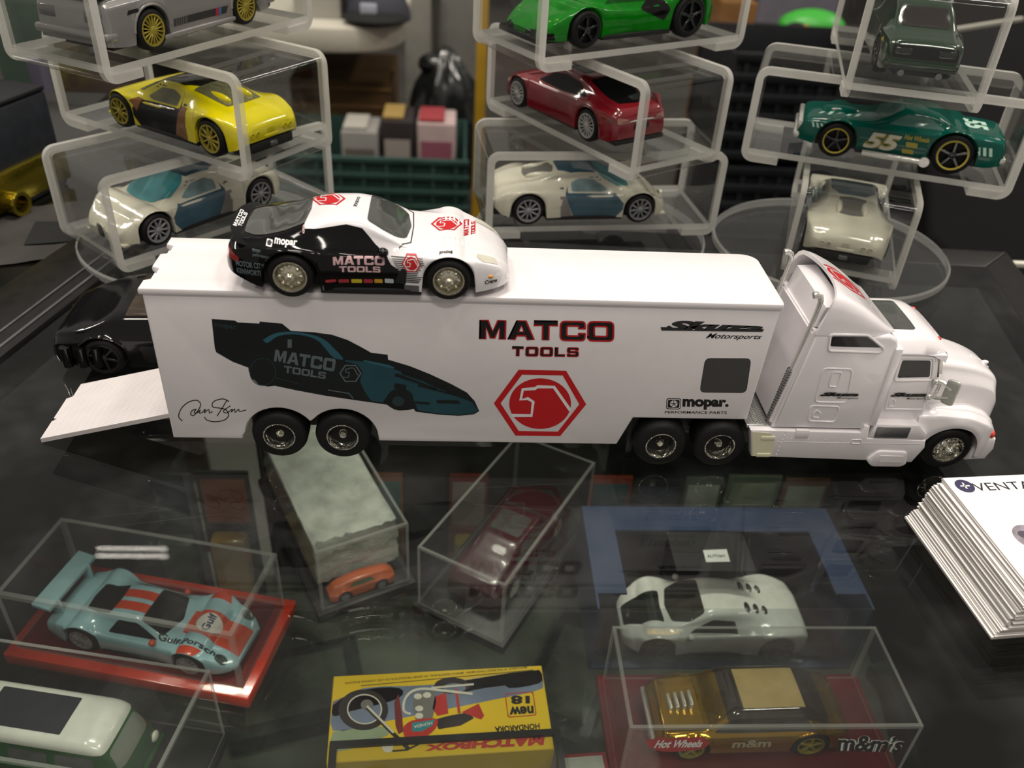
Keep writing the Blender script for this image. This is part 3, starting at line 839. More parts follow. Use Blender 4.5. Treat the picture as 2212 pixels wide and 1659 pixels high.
for a in np.linspace(-1.57, 4.71, 6)[:-1]:
    side_print('logo', stroke2(mt([(1399, 651), (1399 + 32 * math.cos(a), 651 + 27 * math.sin(a))]), 1.6), INK, lay=2)

# ------------------------------------------------------------------ the tractor
tractor = thing('toy_tractor_truck', 'white toy tractor truck with tall sleeper cab coupled to the trailer', 'toy truck', (205, 15.3, 0))
CY = 15.3; HW = 17.0


def W(o): return o


# sleeper box with leaning back
slp = [(181.3, 15.8), (212.3, 15.8), (212.6, 44.0), (211.0, 48.0), (208.6, 49.4), (186.3, 49.4)]
g = G(); g.prism(slp, 'xz', CY - HW, CY + HW, 1.0, 3); sleeper = g.obj('sleeper_cab', CABW, tractor, world=True, ang=32); slbv = g.bvh()
# aerodynamic roof fairing, hollow at the back
V = []; F = []; NU, NV = 16, 25
ztop = pch([(0, 62.2), (0.2, 61.4), (0.45, 58.6), (0.7, 54.6), (0.9, 50.8), (1, 49.2)]); hwf = pch([(0, HW), (0.6, HW), (0.85, HW - 1.3), (1, HW - 3.5)])


def fair(u, v, inset=0.0):
    a = (v - 0.5) * 2                       # -1 .. 1 across
    x0 = 186.3 + 6.5 * (1 - abs(a) ** 2.2) * min(1, 1.0)
    z0 = 49.2
    x = x0 * (1 - u) + 211.2 * u
    uu = (x - 186.3) / (211.2 - 186.3)
    h = float(ztop(uu)) - z0 - inset; w_ = float(hwf(uu)) - inset
    s_ = np.sign(a) if a != 0 else 1
    aa = abs(a)
    if aa < 0.62:
        t = aa / 0.62; y = t * w_ * 0.80; z = z0 + h * (1 - 0.06 * t * t)
    else:
        t = (aa - 0.62) / 0.38; y = w_ * (0.80 + 0.20 * (1 - (1 - t) ** 2.4)); z = z0 + h * 0.94 * (1 - t ** 2.0)
    return (x, CY + s_ * y, z)


for lay, inset in ((0, 0.0), (1, 1.1)):
    for i in range(NU):
        for j in range(NV): V.append(fair(i / (NU - 1), j / (NV - 1), inset))
for lay in (0, 1):
    b = lay * NU * NV
    for i in range(NU - 1):
        for j in range(NV - 1):
            q = (b + i * NV + j, b + (i + 1) * NV + j, b + (i + 1) * NV + j + 1, b + i * NV + j + 1); F.append(q if lay else q[::-1])
for j in range(NV - 1): F.append((j, j + 1, NU * NV + j + 1, NU * NV + j))
g = G(); g.add(V, F); fairing = g.obj('roof_fairing', CABW, tractor, world=True, ang=50)
gt = G(); gt.add(V[:NU * NV], [f_ for f_ in F[:(NU - 1) * (NV - 1)]]); fbv = gt.bvh()
logo_m = sc2(LOGO_R, 198.5, CY + 1.0, 7.2, 8.2, math.pi / 2); logo_w = sc2(LOGO_W, 198.5, CY + 1.0, 7.2, 8.2, math.pi / 2)


def wconf(name, m, bv, U, V_, D, eps, material, parent, step=1.0):
    o = conform(name, m, bv, U, V_, D, eps, material, parent, step)
    if o: o.matrix_parent_inverse = basis(parent).inverted() if parent.type == 'EMPTY' else Matrix()
    return o


lg = wconf('hexagon_logo', logo_m, fbv, *TOP, 0.06, RED, fairing); wconf('hexagon_logo', logo_w, fbv, *TOP, 0.1, CABW, fairing)
# recessed back wall behind the fairing
g = G(); g.prism([(186.9, 49.4), (188.6, 56.5), (194.5, 57.0), (195.0, 49.4)], 'xz', CY - HW + 3.5, CY + HW - 3.5, 1.2, 2); g.obj('back_wall', CABW, tractor, world=True)
g = G(); T = None
g.prism([(180.7, 17), (181.4, 17), (186.4, 49.0), (185.7, 49.0)], 'xz', CY - HW + 1.4, CY + HW - 1.4, 0.1); g.obj('back_panel', CABW, tractor, world=True)
# sleeper window, hatches, raised mouldings
YS = CY - HW


def cab_pl(name, m, material, lay=0.05, y=None, parent=None, label=None):
    y = YS if y is None else y
    o = flat(name, [[(AY(u, v, y)[0], AY(u, v, y)[2]) for u, v in m[0]], m[1]], lambda u, v: (u, y - lay, v), material, parent or tractor, world=True)
    if label: o['label'] = label
    return o


def moulding(name, pts, r, y=None, closed=True, m=CABW, parent=None):
    y = YS if y is None else y
    g = G(); g.tube([(AY(u, v, y)[0], y, AY(u, v, y)[2]) for u, v in pts], r, 8, closed=closed); return g.obj(name, m, parent or tractor, world=True)


cb = lambda pts: crop(pts, 1600, 530, 3.386)
w1 = cb(rpoly([(668, 668), (925, 672), (1035, 748), (655, 738)], 14))
o = cab_pl('sleeper_window', poly2(w1), DGLASS); moulding('window_surround', cb(rpoly([(655, 652), (930, 656), (1050, 755), (1020, 785), (640, 770)], 22)), 0.42)
moulding('hatch', cb(rpoly([(605, 898), (818, 905), (775, 1150), (540, 1145)], 34)), 0.26)
moulding('hatch_grip', cb(rpoly([(672, 925), (738, 928), (705, 1035), (643, 1032)], 16)), 0.26)
moulding('hatch', cb(rpoly([(510, 1172), (722, 1178), (690, 1290), (492, 1284)], 26)), 0.26)
moulding('hatch_latch', cb(rpoly([(555, 1205), (582, 1225), (575, 1260), (527, 1256), (532, 1225)], 6)), 0.22)
cab_pl('lettering', quad2(text2('Skuza', 0.07, 0.35), *cb([(570, 1100), (862, 1102), (866, 1074), (595, 1070)])), INK, 0.3)
cab_pl('lettering', quad2(text2('Motorsports', 0.01, 0.35), *cb([(695, 1122), (855, 1125), (862, 1108), (705, 1105)])), INK, 0.3)
# side fairing strip between sleeper and cab
g = G(); g.box(210.9, 213.4, YS - 0.7, YS + 3, 17.5, 45.6, 0.7); g.obj('cab_extender', CABW, tractor, world=True)
# cab
HC = 14.6; YC = CY - HC
g = G(); g.prism([(211, 15.5), (229.2, 15.5), (229.2, 32.5), (226.6, 43.0), (211, 43.0)], 'xz', CY - HC, CY + HC, 1.2, 3)
cab = g.obj('cab', CABW, tractor, world=True, ang=32)
g = G(); V = []; F = []
nx_, ny_ = 10, 17
for i in range(nx_):
    x = 209.5 + (228.8 - 209.5) * i / (nx_ - 1)
    for j in range(ny_):
        a = (j / (ny_ - 1) - 0.5) * 2; y = CY + a * (HC + 0.5)
        z = 42.6 + 4.8 * (1 - abs(a) ** 4) ** 0.6 - max(0, (i - 7)) * 0.75 - 0.35 * max(0, i - 5)
        V.append((x, y, z))
for i in range(nx_ - 1):
    for j in range(ny_ - 1): F.append((i * ny_ + j, (i + 1) * ny_ + j, (i + 1) * ny_ + j + 1, i * ny_ + j + 1))
b = len(V); V += [(v[0], v[1], 42.2) for v in V[:]]
for i in range(nx_ - 1):
    for j in range(ny_ - 1): F.append((b + i * ny_ + j, b + i * ny_ + j + 1, b + (i + 1) * ny_ + j + 1, b + (i + 1) * ny_ + j))
for i in range(nx_ - 1):
    for j in (0, ny_ - 1): F.append((i * ny_ + j, (i + 1) * ny_ + j, b + (i + 1) * ny_ + j, b + i * ny_ + j))
for j in range(ny_ - 1):
    for i in (0, nx_ - 1): F.append((i * ny_ + j, i * ny_ + j + 1, b + i * ny_ + j + 1, b + i * ny_ + j))
g.add(V, F); croof = g.obj('cab_roof', CABW, tractor, world=True, ang=50); crbv = g.bvh()
wconf('roof_window', poly2(rpoly([(212.0, 6.5), (220.2, 6.5), (220.2, 24), (212.0, 24)], 1.2)), crbv, *TOP, 0.06, SMOKE, croof)
for yy in (CY - 9, CY - 4.5, CY, CY + 4.5, CY + 9):
    g = G(); g.ball((227.9, yy, 44.3), 0.8, 0.9, 0.6, n=10); g.obj('marker_light', mat('marker_red', 'd8362c', 0.25, coat=0.5), tractor, world=True)
# door window and door
dw = cb(rpoly([(1183, 840), (1390, 842), (1382, 962), (1145, 968)], 16))
cab_pl('door_window', poly2(dw), DGLASS, 0.08, YC); moulding('window_surround', cb(rpoly([(1168, 822), (1412, 824), (1400, 985), (1120, 990)], 24)), 0.36, YC)
moulding('door', cb(rpoly([(1150, 815), (1432, 820), (1330, 1200), (1052, 1196)], 20)), 0.25, YC)
cab_pl('lettering', quad2(text2('Skuza', 0.07, 0.35), *cb([(1085, 1105), (1362, 1105), (1366, 1074), (1110, 1074)])), INK, 0.3, YC)
cab_pl('lettering', quad2(text2('Motorsports', 0.01, 0.35), *cb([(1205, 1127), (1355, 1127), (1362, 1110), (1215, 1110)])), INK, 0.3, YC)
moulding('door_handle', cb(rpoly([(1108, 1122), (1130, 1140), (1125, 1178), (1085, 1175), (1090, 1140)], 6)), 0.22, YC)
# windscreen behind the visor
g = G(); g.prism([(227.0, 42.2), (227.7, 42.2), (230.0, 33.0), (229.3, 33.0)], 'xz', CY - HC + 1.6, CY + HC - 1.6, 0.1); g.obj('windscreen', DGLASS, tractor, world=True)
# hood with fenders, wheel opening cut by the loft
HX = 227.6 + 14
fsp = dict(L=28.0, zt=[(0, 21.0), (0.2, 22.6), (0.5, 22.4), (0.75, 20.2), (0.92, 17.0), (1, 13.5)], zs=[(0, 19.6), (0.2, 21.2), (0.5, 20.8), (0.75, 18.4), (0.92, 15.2), (1, 12)],
           w=[(0, 15.6), (0.15, 16.8), (0.5, 17.3), (0.8, 16.8), (0.93, 15.2), (1, 13.0)], wt=[(0, 12.5), (0.5, 13.6), (0.85, 12.8), (1, 10)], zb=[(0, 9.0), (0.55, 6.5), (0.85, 5.2), (1, 5.6)], arch=[(0.44, 7.6, 9.2)], edge=0.94)
g, hf = loft(fsp, 60); g.V = [(x + HX, y + CY, z) for x, y, z in g.V]; g.obj('fender', CABW, tractor, world=True, ang=45)
hsp = dict(L=27.4, zt=[(0, 36.6), (0.25, 35.8), (0.55, 34.0), (0.8, 31.4), (0.93, 28.8), (0.98, 26.4), (1, 23)], zs=[(0, 31.5), (0.5, 29.5), (0.85, 26.4), (1, 21)],
           w=[(0, 12.4), (0.3, 11.6), (0.7, 10.4), (0.94, 9.4), (1, 8.2)], wt=[(0, 9.6), (0.5, 8.2), (0.9, 6.6), (1, 5)], zb=[(0, 16), (0.6, 15), (1, 12)], arch=[], edge=0.95)
g, hf = loft(hsp, 40); g.V = [(x + HX, y + CY, z) for x, y, z in g.V]; hood = g.obj('hood', CABW, tractor, world=True, ang=45); hbv = g.bvh()
g = G(); g.prism([(252.6, 12.5), (254.6, 12.5), (255.2, 20), (254.6, 24.5), (252.6, 25)], 'xz', CY - 7.0, CY + 7.0, 0.5, 2); gr_ = g.obj('grille', GREYM, tractor, world=True)
g = G(); g.tube([(HX + 12.0, CY, 28.6), (HX + 9.5, CY, 30.6), (HX + 5, CY, 33.0)], 0.45, 8); g.ball((HX + 10.4, CY, 30.6), 1.3, 0.8, 0.7, n=10); g.obj('hood_ornament', CABW, tractor, world=True)
# bumper and headlamp marker
g = G(); g.prism([(247.5, 3.2), (254.2, 3.6), (255.6, 8.0), (254.8, 12.0), (249.5, 12.6)], 'xz', CY - 16.0, CY + 16.0, 0.9, 3); g.obj('bumper', CABW, tractor, world=True)
for s_ in (-1, 1):
    g = G(); g.ball((253.2, CY + s_ * 14.2, 13.2), 1.3, 2.0, 1.5, n=12); g.obj('turn_signal', mat('signal_red', 'd2402f', 0.2, coat=0.8), tractor, world=True)
# chassis
g = G(); g.box(138, 252, CY - 6.5, CY + 6.5, 6, 14.5, 0.6); g.box(229, 250, CY - 12, CY + 12, 7, 14, 0.5); g.obj('chassis', BLK2, tractor, world=True)
g = G(); g.box(139.5, 176, CY - 9, CY + 9, 9.5, 15.4, 0.6); g.obj('fifth_wheel_deck', BLK2, tractor, world=True)
# diamond plate deck behind the sleeper
DIA = mat('diamond_plate', 'b9b9b6', 0.22, metal=0.9)
g = G(); g.box(173.6, 188, CY - HW + 1.2, CY + HW - 1.2, 15.0, 16.0, 0.2)
for i in range(11):
    for j in range(16):
        T = Matrix.Translation((174.3 + i * 0.95, CY - HW + 2.3 + j * 1.0 + (i % 2) * 0.5, 16.0)) @ Matrix.Rotation(math.radians(45 if i % 2 else -45), 4, 'Z')
        g.box(-0.42, 0.42, -0.14, 0.14, -0.05, 0.16, T=T)
g.obj('catwalk', DIA, tractor, world=True)
# stacks with curved tips and perforated guards
for yy in (CY - HW + 3.4, CY + HW - 3.4):
    g = G(); g.tube([(181.4, yy, 16), (182.0, yy, 22), (184.6, yy, 40), (186.4, yy, 56), (186.6, yy, 58.4), (186.1, yy, 59.8), (185.0, yy, 60.4), (184.0, yy, 60.2)], [0.9, 0.9, 0.75, 0.7, 0.8, 0.95, 1.0, 1.05], 12)
    st = g.obj('exhaust_stack', CHR, tractor, world=True)
    g = G()
    for k in range(20):
        z = 17 + k * 0.95; x = 181.6 + (z - 17) * 0.125
        g.lathe([(1.25, -0.3), (1.45, 0), (1.25, 0.3)], (x - 0.1, yy, z), 'z', 10)
    g.obj('heat_guard', GREYM, st)
# skirts, tanks, steps on both sides
for s_ in (-1, 1):
    yo = CY + s_ * (HW + 0.9); yi = CY + s_ * (HW - 3.0); a, b = sorted((yo, yi))
    g = G(); g.prism([(174.4, 15.6), (176.8, 5.2), (214.0, 4.2), (229.0, 3.6), (231.4, 9.6), (230.8, 12.4), (212.0, 13.0), (211.4, 17.6), (209.6, 17.8), (209.2, 15.2)], 'xz', a, b, 0.5, 2)
    sk = g.obj('side_skirt', CABW, tractor, world=True, ang=32)
    g = G(); a2, b2 = sorted((CY + s_ * (HW + 1.6), CY + s_ * (HW - 1)))
    g.prism(rpoly([(213.5, 4.8), (216.6, 8.6), (226.0, 8.3), (227.2, 3.4), (225.6, 2.2), (216, 2.2)], 1.2), 'xz', a2, b2, 0.5, 2); g.obj('fuel_step', CABW, sk)
    g = G(); a2, b2 = sorted((CY + s_ * (HW + 1.75), CY + s_ * (HW)))
    g.prism(rpoly([(217.4, 7.0), (225.0, 6.8), (225.4, 4.2), (217.6, 4.3)], 0.6), 'xz', a2, b2); g.obj('step_recess', CABW, sk)
    g = G(); a2, b2 = sorted((CY + s_ * (HW + 0.7), CY + s_ * (HW - 4)))
    g.prism([(212.2, 13.0), (212.6, 18.4), (227.0, 18.2), (230.6, 14.8), (230.4, 12.4)], 'xz', a2, b2, 0.7, 2); g.obj('battery_box', CABW, sk)
    g = G(); a2, b2 = sorted((CY + s_ * (HW + 0.95), CY + s_ * (HW - 4)))
    g.box(213.6, 224.6, a2, b2, 13.2, 17.6, 0.5); g.obj('chrome_tank_cover', GREYM, sk)
    if s_ < 0:
        g = G(); g.box(188.6, 192.9, yo - 0.35, yo + 1, 13.0, 16.0, 0.35); g.obj('skirt_latch', CABW, sk)
        g = G(); g.tube([(AY(u, v, yo)[0], yo, AY(u, v, yo)[2]) for u, v in cb(rpoly([(812, 1420), (880, 1420), (878, 1450), (808, 1450)], 12))], 0.22, 8, closed=True); g.obj('skirt_latch', CABW, sk)
        g = G(); g.prism([(175.0, 15.0), (177.1, 5.6), (183.0, 5.4), (183.4, 10), (181.0, 14.6)], 'xz', yo - 0.1, yo + 1); g.obj('skirt_patch', CREAM, sk)
        for zz, hh in ((13.4, 1.5), (6.7, 1.5)):
            g = G(); g.box(178.2, 182.6, yo - 0.3, yo + 1, zz - hh, zz, 0.2); g.obj('skirt_patch', CREAM, sk)
        for k in range(7):
            g = G(); g.ball((184.6 + 0.15 * k, yo, 6.2 + k * 1.5), 0.22, 0.22, 0.22, n=6); g.obj('rivet', CABW, sk)
        for k in range(6):
            g = G(); g.ball((182.5 + 5.4 * k, yo, 12.6 - 0.1 * k), 0.2, 0.2, 0.2, n=6); g.obj('rivet', CABW, sk)
        g = G(); g.box(183.5, 229.5, yo - 0.06, yo + 0.2, 11.1, 11.3); g.obj('skirt_seam', CABW, sk)
# mirrors
for s_ in (-1, 1):
    yo = CY + s_ * HC; g = G()
    mx = 231.5; my = CY + s_ * (HC + 4.2)
    pr = rpoly([(-1.3, -4.0), (1.3, -4.0), (1.3, 4.2), (-1.3, 4.2)], 1.1)
    T = Matrix.Translation((mx, my, 31.5)) @ Matrix.Rotation(math.radians(-48 * s_), 4, 'Z')
    g.prism([(p[0] * 1.5, p[1] * 1.05) for p in pr], 'yz', -0.5, 0.5, 0.25, 2, T=T); mir = g.obj('mirror', CHR, tractor, world=True)
    g = G(); g.tube([(227.8, yo, 33), (229.5, (yo + my) / 2, 33.6), (mx, my, 32.6)], 0.7, 8); g.tube([(227.4, yo, 27.5), (229.2, (yo + my) / 2, 28.2), (mx, my, 29.6)], 0.7, 8)
    g.tube([(228.9, (yo * 0.6 + my * 0.4), 33.2), (228.7, (yo * 0.6 + my * 0.4), 28)], 0.5, 8); g.ball((228.2, yo + s_ * 0.6, 33), 1.1, 1.0, 1.0, n=10); g.ball((227.8, yo + s_ * 0.6, 27.4), 1.1, 1.0, 1.1, n=10)
    g.obj('mirror_bracket', CHR, mir)
    g = G(); g.tube([(227.2, yo - s_ * 0.1, 41.5), (229.0, yo - s_ * 0.3, 35.5)], 0.5, 8); g.obj('grab_rail', CHR, tractor, world=True)
# wheels
for wx in (147.9, 166.4):
    for yy, s_ in ((CY - 12.6, -1), (CY + 12.6, 1)): wheel(tractor, (wx, yy, 8.25), 8.25, 9.4, s_, CHRW, style='dish', world=True, rr=0.56)
for yy, s_ in ((CY - 12.9, -1), (CY + 12.9, 1)): wheel(tractor, (240.2, yy, 7.9), 7.9, 7.4, s_, CHRW, spokes=10, style='holes', world=True, rr=0.6)

# ------------------------------------------------------------------ the sports coupe on the trailer roof
VSP = dict(L=75.0, zt=[(0, 10.5), (0.012, 13.2), (0.05, 14.6), (0.12, 14.9), (0.2, 16.4), (0.28, 18.4), (0.37, 19.9), (0.44, 20.1), (0.5, 19.2), (0.57, 16.6), (0.64, 13.9), (0.75, 13.3), (0.87, 11.6), (0.94, 9.6), (0.98, 7.6), (1, 5.6)],
           zs=[(0, 9.5), (0.03, 12.6), (0.12, 13.7), (0.225, 14.2), (0.34, 13.0), (0.45, 12.0), (0.6, 12.2), (0.777, 12.9), (0.87, 11.2), (0.95, 8.6), (1, 4.9)],
           w=[(0, 11.0), (0.02, 13.2), (0.08, 15.2), (0.2, 16.5), (0.3, 16.3), (0.42, 14.9), (0.52, 14.8), (0.64, 15.5), (0.76, 16.4), (0.86, 15.7), (0.94, 13.2), (0.98, 11), (1, 9)],
           wt=[(0, 9), (0.1, 10.4), (0.3, 9.8), (0.45, 9.6), (0.55, 11), (0.64, 11.6), (0.8, 9.8), (1, 6.5)],
           zb=[(0, 6.4), (0.06, 4.6), (0.12, 3.0), (0.3, 2.3), (0.9, 2.3), (0.97, 2.5), (1, 3.0)], edge=0.91)
VB = mat('coupe_black_enamel', '050506', 0.08, coat=0.0, var=0.05, spec=0.4)
VSP['tone'] = ([(-0.02, 1.0), (0.625, 1.0), (0.62, 7.5), (0.575, 9.8), (0.558, 12.1), (0.535, 13.2), (0.475, 18.0), (0.42, 18.8), (0.31, 17.6), (0.275, 17.6), (0.262, 30.0), (-0.02, 30.0)], VB)
VIPW = mat('coupe_white_enamel', 'f3eff2', 0.14, coat=0.9, var=0.02)
pR, pF = AZ(637, 637, TH), AZ(972, 643, TH); vy = math.degrees(math.atan2(pF[1] - pR[1], pF[0] - pR[0]))
vmid = (pR + pF) / 2
VLOC = (vmid[0] - 0.7, vmid[1] + 14.3, TH)
V_ = car('toy_coupe', 'black and white toy sports coupe with red hexagons standing on the trailer roof', VSP, VIPW, VLOC, vy, dict(tr=0.225, tf=0.777, rr=6.3, rf=6.0, wd=6.0), mat('gold_chrome', 'dcd6c2', 0.16, metal=0.8, bump=0.3, scale=400), spokes=8, style='holes', track=13.4)
vroot, vbv, vf, vL = V_
top_patch(V_, 'rear_window', [(0.055, 0), (0.06, 7.2), (0.10, 9.2), (0.2, 9.6), (0.275, 8.6), (0.285, 0)], SMOKE, 0.14, 1.0)
top_patch(V_, 'windscreen', [(0.49, 0), (0.49, 8.4), (0.535, 9.8), (0.59, 10.2), (0.625, 8), (0.64, 0)], SMOKE, 0.12, 1.2)
side_patch(V_, 'side_window', [(0.31, 13.6), (0.33, 17.2), (0.40, 18.4), (0.455, 18.0), (0.50, 15.6), (0.545, 12.9), (0.42, 12.8)], DGLASS, 0.12, 0.5)
# hatch lines
hl = [((0.585 - 0.5) * vL + k * 0.45 + (0 if k < 9 else (k - 9) * 0.35), 11.6 - k * 0.5) for k in range(15)]
for k in range(14):
    z = 11.8 - k * 0.52; x0 = (0.575 + 0.003 * k - 0.5) * vL; x1 = (0.685 + 0.0025 * min(k, 6) - 0.004 * max(0, k - 6) - 0.5) * vL
    conform('hatched_fade', poly2([(x0, z), (x1, z), (x1, z + 0.16 + 0.012 * k), (x0, z + 0.16 + 0.012 * k)]), vbv, *SIDE, 0.09, INKG, vroot, 2.0)
side_patch(V_, 'sill', [(0.32, 2.2), (0.685, 2.2), (0.685, 4.2), (0.32, 4.2)], GREYM, 0.04, 0.2)
side_patch(V_, 'sill', [(0.30, 2.2), (0.62, 2.2), (0.62, 4.4), (0.30, 4.4)], VB, 0.08, 0.2)
vs_text = lambda body, x0, z0, x1, z1, m, mesh=None: conform('lettering', fit2(mesh or text2(body, 0.03), x0, z0, x1, z1), vbv, *SIDE, 0.16, m, vroot, 1.5)


def vpx(px, py):       # photo pixel -> car-local (x, z) on its near flank
    a = math.radians(vy); d = ray(px, py); o = CAM - np.array(VLOC)
    rot = lambda q: Vector((q[0] * math.cos(a) + q[1] * math.sin(a), -q[0] * math.sin(a) + q[1] * math.cos(a), q[2]))
    h = vbv.ray_cast(rot(o), rot(d).normalized())
    if h[0] is None:
        p = AY(px, py, VLOC[1] - 15.2); return (p[0] - VLOC[0], p[2] - VLOC[2])
    return (h[0].x, h[0].z)


v1 = lambda x, y: vpx(460 + x / 3.3515, 390 + y / 3.3515)
for body_, a_, b_ in (('MATCO', (870, 612), (1243, 553)), ('TOOLS', (915, 662), (1212, 622))):
    x0, z0 = v1(*a_); x1, z1 = v1(*b_); vs_text('', x0, z0, x1, z1, PINK, block2(body_)[0])
x0, z0 = v1(440, 480); x1, z1 = v1(612, 436); vs_text('mopar', x0, z0, x1, z1, WINK)
x0, z0 = v1(383, 475); x1, z1 = v1(436, 432); conform('logo', fit2(poly2(rpoly([(0, 0), (1, 0), (1, 1), (0, 1)], 0.15)), x0, z0, x1, z1), vbv, *SIDE, 0.16, WINK, vroot)
conform('logo', fit2(poly2([(0.5 + 0.42 * math.cos(a), 0.5 + 0.42 * math.sin(a)) for a in np.linspace(1.57, 7.85, 6)[:-1]]), x0, z0, x1, z1), vbv, *SIDE, 0.2, INKG, vroot)
x0, z0 = v1(290, 552); x1, z1 = v1(405, 515); vs_text('mopar\nperformance', x0, z0, x1, z1, FADE)
x0, z0 = v1(180, 670); x1, z1 = v1(370, 600); vs_text('MOTOR CITY\nKENWORTH', x0, z0 + 0.3, x1, z1, FADE)
x0, z0 = v1(648, 385); x1, z1 = v1(668, 322); vs_text('8', x0, z0, x1, z1, PINK)
x0, z0 = v1(1368, 655); x1, z1 = v1(1508, 540)
cx_, cz_, hx_ = (x0 + x1) / 2, (z0 + z1) / 2, (x1 - x0) / 2
conform('hexagon_logo', poly2([(cx_ + hx_ * u, cz_ + hx_ * v) for u, v in [(-1, 0), (-.5, .866), (.5, .866), (1, 0), (.5, -.866), (-.5, -.866)]]), vbv, *SIDE, 0.12, WINK, vroot)
conform('hexagon_logo', sc2(LOGO_R, cx_, cz_, hx_), vbv, *SIDE, 0.16, RED, vroot); conform('hexagon_logo', sc2(LOGO_W, cx_, cz_, hx_), vbv, *SIDE, 0.2, WINK, vroot)
SPON = [mat('sticker_red', 'a8323a', 0.4), mat('sticker_red', 'a8323a'), mat('sticker_yellow', 'c9b52c', 0.4), mat('sticker_red', 'a8323a'), mat('sticker_amber', 'c99a2a', 0.4), mat('sticker_pale', 'b9c3cc', 0.4)]
for (a_, b_), m_ in zip(((815, 890), (910, 985), (1003, 1078), (1092, 1157), (1170, 1228), (1245, 1308)), SPON):
    x0, z0 = v1(a_, 738); x1, z1 = v1(b_, 712)
    conform('sponsor_sticker', poly2(rpoly([(x0, z0), (x1, z0), (x1, z1), (x0, z1)], 0.25)), vbv, *SIDE, 0.14, m_, vroot)
# roof, hood and tail marks (photo pixels carried onto the roof or hood height)


def vtop(px, py, z):
    qx, qy = 460 + px / 3.3515, 390 + py / 3.3515; a = math.radians(vy); d = ray(qx, qy); o = CAM - np.array(VLOC)
    rot = lambda q: Vector((q[0] * math.cos(a) + q[1] * math.sin(a), -q[0] * math.sin(a) + q[1] * math.cos(a), q[2]))
    h = vbv.ray_cast(rot(o), rot(d).normalized())
    if h[0] is not None: return (h[0].x, h[0].y)
    p = AZ(qx, qy, VLOC[2] + z); return (p[0] - VLOC[0], p[1] - VLOC[1])


def vtopc(name, m, z, eps, material): return conform(name, map2(m, lambda u, v: vtop(u, v, z)), vbv, *TOP, eps, material, vroot)


def logo_px(cx, cy, sx, sy, z):
    fl_ = lambda u, v: (cx + sx * u, cy - sy * v)
    vtopc('hexagon_logo', map2(LOGO_R, fl_), z, 0.1, RED); vtopc('hexagon_logo', map2(LOGO_W, fl_), z, 0.14, VIPW)


vtopc('lettering', quad2(text2('prolog', 0.03), (1640, 538), (1735, 530), (1735, 503), (1642, 508)), 11.0, 0.12, INK)
x0, z0 = v1(1925, 712); x1, z1 = v1(2000, 655); vs_text('Crane', (0.905 - 0.5) * vL, 4.4, (0.95 - 0.5) * vL, 5.6, INK)
logo_px(835, 132, 127, 54, 20.0)
vtopc('lettering', quad2(text2('DODGE', 0.02), (1045, 120), (1015, 188), (1040, 192), (1068, 122)), 19.6, 0.12, INK)
logo_px(1692, 315, 115, 54, 13.2)
vtopc('lettering', quad2(block2('MATCO')[0], (1850, 395), (1855, 282), (1815, 285), (1812, 398)), 12.6, 0.12, RED)
vtopc('lettering', quad2(block2('TOOLS')[0], (1900, 388), (1900, 298), (1868, 300), (1866, 392)), 12.4, 0.12, RED)
top_patch(V_, 'hood_gap_shade', [(0.645, 0), (0.64, 9.5), (0.6, 12.4), (0.604, 12.6), (0.644, 9.8), (0.649, 0)], INKG, 0.08, 0.1)  # dark strip coloured in for the shade of the hood gap
for s_ in (-1, 1):
    for k in range(6):
        x = (0.765 - 0.5) * vL + k * 1.15
        g = G(); hit = vbv.ray_cast(Vector((x, s_ * 6.6, 200)), Vector((0, 0, -1)))
        T = Matrix.Translation(hit[0]); g.box(-0.35, 0.35, -1.5, 1.5, -0.3, 0.14, 0.12, 1, T=T); g.obj('hood_louvre', VIPW, vroot)
    # headlamps, mirrors, tail lamps, indicators
    hl_ = poly2(rpoly([((0.875 - 0.5) * vL, s_ * 10.4), ((0.945 - 0.5) * vL, s_ * 8.6), ((0.955 - 0.5) * vL, s_ * 11.0), ((0.90 - 0.5) * vL, s_ * 13.6), ((0.875 - 0.5) * vL, s_ * 12.6)], 0.8))
    conform('headlamp', hl_, vbv, *TOP, 0.1, mat('headlamp_cream', 'd9d6c6', 0.15, coat=1.0), vroot)
    g = G(); g.ball(((0.548 - 0.5) * vL, s_ * 14.6, 13.2), 1.5, 1.6, 1.3, n=12); g.obj('door_mirror', VB, vroot)
    conform('tail_lamp', poly2(rpoly([(s_ * 7.5, 10.0), (s_ * 12.6, 10.0), (s_ * 12.2, 12.2), (s_ * 7.5, 12.2)], 0.5)), vbv, *REAR, 0.12, mat('tail_red', '8e1f22', 0.15, coat=1), vroot)
    conform('fog_lamp', poly2(ell(s_ * 9.3, 4.9, 1.4, 1.1, 16)), vbv, *FRONT, 0.08, VIPW, vroot)
    g = G(); g.ball(((0.925 - 0.5) * vL, s_ * 13.7, 6.3), 0.9, 0.5, 0.5, n=8); g.obj('indicator', mat('amber_lens', 'd88a1e', 0.2, coat=1), vroot)
side_patch(V_, 'tail_lamp', [(0.012, 10.2), (0.05, 9.2), (0.055, 10.8), (0.02, 12.4)], mat('tail_red', '8e1f22'), 0.12, 0.3)
conform('grille', poly2(rpoly([(-5, 3.2), (5, 3.2), (4.2, 4.6), (-4.2, 4.6)], 0.5)), vbv, *FRONT, 0.08, INKG, vroot)
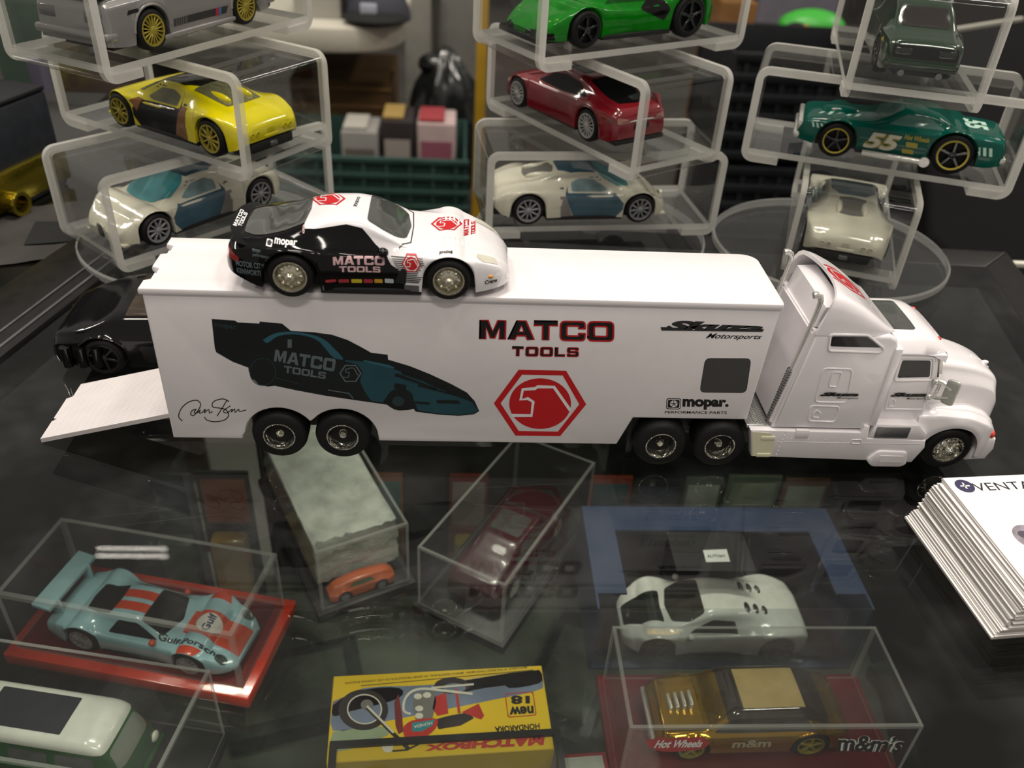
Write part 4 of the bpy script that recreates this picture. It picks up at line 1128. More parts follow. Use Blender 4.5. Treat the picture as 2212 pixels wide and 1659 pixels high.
# side vent, tail lip spoiler
side_patch(V_, 'side_vent', [(0.585, 4.6), (0.625, 4.4), (0.63, 8.2), (0.615, 9.2), (0.6, 7.4)], MATTE, 0.1, 0.4)
g = G(); V2 = []; n_ = 15
for k in range(n_):
    a = (k / (n_ - 1) - 0.5) * 2; y = a * 13.2; x = -0.488 * vL + 3.2 * abs(a) ** 2.4
    V2 += [(x - 0.6, y, 15.9 - 1.4 * abs(a) ** 3), (x + 2.6, y, 14.6 - 1.2 * abs(a) ** 3), (x + 0.3, y, 13.0 - abs(a) ** 3)]
F2 = []
for k in range(n_ - 1):
    for q in range(3): F2.append((3 * k + q, 3 * k + (q + 1) % 3, 3 * k + 3 + (q + 1) % 3, 3 * k + 3 + q))
F2 += [(0, 2, 1), (3 * n_ - 3, 3 * n_ - 2, 3 * n_ - 1)]
g.add(V2, F2); sp_ = g.obj('tail_spoiler', VB, vroot)
spbv = g.bvh()
for body_, v0, v1_, m_ in (('MATCO', -5.2, 5.2, WINK), ('TOOLS', -4.4, 4.4, WINK)):
    dx = 0 if body_ == 'MATCO' else -1.1
    m2 = map2(block2(body_)[0], lambda u, v: (-0.488 * vL + 1.15 + dx * -1 - v * 0.9, v0 + (v1_ - v0) * u)); conform('lettering', m2, spbv, *TOP, 0.08, m_, sp_)

# ------------------------------------------------------------------ tiered acrylic display stands
CL, CW_, CH, CT = 105.5, 46.1, 38.6, 3.0
FLOORH = 5.5


def case_wrap():
    """bent acrylic sheet: top, two ends, two inturned feet; sawn edges frosted"""
    lip = 14.0; r = 3.6; h = CH; x = CL / 2 - CT / 2; b = CT / 2; tz = h - CT / 2
    P = []
    P.append((-x + lip, b))
    for cx, cz, a0, a1 in ((-x + r, b + r, 270, 180), (-x + r, tz - r, 180, 90), (x - r, tz - r, 90, 0), (x - r, b + r, 0, -90)):
        for k in range(7):
            a = math.radians(a0 + (a1 - a0) * k / 6); P.append((cx + r * math.cos(a), cz + r * math.sin(a)))
    P.append((x - lip, b))
    N = len(P); O = []; I = []
    for i, p in enumerate(P):
        q0 = np.array(P[max(i - 1, 0)]); q1 = np.array(P[min(i + 1, N - 1)]); d = (q1 - q0) / np.hypot(*(q1 - q0)); n = np.array([-d[1], d[0]])
        O.append(tuple(np.array(p) + n * CT / 2)); I.append(tuple(np.array(p) - n * CT / 2))
    ys = [-CW_ / 2, -CW_ / 2 + 2.3, CW_ / 2 - 2.3, CW_ / 2]; V = []; F = []; M = []
    idx = lambda l, k, i: (l * 4 + k) * N + i
    for l, Q in ((0, O), (1, I)):
        for y in ys: V += [(a, y, b_) for a, b_ in Q]
    for l in (0, 1):
        for k in range(3):
            for i in range(N - 1):
                q = (idx(l, k, i), idx(l, k, i + 1), idx(l, k + 1, i + 1), idx(l, k + 1, i)); F.append(q[::-1] if l == 0 else q); M.append(2 if k != 1 else 0)
    for k in (0, 3):
        for i in range(N - 1):
            q = (idx(0, k, i), idx(1, k, i), idx(1, k, i + 1), idx(0, k, i + 1)); F.append(q if k == 0 else q[::-1]); M.append(1)
    for i in (0, N - 1):
        for k in range(3):
            q = (idx(0, k, i), idx(0, k + 1, i), idx(1, k + 1, i), idx(1, k, i)); F.append(q); M.append(1)
    bm = bmesh.new(); vv = [bm.verts.new(v) for v in V]
    fs = [bm.faces.new([vv[i] for i in f_]) for f_ in F]
    for f_, m_ in zip(fs, M): f_.material_index = m_
    bmesh.ops.recalc_face_normals(bm, faces=bm.faces[:])
    g = G()
    bm.verts.index_update()
    g.V = [tuple(v.co) for v in bm.verts]; g.F = [tuple(v.index for v in f_.verts) for f_ in bm.faces]; g.M = [f_.material_index for f_ in bm.faces]; bm.free(); return g


WRAP = case_wrap()


def case(name, label, x, y, z, yaw, ground):
    root = thing('display_case', label, 'display case', (x, y, z), yaw)
    WRAP.obj('bent_cover', [ACR, FROST, REFR_EDGE], root, ang=30)
    g = G(); hx = CL / 2 - CT - 0.05; hy = CW_ / 2 - 0.4; zt = FLOORH
    g.add([(-hx, -hy, 3.02), (hx, -hy, 3.02), (hx, hy, 3.02), (-hx, hy, 3.02), (-hx, -hy, zt), (hx, -hy, zt), (hx, hy, zt), (-hx, hy, zt)],
          [(0, 3, 2, 1), (4, 5, 6, 7)], 0)
    g.add([(-hx, -hy, 3.02), (hx, -hy, 3.02), (hx, hy, 3.02), (-hx, hy, 3.02), (-hx, -hy, zt), (hx, -hy, zt), (hx, hy, zt), (-hx, hy, zt)],
          [(0, 1, 5, 4), (1, 2, 6, 5), (2, 3, 7, 6), (3, 0, 4, 7)], 1)
    g.obj('floor_panel', [ACR, FROST], root, smooth=False)
    g = G(); g.lathe([(0, ground - z), (4.6, ground - z), (4.6, 3.0), (0, 3.0)], (0, 0, 0), 'z', 24); g.obj('pivot_post', ACR, root)
    return root


Z0 = 9.2; DZ = CH + 0.3
SP = {'LB': (-26.8, 151.3, 0, 46.4), 'LM': (-23.9, 146.2, 1, -33.4), 'LT': (-22.9, 135.9, 2, 60.4), 'MB': (145.7, 168.6, 0, 6.4), 'MM': (143.4, 167.5, 1, -57.9), 'MT': (145.4, 162.5, 2, 30.8), 'RB': (260.7, 156.6, 0, 69.7), 'RM': (259.7, 146.0, 1, -20.2), 'RT': (257.8, 142.5, 2, 72.6)}
CLAB = {'LB': 'clear acrylic case around the cream car with a turquoise windscreen, lowest tier', 'LM': 'clear acrylic case holding the yellow and black car', 'LT': 'clear acrylic case holding the silver coupe with gold wheels',
        'MB': 'clear acrylic case around the cream car seen side-on, lowest tier', 'MM': 'clear acrylic case holding the dark red hatchback', 'MT': 'clear acrylic case holding the bright green see-through car',
        'RB': 'clear acrylic case around the cream car seen from behind, lowest tier', 'RM': 'clear acrylic case holding the teal car numbered 55', 'RT': 'clear acrylic case holding the dark green car seen from behind'}
CASE = {}
for k, (x, y, l, yaw) in SP.items():
    z = Z0 + DZ * l; CASE[k] = (x, y, z, yaw)
    case(k, CLAB[k], x, y, z, yaw, 4.0 if l == 0 else z - 0.3)
for k, lab in (('L', 'round clear base plate under the stack with the yellow car'), ('M', 'round clear base plate under the stack with the dark red car'), ('R', 'round clear base plate under the stack with the teal car')):
    x, y = {'L': (-26.8, 151.3), 'M': (145.7, 166), 'R': (258.5, 158)}[k]
    b_ = thing('base_plate', lab, 'base plate', (x, y, 0)); g = G(); R_ = 54.0
    g.lathe([(0, 0), (R_ - 0.8, 0), (R_, 0.8), (R_, 3.2), (R_ - 0.8, 4.0), (0, 4.0)], (0, 0, 0), 'z', 72)
    g.M = [1 if (i % 5) in (1, 2, 3) else 0 for i in range(len(g.F))]; g.obj('disc', [ACR, RIMC], b_, ang=30)
    g = G(); g.lathe([(0, 3.9), (6.0, 3.9), (6.0, 4.6), (4.7, 4.6)], (0, 0, 0), 'z', 24); g.obj('boss', ACR, b_)


def car_in_case(k, pr, pf, half, wmax, near_right=True, clen=80):
    """car place from the two near wheel contacts in the photo, kept inside its case"""
    x, y, z, yaw = CASE[k]; zf = z + FLOORH
    A, B = AZ(*pr, zf), AZ(*pf, zf); d = B - A; ya = math.atan2(d[1], d[0]); mid = (A + B) / 2
    n = np.array([-math.sin(ya), math.cos(ya)]) * (1 if near_right else -1)
    c = mid[:2] + n * half
    a = math.radians(yaw); u = np.array([math.cos(a), math.sin(a)]); w_ = np.array([-math.sin(a), math.cos(a)]); rel = c - np.array([x, y])
    lu, lw = rel @ u, rel @ w_
    lw = max(-(CW_ / 2 - wmax - 1.2), min(CW_ / 2 - wmax - 1.2, lw)); lim = max(0.5, CL / 2 - CT - clen / 2 - 1.0); lu = max(-lim, min(lim, lu))
    c = np.array([x, y]) + u * lu + w_ * lw
    best = min((yaw, yaw + 180, yaw - 180), key=lambda q: abs((math.degrees(ya) - q + 180) % 360 - 180))
    diff = (math.degrees(ya) - best + 180) % 360 - 180
    return (c[0], c[1], zf + 0.02), best + max(-4, min(4, diff))


# --- mid-engined supercar casting, used four times
def bug_spec():
    return dict(L=79.0, zt=[(0, 11.0), (0.02, 13.2), (0.08, 15.4), (0.2, 17.6), (0.35, 20.4), (0.47, 21.8), (0.54, 21.6), (0.62, 19.4), (0.72, 15.8), (0.8, 13.4), (0.9, 11.2), (0.96, 9.2), (1, 6.4)],
                zs=[(0, 10.2), (0.05, 13.6), (0.18, 16.0), (0.3, 15.0), (0.45, 13.4), (0.62, 13.0), (0.8, 14.0), (0.9, 11.8), (0.96, 8.8), (1, 5.8)],
                w=[(0, 12.5), (0.02, 14.6), (0.08, 16.6), (0.2, 17.6), (0.32, 17.0), (0.45, 15.9), (0.6, 16.0), (0.78, 17.2), (0.88, 16.4), (0.95, 13.8), (0.985, 11), (1, 8.6)],
                wt=[(0, 8.6), (0.15, 9), (0.3, 9.4), (0.5, 10.2), (0.6, 10.8), (0.74, 11.8), (0.9, 9.4), (1, 6)],
                zb=[(0, 6.6), (0.04, 4.4), (0.1, 3.4), (0.9, 2.8), (1, 3.2)], edge=0.9)


TURQ = mat('turquoise_glass', '4f9fa6', 0.06, coat=1.0, var=0.35, scale=70); BLUEP = mat('slate_blue_paint', '3f5f70', 0.2, coat=0.7); GREYP = mat('taupe_grey_paint', '857f7c', 0.3, coat=0.4)


def supercar(k, label, paint, loc, yaw, door, roof, rim, screen, pillar=None):
    grave = paint
    C = car('toy_supercar', label, bug_spec(), paint, loc, yaw, dict(tr=0.18, tf=0.82, rr=6.9, rf=6.6, wd=5.6), rim, 10, 'spoke')
    root, bv, f, L = C
    top_patch(C, 'roof_panel', [(0.36, 0), (0.36, 5.6), (0.42, 9.4), (0.56, 9.6), (0.60, 0)], roof, 0.06, 0.6)
    top_patch(C, 'windscreen', [(0.575, 0), (0.565, 8.2), (0.60, 10.8), (0.70, 12.6), (0.765, 9.0), (0.785, 0)], screen, 0.12, 1.6)
    side_patch(C, 'door', [(0.44, 3.0), (0.685, 3.0), (0.735, 8.2), (0.675, 13.2), (0.645, 14.2), (0.58, 19.6), (0.50, 20.4), (0.415, 18.6), (0.385, 13.2)], door, 0.06, 0.6)
    side_patch(C, 'window_frame', [(0.40, 13.6), (0.405, 19.2), (0.47, 21.0), (0.56, 20.6), (0.68, 14.0), (0.66, 13.0)], pillar or paint, 0.09, 0.8)
    side_patch(C, 'side_window', [(0.425, 14.0), (0.42, 17.4), (0.47, 19.0), (0.55, 18.8), (0.635, 14.6), (0.60, 13.8)], screen if screen is not TURQ else mat('pale_blue_glass', '7d9aa0', 0.08, coat=1.0, var=0.3), 0.12, 0.9)
    side_patch(C, 'side_intake', [(0.365, 3.6), (0.435, 3.2), (0.39, 12.6), (0.355, 12.8)], GREYP, 0.1, 0.4)
    side_patch(C, 'side_scoop', [(0.30, 7.6), (0.365, 8.6), (0.37, 11.6), (0.345, 11.2)], paint, 0.12, 0.4)
    for s_ in (-1, 1):
        g = G(); h_ = bv.ray_cast(Vector(((0.365 - 0.5) * L, s_ * 60, 15.2)), Vector((0, -s_, 0)))
        if h_[0]:
            g.lathe([(0.0, 0), (0.55, 0), (0.8, 0.25), (1.05, 0.0)], (h_[0].x, h_[0].y, h_[0].z), 'y', 16); g.obj('fuel_cap', GREYM, root)
    # engine bay between twin humps
    top_patch(C, 'engine_bay', [(0.17, 0), (0.18, 4.6), (0.33, 5.6), (0.345, 0)], mat('engine_grey', '6f6c66', 0.5), 0.08, 0.5)
    for s_ in (-1, 1):
        g = G(); g.ball(((0.27 - 0.5) * L, s_ * 5.2, 17.8), 7.5, 1.7, 2.2, n=14); g.obj('intake_hump', paint, root)
    for q in range(4):
        g = G(); g.box((0.2 - 0.5) * L + 2.4 * q, (0.2 - 0.5) * L + 2.4 * q + 1.2, -2.6, 2.6, 15, 17.7 + 0.45 * q, 0.3); g.obj('engine_rib', mat('engine_cream', 'c9c2b2', 0.5), root)
    # tail: round lamps, number panel, exhaust, black diffuser
    conform('diffuser', poly2(rpoly([(-12.5, 1.5), (12.5, 1.5), (11.6, 6.6), (-11.6, 6.6)], 0.8)), bv, *REAR, 0.1, BLK2, root)
    g = G(); g.box(-0.5 * L - 0.3, -0.5 * L + 3, -10.5, 10.5, 2.4, 6.0, 0.5); g.obj('rear_valance', BLK2, root)
    g = G(); g.box(-0.5 * L - 1.2, -0.5 * L + 1, -1.7, 1.7, 3.4, 5.2, 0.3); g.obj('exhaust', GREYM, root)
    for yy in (-9.6, -6.9, 6.9, 9.6):
        h_ = bv.ray_cast(Vector((-200, yy, 9.0)), Vector((1, 0, 0)))
        if h_[0]:
            g = G(); g.lathe([(0, -0.35), (0.35, -0.35), (0.4, 0.0), (0.75, 0.0), (0.8, -0.3), (1.05, -0.3), (1.1, 0.1)], tuple(h_[0]), 'x', 18); g.M = [1 if i % 6 in (2, 5) else 0 for i in range(len(g.F))]; g.obj('tail_lamp', [paint, grave], root)
    g = G(); g.box(-0.5 * L - 0.35, -0.5 * L + 0.5, -3.6, 3.6, 6.7, 8.0, 0.25); g.obj('plate_panel', grave, root)
    conform('emblem', fit2(text2('EB', 0.04), -1.6, 8.9, 1.6, 10.4), bv, *REAR, 0.25, grave, root)
    # nose: horseshoe grille and headlamps
    g = G(); hs = [(0.497 * L, y, z) for y, z in arc(0, 6.2, 2.5, -10, 190, 12)]; g.tube([(hs[0][0] - 0.3, hs[0][1], 3.2)] + hs + [(hs[-1][0] - 0.3, hs[-1][1], 3.2)], 0.55, 8); g.obj('horseshoe_grille', paint, root)
    conform('grille', poly2(rpoly([(-2.2, 3.2), (2.2, 3.2), (2.2, 7.6), (-2.2, 7.6)], 1.4)), bv, *FRONT, 0.1, INKG, root)
    for s_ in (-1, 1):
        conform('headlamp', poly2(rpoly([((0.88 - 0.5) * L, s_ * 10), ((0.945 - 0.5) * L, s_ * 8.4), ((0.95 - 0.5) * L, s_ * 10.4), ((0.905 - 0.5) * L, s_ * 12.6)], 0.7)), bv, *TOP, 0.08, paint, root)
    g = G(); g.box(0.40 * L, 0.492 * L, -13.0, 13.0, 1.9, 3.1, 0.4); g.obj('front_splitter', paint, root)
    return C


CREAMP = mat('cream_pearl_paint', 'dedac6', 0.16, coat=0.9, var=0.03)
loc, yw = car_in_case('LB', (568, 445), (338, 531), 15.5, 17.6, near_right=False)
supercar('LB', 'cream toy supercar with turquoise windscreen, nose towards the brass trimmed case', CREAMP, loc, yw, BLUEP, BLUEP, GUN, TURQ)
loc, yw = car_in_case('MB', (1126, 487), (1370, 482), 15.5, 17.6, True)
supercar('MB', 'cream toy supercar with slate blue door, side-on under the dark red car', CREAMP, loc, yw, BLUEP, BLUEP, GUN, TURQ)
x, y, z, yw = CASE['RB']
a = math.radians(yw); supercar('RB', 'cream toy supercar with its tail to the truck cab, under the teal car', CREAMP, (x - 7.8 * math.cos(a), y - 7.8 * math.sin(a), z + FLOORH + 0.02), yw, BLUEP, BLUEP, GUN, TURQ)
YEL = mat('yellow_enamel', 'e3d409', 0.16, coat=0.9, var=0.04); COPPER = mat('copper_brown', '8a5526', 0.25, metal=0.4, coat=0.6)
loc, yw = car_in_case('LM', (482, 342), (275, 274), 15.5, 17.6, near_right=False)
Y_ = supercar('LM', 'bright yellow toy supercar with black doors and copper band', YEL, loc, yw, BLK, mat('dark_roof', '1a1712', 0.1, coat=1.0), GOLDM, mat('yellowish_glass', '6b6a3c', 0.07, coat=1.0, var=0.4), YEL)
side_patch(Y_, 'copper_band', [(0.345, 2.8), (0.44, 2.8), (0.395, 12.9), (0.385, 14.8), (0.34, 14.8)], COPPER, 0.15, 0.4)
side_patch(Y_, 'copper_band', [(0.69, 8.6), (0.735, 12.2), (0.69, 13.6), (0.66, 13.2)], COPPER, 0.15, 0.4)
top_patch(Y_, 'engine_cover', [(0.15, 0), (0.16, 8.2), (0.36, 9.4), (0.37, 0)], mat('crinkled_clear', 'aaa87c', 0.12, metal=0.7, bump=1.0, scale=300, bscale=500), 0.14, 0.5)
# --- silver saloon coupe, top left
SSP = dict(L=84.0, zt=[(0, 14), (0.015, 17.6), (0.05, 18.6), (0.19, 19.0), (0.24, 21.0), (0.31, 25.6), (0.37, 27.0), (0.54, 27.0), (0.61, 25.2), (0.70, 19.2), (0.9, 18.0), (0.97, 17.0), (1, 13.5)],
           zs=[(0, 13), (0.02, 16.4), (0.3, 17.2), (0.7, 17.0), (0.97, 15.6), (1, 12)], w=[(0, 14.2), (0.02, 15.2), (0.2, 15.9), (0.5, 15.3), (0.8, 15.9), (0.97, 15.0), (1, 14)],
           wt=[(0, 13), (0.2, 13), (0.3, 11), (0.55, 11), (0.7, 13.2), (1, 12.6)], zb=[(0, 4.6), (0.1, 3.6), (0.9, 3.4), (1, 4.2)], edge=0.95)
loc, yw = car_in_case('LT', (295, 118), (512, 56), 13.6, 15.9, True, 89)
C = car('toy_coupe', 'silver toy saloon coupe with gold mesh wheels and black side stripe', SSP, SILV, loc, yw, dict(tr=0.225, tf=0.80, rr=6.8, rf=6.8, wd=5.0), GOLDM, 18)
root, bv, f, L = C
side_patch(C, 'side_window', [(0.28, 18.2), (0.335, 24.6), (0.55, 24.8), (0.66, 18.4)], DGLASS, 0.1, 0.6); top_patch(C, 'rear_window', [(0.215, 0), (0.22, 10.8), (0.31, 9.6), (0.315, 0)], DGLASS, 0.1, 0.8); top_patch(C, 'windscreen', [(0.60, 0), (0.60, 9.6), (0.69, 11.6), (0.70, 0)], DGLASS, 0.1, 0.8)
side_patch(C, 'black_stripe', [(0.34, 6.2), (0.665, 6.2), (0.68, 8.6), (0.345, 8.6)], INKG, 0.1, 0.1)
for t0, m_ in ((0.615, mat('stripe_blue', '3a6f9c', 0.4)), (0.597, mat('stripe_crimson', 'b3213d', 0.4))): side_patch(C, 'stripe_flash', [(t0, 6.1), (t0 + 0.016, 6.1), (t0 + 0.022, 8.7), (t0 + 0.006, 8.7)], m_, 0.16, 0.05)
for k in range(7): side_patch(C, 'stripe_dash', [(0.35 + 0.011 * k, 6.1), (0.353 + 0.011 * k, 6.1), (0.358 + 0.011 * k, 8.7), (0.355 + 0.011 * k, 8.7)], SILV, 0.16, 0.02)
side_patch(C, 'flank_mark', [(0.105, 13.0), (0.165, 13.6), (0.16, 14.6), (0.115, 14.4)], INK, 0.1, 0.4)
g = G(); g.box(-0.5 * L - 1.6, -0.5 * L + 4, -15.6, 15.6, 6.0, 8.8, 0.9); g.obj('rear_bumper', SILV, root); g = G(); g.box(0.5 * L - 4, 0.5 * L + 1.6, -15.4, 15.4, 5.4, 8.4, 0.9); g.obj('front_bumper', SILV, root)
g = G(); g.box(-0.5 * L - 0.4, -0.5 * L + 4.5, -13.4, 13.4, 18.6, 20.8, 0.7); g.obj('boot_spoiler', SILV, root)
g = G(); g.cyl((-0.5 * L - 1.5, -9.2, 3.6), 'x', 0.9, -1.2, 3, 14); g.obj('exhaust', GREYM, root)
for s_ in (-1, 1):
    g = G(); g.box(-0.5 * L - 0.25, -0.5 * L + 1, *sorted((s_ * 6.2, s_ * 13.6)), 11.2, 14.8, 0.4); g.obj('tail_lamp', mat('dull_lamp', '6f686a', 0.2, coat=1.0), root)
    g = G(); g.box(-0.28 * L + 5, 0.22 * L, *sorted((s_ * 15.0, s_ * 16.0)), 2.8, 4.4, 0.5); g.obj('side_skirt', SILV, root)
    for t, r in ((0.225, 8.2), (0.8, 8.2)):
        g = G(); g.tube([((t - 0.5) * L + r * math.cos(a), s_ * 15.6, 6.8 + r * math.sin(a)) for a in np.linspace(0.05, math.pi - 0.05, 16)], 0.55, 8); g.obj('arch_flare', SILV, root)

# --- dark red hatchback saloon
MAROON = mat('maroon_enamel', '7c1420', 0.14, coat=1.0, var=0.06)
RSP = dict(L=81.0, zt=[(0, 12.5), (0.02, 15.4), (0.06, 17.0), (0.15, 18.2), (0.26, 21.2), (0.38, 23.4), (0.48, 23.8), (0.57, 22.4), (0.68, 17.6), (0.76, 15.4), (0.9, 13.6), (0.97, 11.4), (1, 8)],
           zs=[(0, 11), (0.03, 14.2), (0.2, 15.6), (0.5, 14.8), (0.8, 14.2), (0.93, 11.8), (1, 7.2)], w=[(0, 12.4), (0.03, 14.2), (0.15, 15.7), (0.3, 15.6), (0.5, 15.1), (0.8, 15.6), (0.93, 14), (1, 10.5)],
           wt=[(0, 10), (0.15, 10.4), (0.3, 9.8), (0.5, 10.2), (0.62, 11), (0.8, 11), (1, 8)], zb=[(0, 5.0), (0.06, 3.6), (0.9, 3.2), (1, 3.8)], edge=0.91)
loc, yw = car_in_case('MM', (1275, 306), (1123, 231), 13.4, 15.7, False)
C = car('toy_hatchback', 'dark red toy hatchback saloon with silver wheels in the tier above the side-on cream car', RSP, MAROON, loc, yw, dict(tr=0.2, tf=0.815, rr=6.6, rf=6.6, wd=4.8), mat('bright_rim', 'bdbdbb', 0.25, metal=0.4), 14)
root, bv, f, L = C
side_patch(C, 'side_window', [(0.25, 16.6), (0.34, 20.6), (0.46, 21.6), (0.55, 20.6), (0.66, 15.6), (0.45, 15.4)], DGLASS, 0.1, 0.9); top_patch(C, 'rear_window', [(0.06, 0), (0.075, 8.0), (0.2, 9.0), (0.3, 8.6), (0.31, 0)], DGLASS, 0.1, 1.0); top_patch(C, 'windscreen', [(0.57, 0), (0.57, 9.4), (0.68, 11.2), (0.71, 0)], DGLASS, 0.1, 1.0)
top_patch(C, 'sunroof', [(0.36, 0), (0.36, 7.6), (0.52, 8), (0.52, 0)], DGLASS, 0.1, 1.0)
g = G(); g.tube([(-0.5 * L + 1.0, -10.2, 11.4), (-0.5 * L + 0.05, -5, 11.6), (-0.5 * L - 0.15, 0, 11.7), (-0.5 * L + 0.05, 5, 11.6), (-0.5 * L + 1.0, 10.2, 11.4)], 0.4, 8); g.obj('chrome_strip', CHR, root)
conform('plate', poly2(rpoly([(-4, 8.2), (4, 8.2), (4, 10.4), (-4, 10.4)], 0.4)), bv, *REAR, 0.1, MATTE, root)
for s_ in (-1, 1):
    conform('tail_lamp', poly2(rpoly([(s_ * 6.2, 10.9), (s_ * 12.6, 11.2), (s_ * 12.2, 13.4), (s_ * 7.6, 12.8)], 0.6)), bv, *REAR, 0.1, mat('lamp_rose', '9a6a62', 0.12, coat=1.0), root)
    side_patch(C, 'tail_lamp', [(0.01, 11.2), (0.075, 12.0), (0.03, 13.4)], mat('lamp_rose', '9a6a62'), 0.1, 0.4)
g = G(); g.box(-0.5 * L - 0.2, -0.5 * L + 6, -13.2, 13.2, 2.6, 4.6, 0.6); g.obj('rear_valance', BLK2, root)
g = G(); g.prism([(-0.475 * L, 14.5), (-0.44 * L, 19.5), (-0.40 * L, 19.2), (-0.41 * L, 15.0)], 'xz', -12.4, -10.8, 0.3); g.obj('tail_fin', MAROON, root)

# --- bright green see-through concept car
JG = jelly('green_jelly', '12b01c', 0.12); JG2 = jelly('dark_green_jelly', '0a6e14', 0.15)
GSP = dict(L=86.0, zt=[(0, 13), (0.03, 16), (0.12, 18.4), (0.3, 20.6), (0.45, 21.6), (0.56, 20.4), (0.7, 16.4), (0.82, 13.4), (0.94, 9.4), (1, 6)],
           zs=[(0, 12), (0.05, 15.6), (0.2, 17.8), (0.34, 14.0), (0.5, 12.4), (0.65, 13.2), (0.77, 15.2), (0.9, 10.6), (1, 5)],
           w=[(0, 13), (0.05, 16), (0.18, 17.8), (0.34, 16.0), (0.5, 15.0), (0.66, 16.4), (0.78, 17.4), (0.9, 15.6), (0.97, 13), (1, 10)],
           wt=[(0, 9), (0.2, 9), (0.45, 9.6), (0.6, 10), (0.8, 9), (1, 7)], zb=[(0, 6), (0.08, 4), (0.9, 3.2), (1, 3.6)], edge=0.9)
loc, yw = car_in_case('MT', (1449, 83), (1211, 109), 15.2, 17.8, False, 90)
C = car('toy_concept_car', 'bright green see-through plastic toy car with black wheels', GSP, JG, loc, yw, dict(tr=0.18, tf=0.78, rr=8.2, rf=6.9, wd=5.6), mat('black_rim', '15181a', 0.15, coat=0.8), 5)
root, bv, f, L = C
side_patch(C, 'side_intake', [(0.33, 7.4), (0.46, 12.0), (0.40, 16.2), (0.335, 15.4), (0.30, 11.4)], BLK, 0.12, 0.8); side_patch(C, 'side_window', [(0.42, 14.6), (0.44, 19.0), (0.56, 18.4), (0.66, 14.6)], JG2, 0.12, 0.8)
top_patch(C, 'windscreen', [(0.52, 0), (0.52, 8.6), (0.66, 10.2), (0.72, 0)], JG2, 0.12, 1.0)
g = G(); g.box(0.40 * L, 0.5 * L + 1.0, -13.5, 13.5, 2.2, 4.4, 0.6); g.obj('front_splitter', BLK, root)
for s_ in (-1, 1):
    for k in range(3):
        g = G(); g.ball(((0.90 + 0.02 * k - 0.5) * L, s_ * (12.6 - 2.2 * k), 9.8 - 0.9 * k), 1.5, 1.1, 0.9, n=10); g.obj('headlamp', jelly('lime_jelly', '8ce03a', 0.2), root)
    conform('nose_intake', poly2(rpoly([(s_ * 4, 4.2), (s_ * 10.5, 4.6), (s_ * 9.5, 6.6), (s_ * 4.5, 6.2)], 0.5)), bv, *FRONT, 0.1, BLK, root)
    side_patch(C, 'nose_intake', [(0.925, 3.6), (0.985, 3.6), (0.98, 5.6), (0.935, 6.2)], BLK, 0.1, 0.3)

# --- teal numbered muscle car
JT = jelly('teal_jelly', '0d7f6e', 0.10); LT = mat('pale_mint_ink', 'bfe0d0', 0.4)
MSP = dict(L=79.0, zt=[(0, 13), (0.02, 16.0), (0.1, 16.6), (0.22, 17.0), (0.34, 20.8), (0.42, 21.6), (0.5, 21.4), (0.58, 18.0), (0.66, 15.8), (0.9, 14.8), (0.97, 13.8), (1, 10)],
           zs=[(0, 12), (0.03, 14.8), (0.22, 15.8), (0.34, 14.8), (0.6, 14.0), (0.85, 13.8), (0.97, 12.8), (1, 9)], w=[(0, 13.6), (0.03, 14.8), (0.22, 16.0), (0.4, 15.0), (0.6, 14.8), (0.82, 15.4), (0.96, 14.4), (1, 13.2)],
           wt=[(0, 12), (0.2, 11.4), (0.4, 9.6), (0.52, 10), (0.64, 12), (1, 12)], zb=[(0, 6.0), (0.08, 4.6), (0.9, 4.4), (1, 5.4)], edge=0.93)
loc, yw = car_in_case('RM', (2065, 376), (1813, 338), 13.0, 16.0, False, 83)
C = car('toy_muscle_car', 'teal see-through toy muscle car numbered 55 with yellow-ringed wheels', MSP, JT, loc, yw, dict(tr=0.235, tf=0.80, rr=8.0, rf=7.0, wd=5.6), mat('black_rim', '15181a'), 5)
root, bv, f, L = C
YR = mat('yellow_ring', 'c7b63a', 0.4)
for t, r, tr_ in ((0.235, 8.0, 13.05), (0.80, 7.0, 13.05)):
    for s_ in (-1, 1):
        yy = s_ * (tr_ + 2.95); g = G(); g.lathe([(r * 0.66, 0), (r * 0.73, 0.25 * s_), (r * 0.73, -0.3 * s_), (r * 0.66, -0.3 * s_)], ((t - 0.5) * L, yy, r), 'y', 36, closed=True); g.obj('wheel_ring', YR, root)
cream_ = mat('cream_ink', 'd8d5c0', 0.4); gold_ = mat('gold_ink', 'a89a3c', 0.4)
for bd, m_, e_ in ((0.075, gold_, 0.14), (0.03, cream_, 0.2)): side_text(C, '55', 0.49, 5.8, 0.665, 12.2, m_, e_, bd, 0.25, left=True)
side_patch(C, 'stripe', [(0.72, 7.8), (0.745, 7.8), (0.80, 12.6), (0.755, 12.6)], cream_, 0.14, 0.1); side_patch(C, 'stripe', [(0.755, 9.6), (0.765, 9.6), (0.825, 12.8), (0.81, 12.8)], cream_, 0.14, 0.1)
side_text(C, 'Hot Wheels', 0.36, 11.2, 0.48, 13.2, gold_, 0.16, 0.03, 0.2, left=True)
for t0, z0_, z1_ in ((0.405, 8.4, 10.4), (0.415, 5.8, 7.6)): side_patch(C, 'flank_mark', [(t0, z0_), (t0 + 0.055, z0_), (t0 + 0.06, z1_), (t0 + 0.005, z1_)], gold_, 0.16, 0.3)
for k in range(3): side_patch(C, 'slash_mark', [(0.055 + 0.028 * k, 9.4), (0.07 + 0.028 * k, 9.4), (0.083 + 0.028 * k, 12.6), (0.068 + 0.028 * k, 12.6)], LT, 0.14, 0.05); side_patch(C, 'slash_mark', [(0.875 + 0.022 * k, 11.0), (0.885 + 0.022 * k, 11.0), (0.895 + 0.022 * k, 12.8), (0.885 + 0.022 * k, 12.8)], LT, 0.14, 0.05)
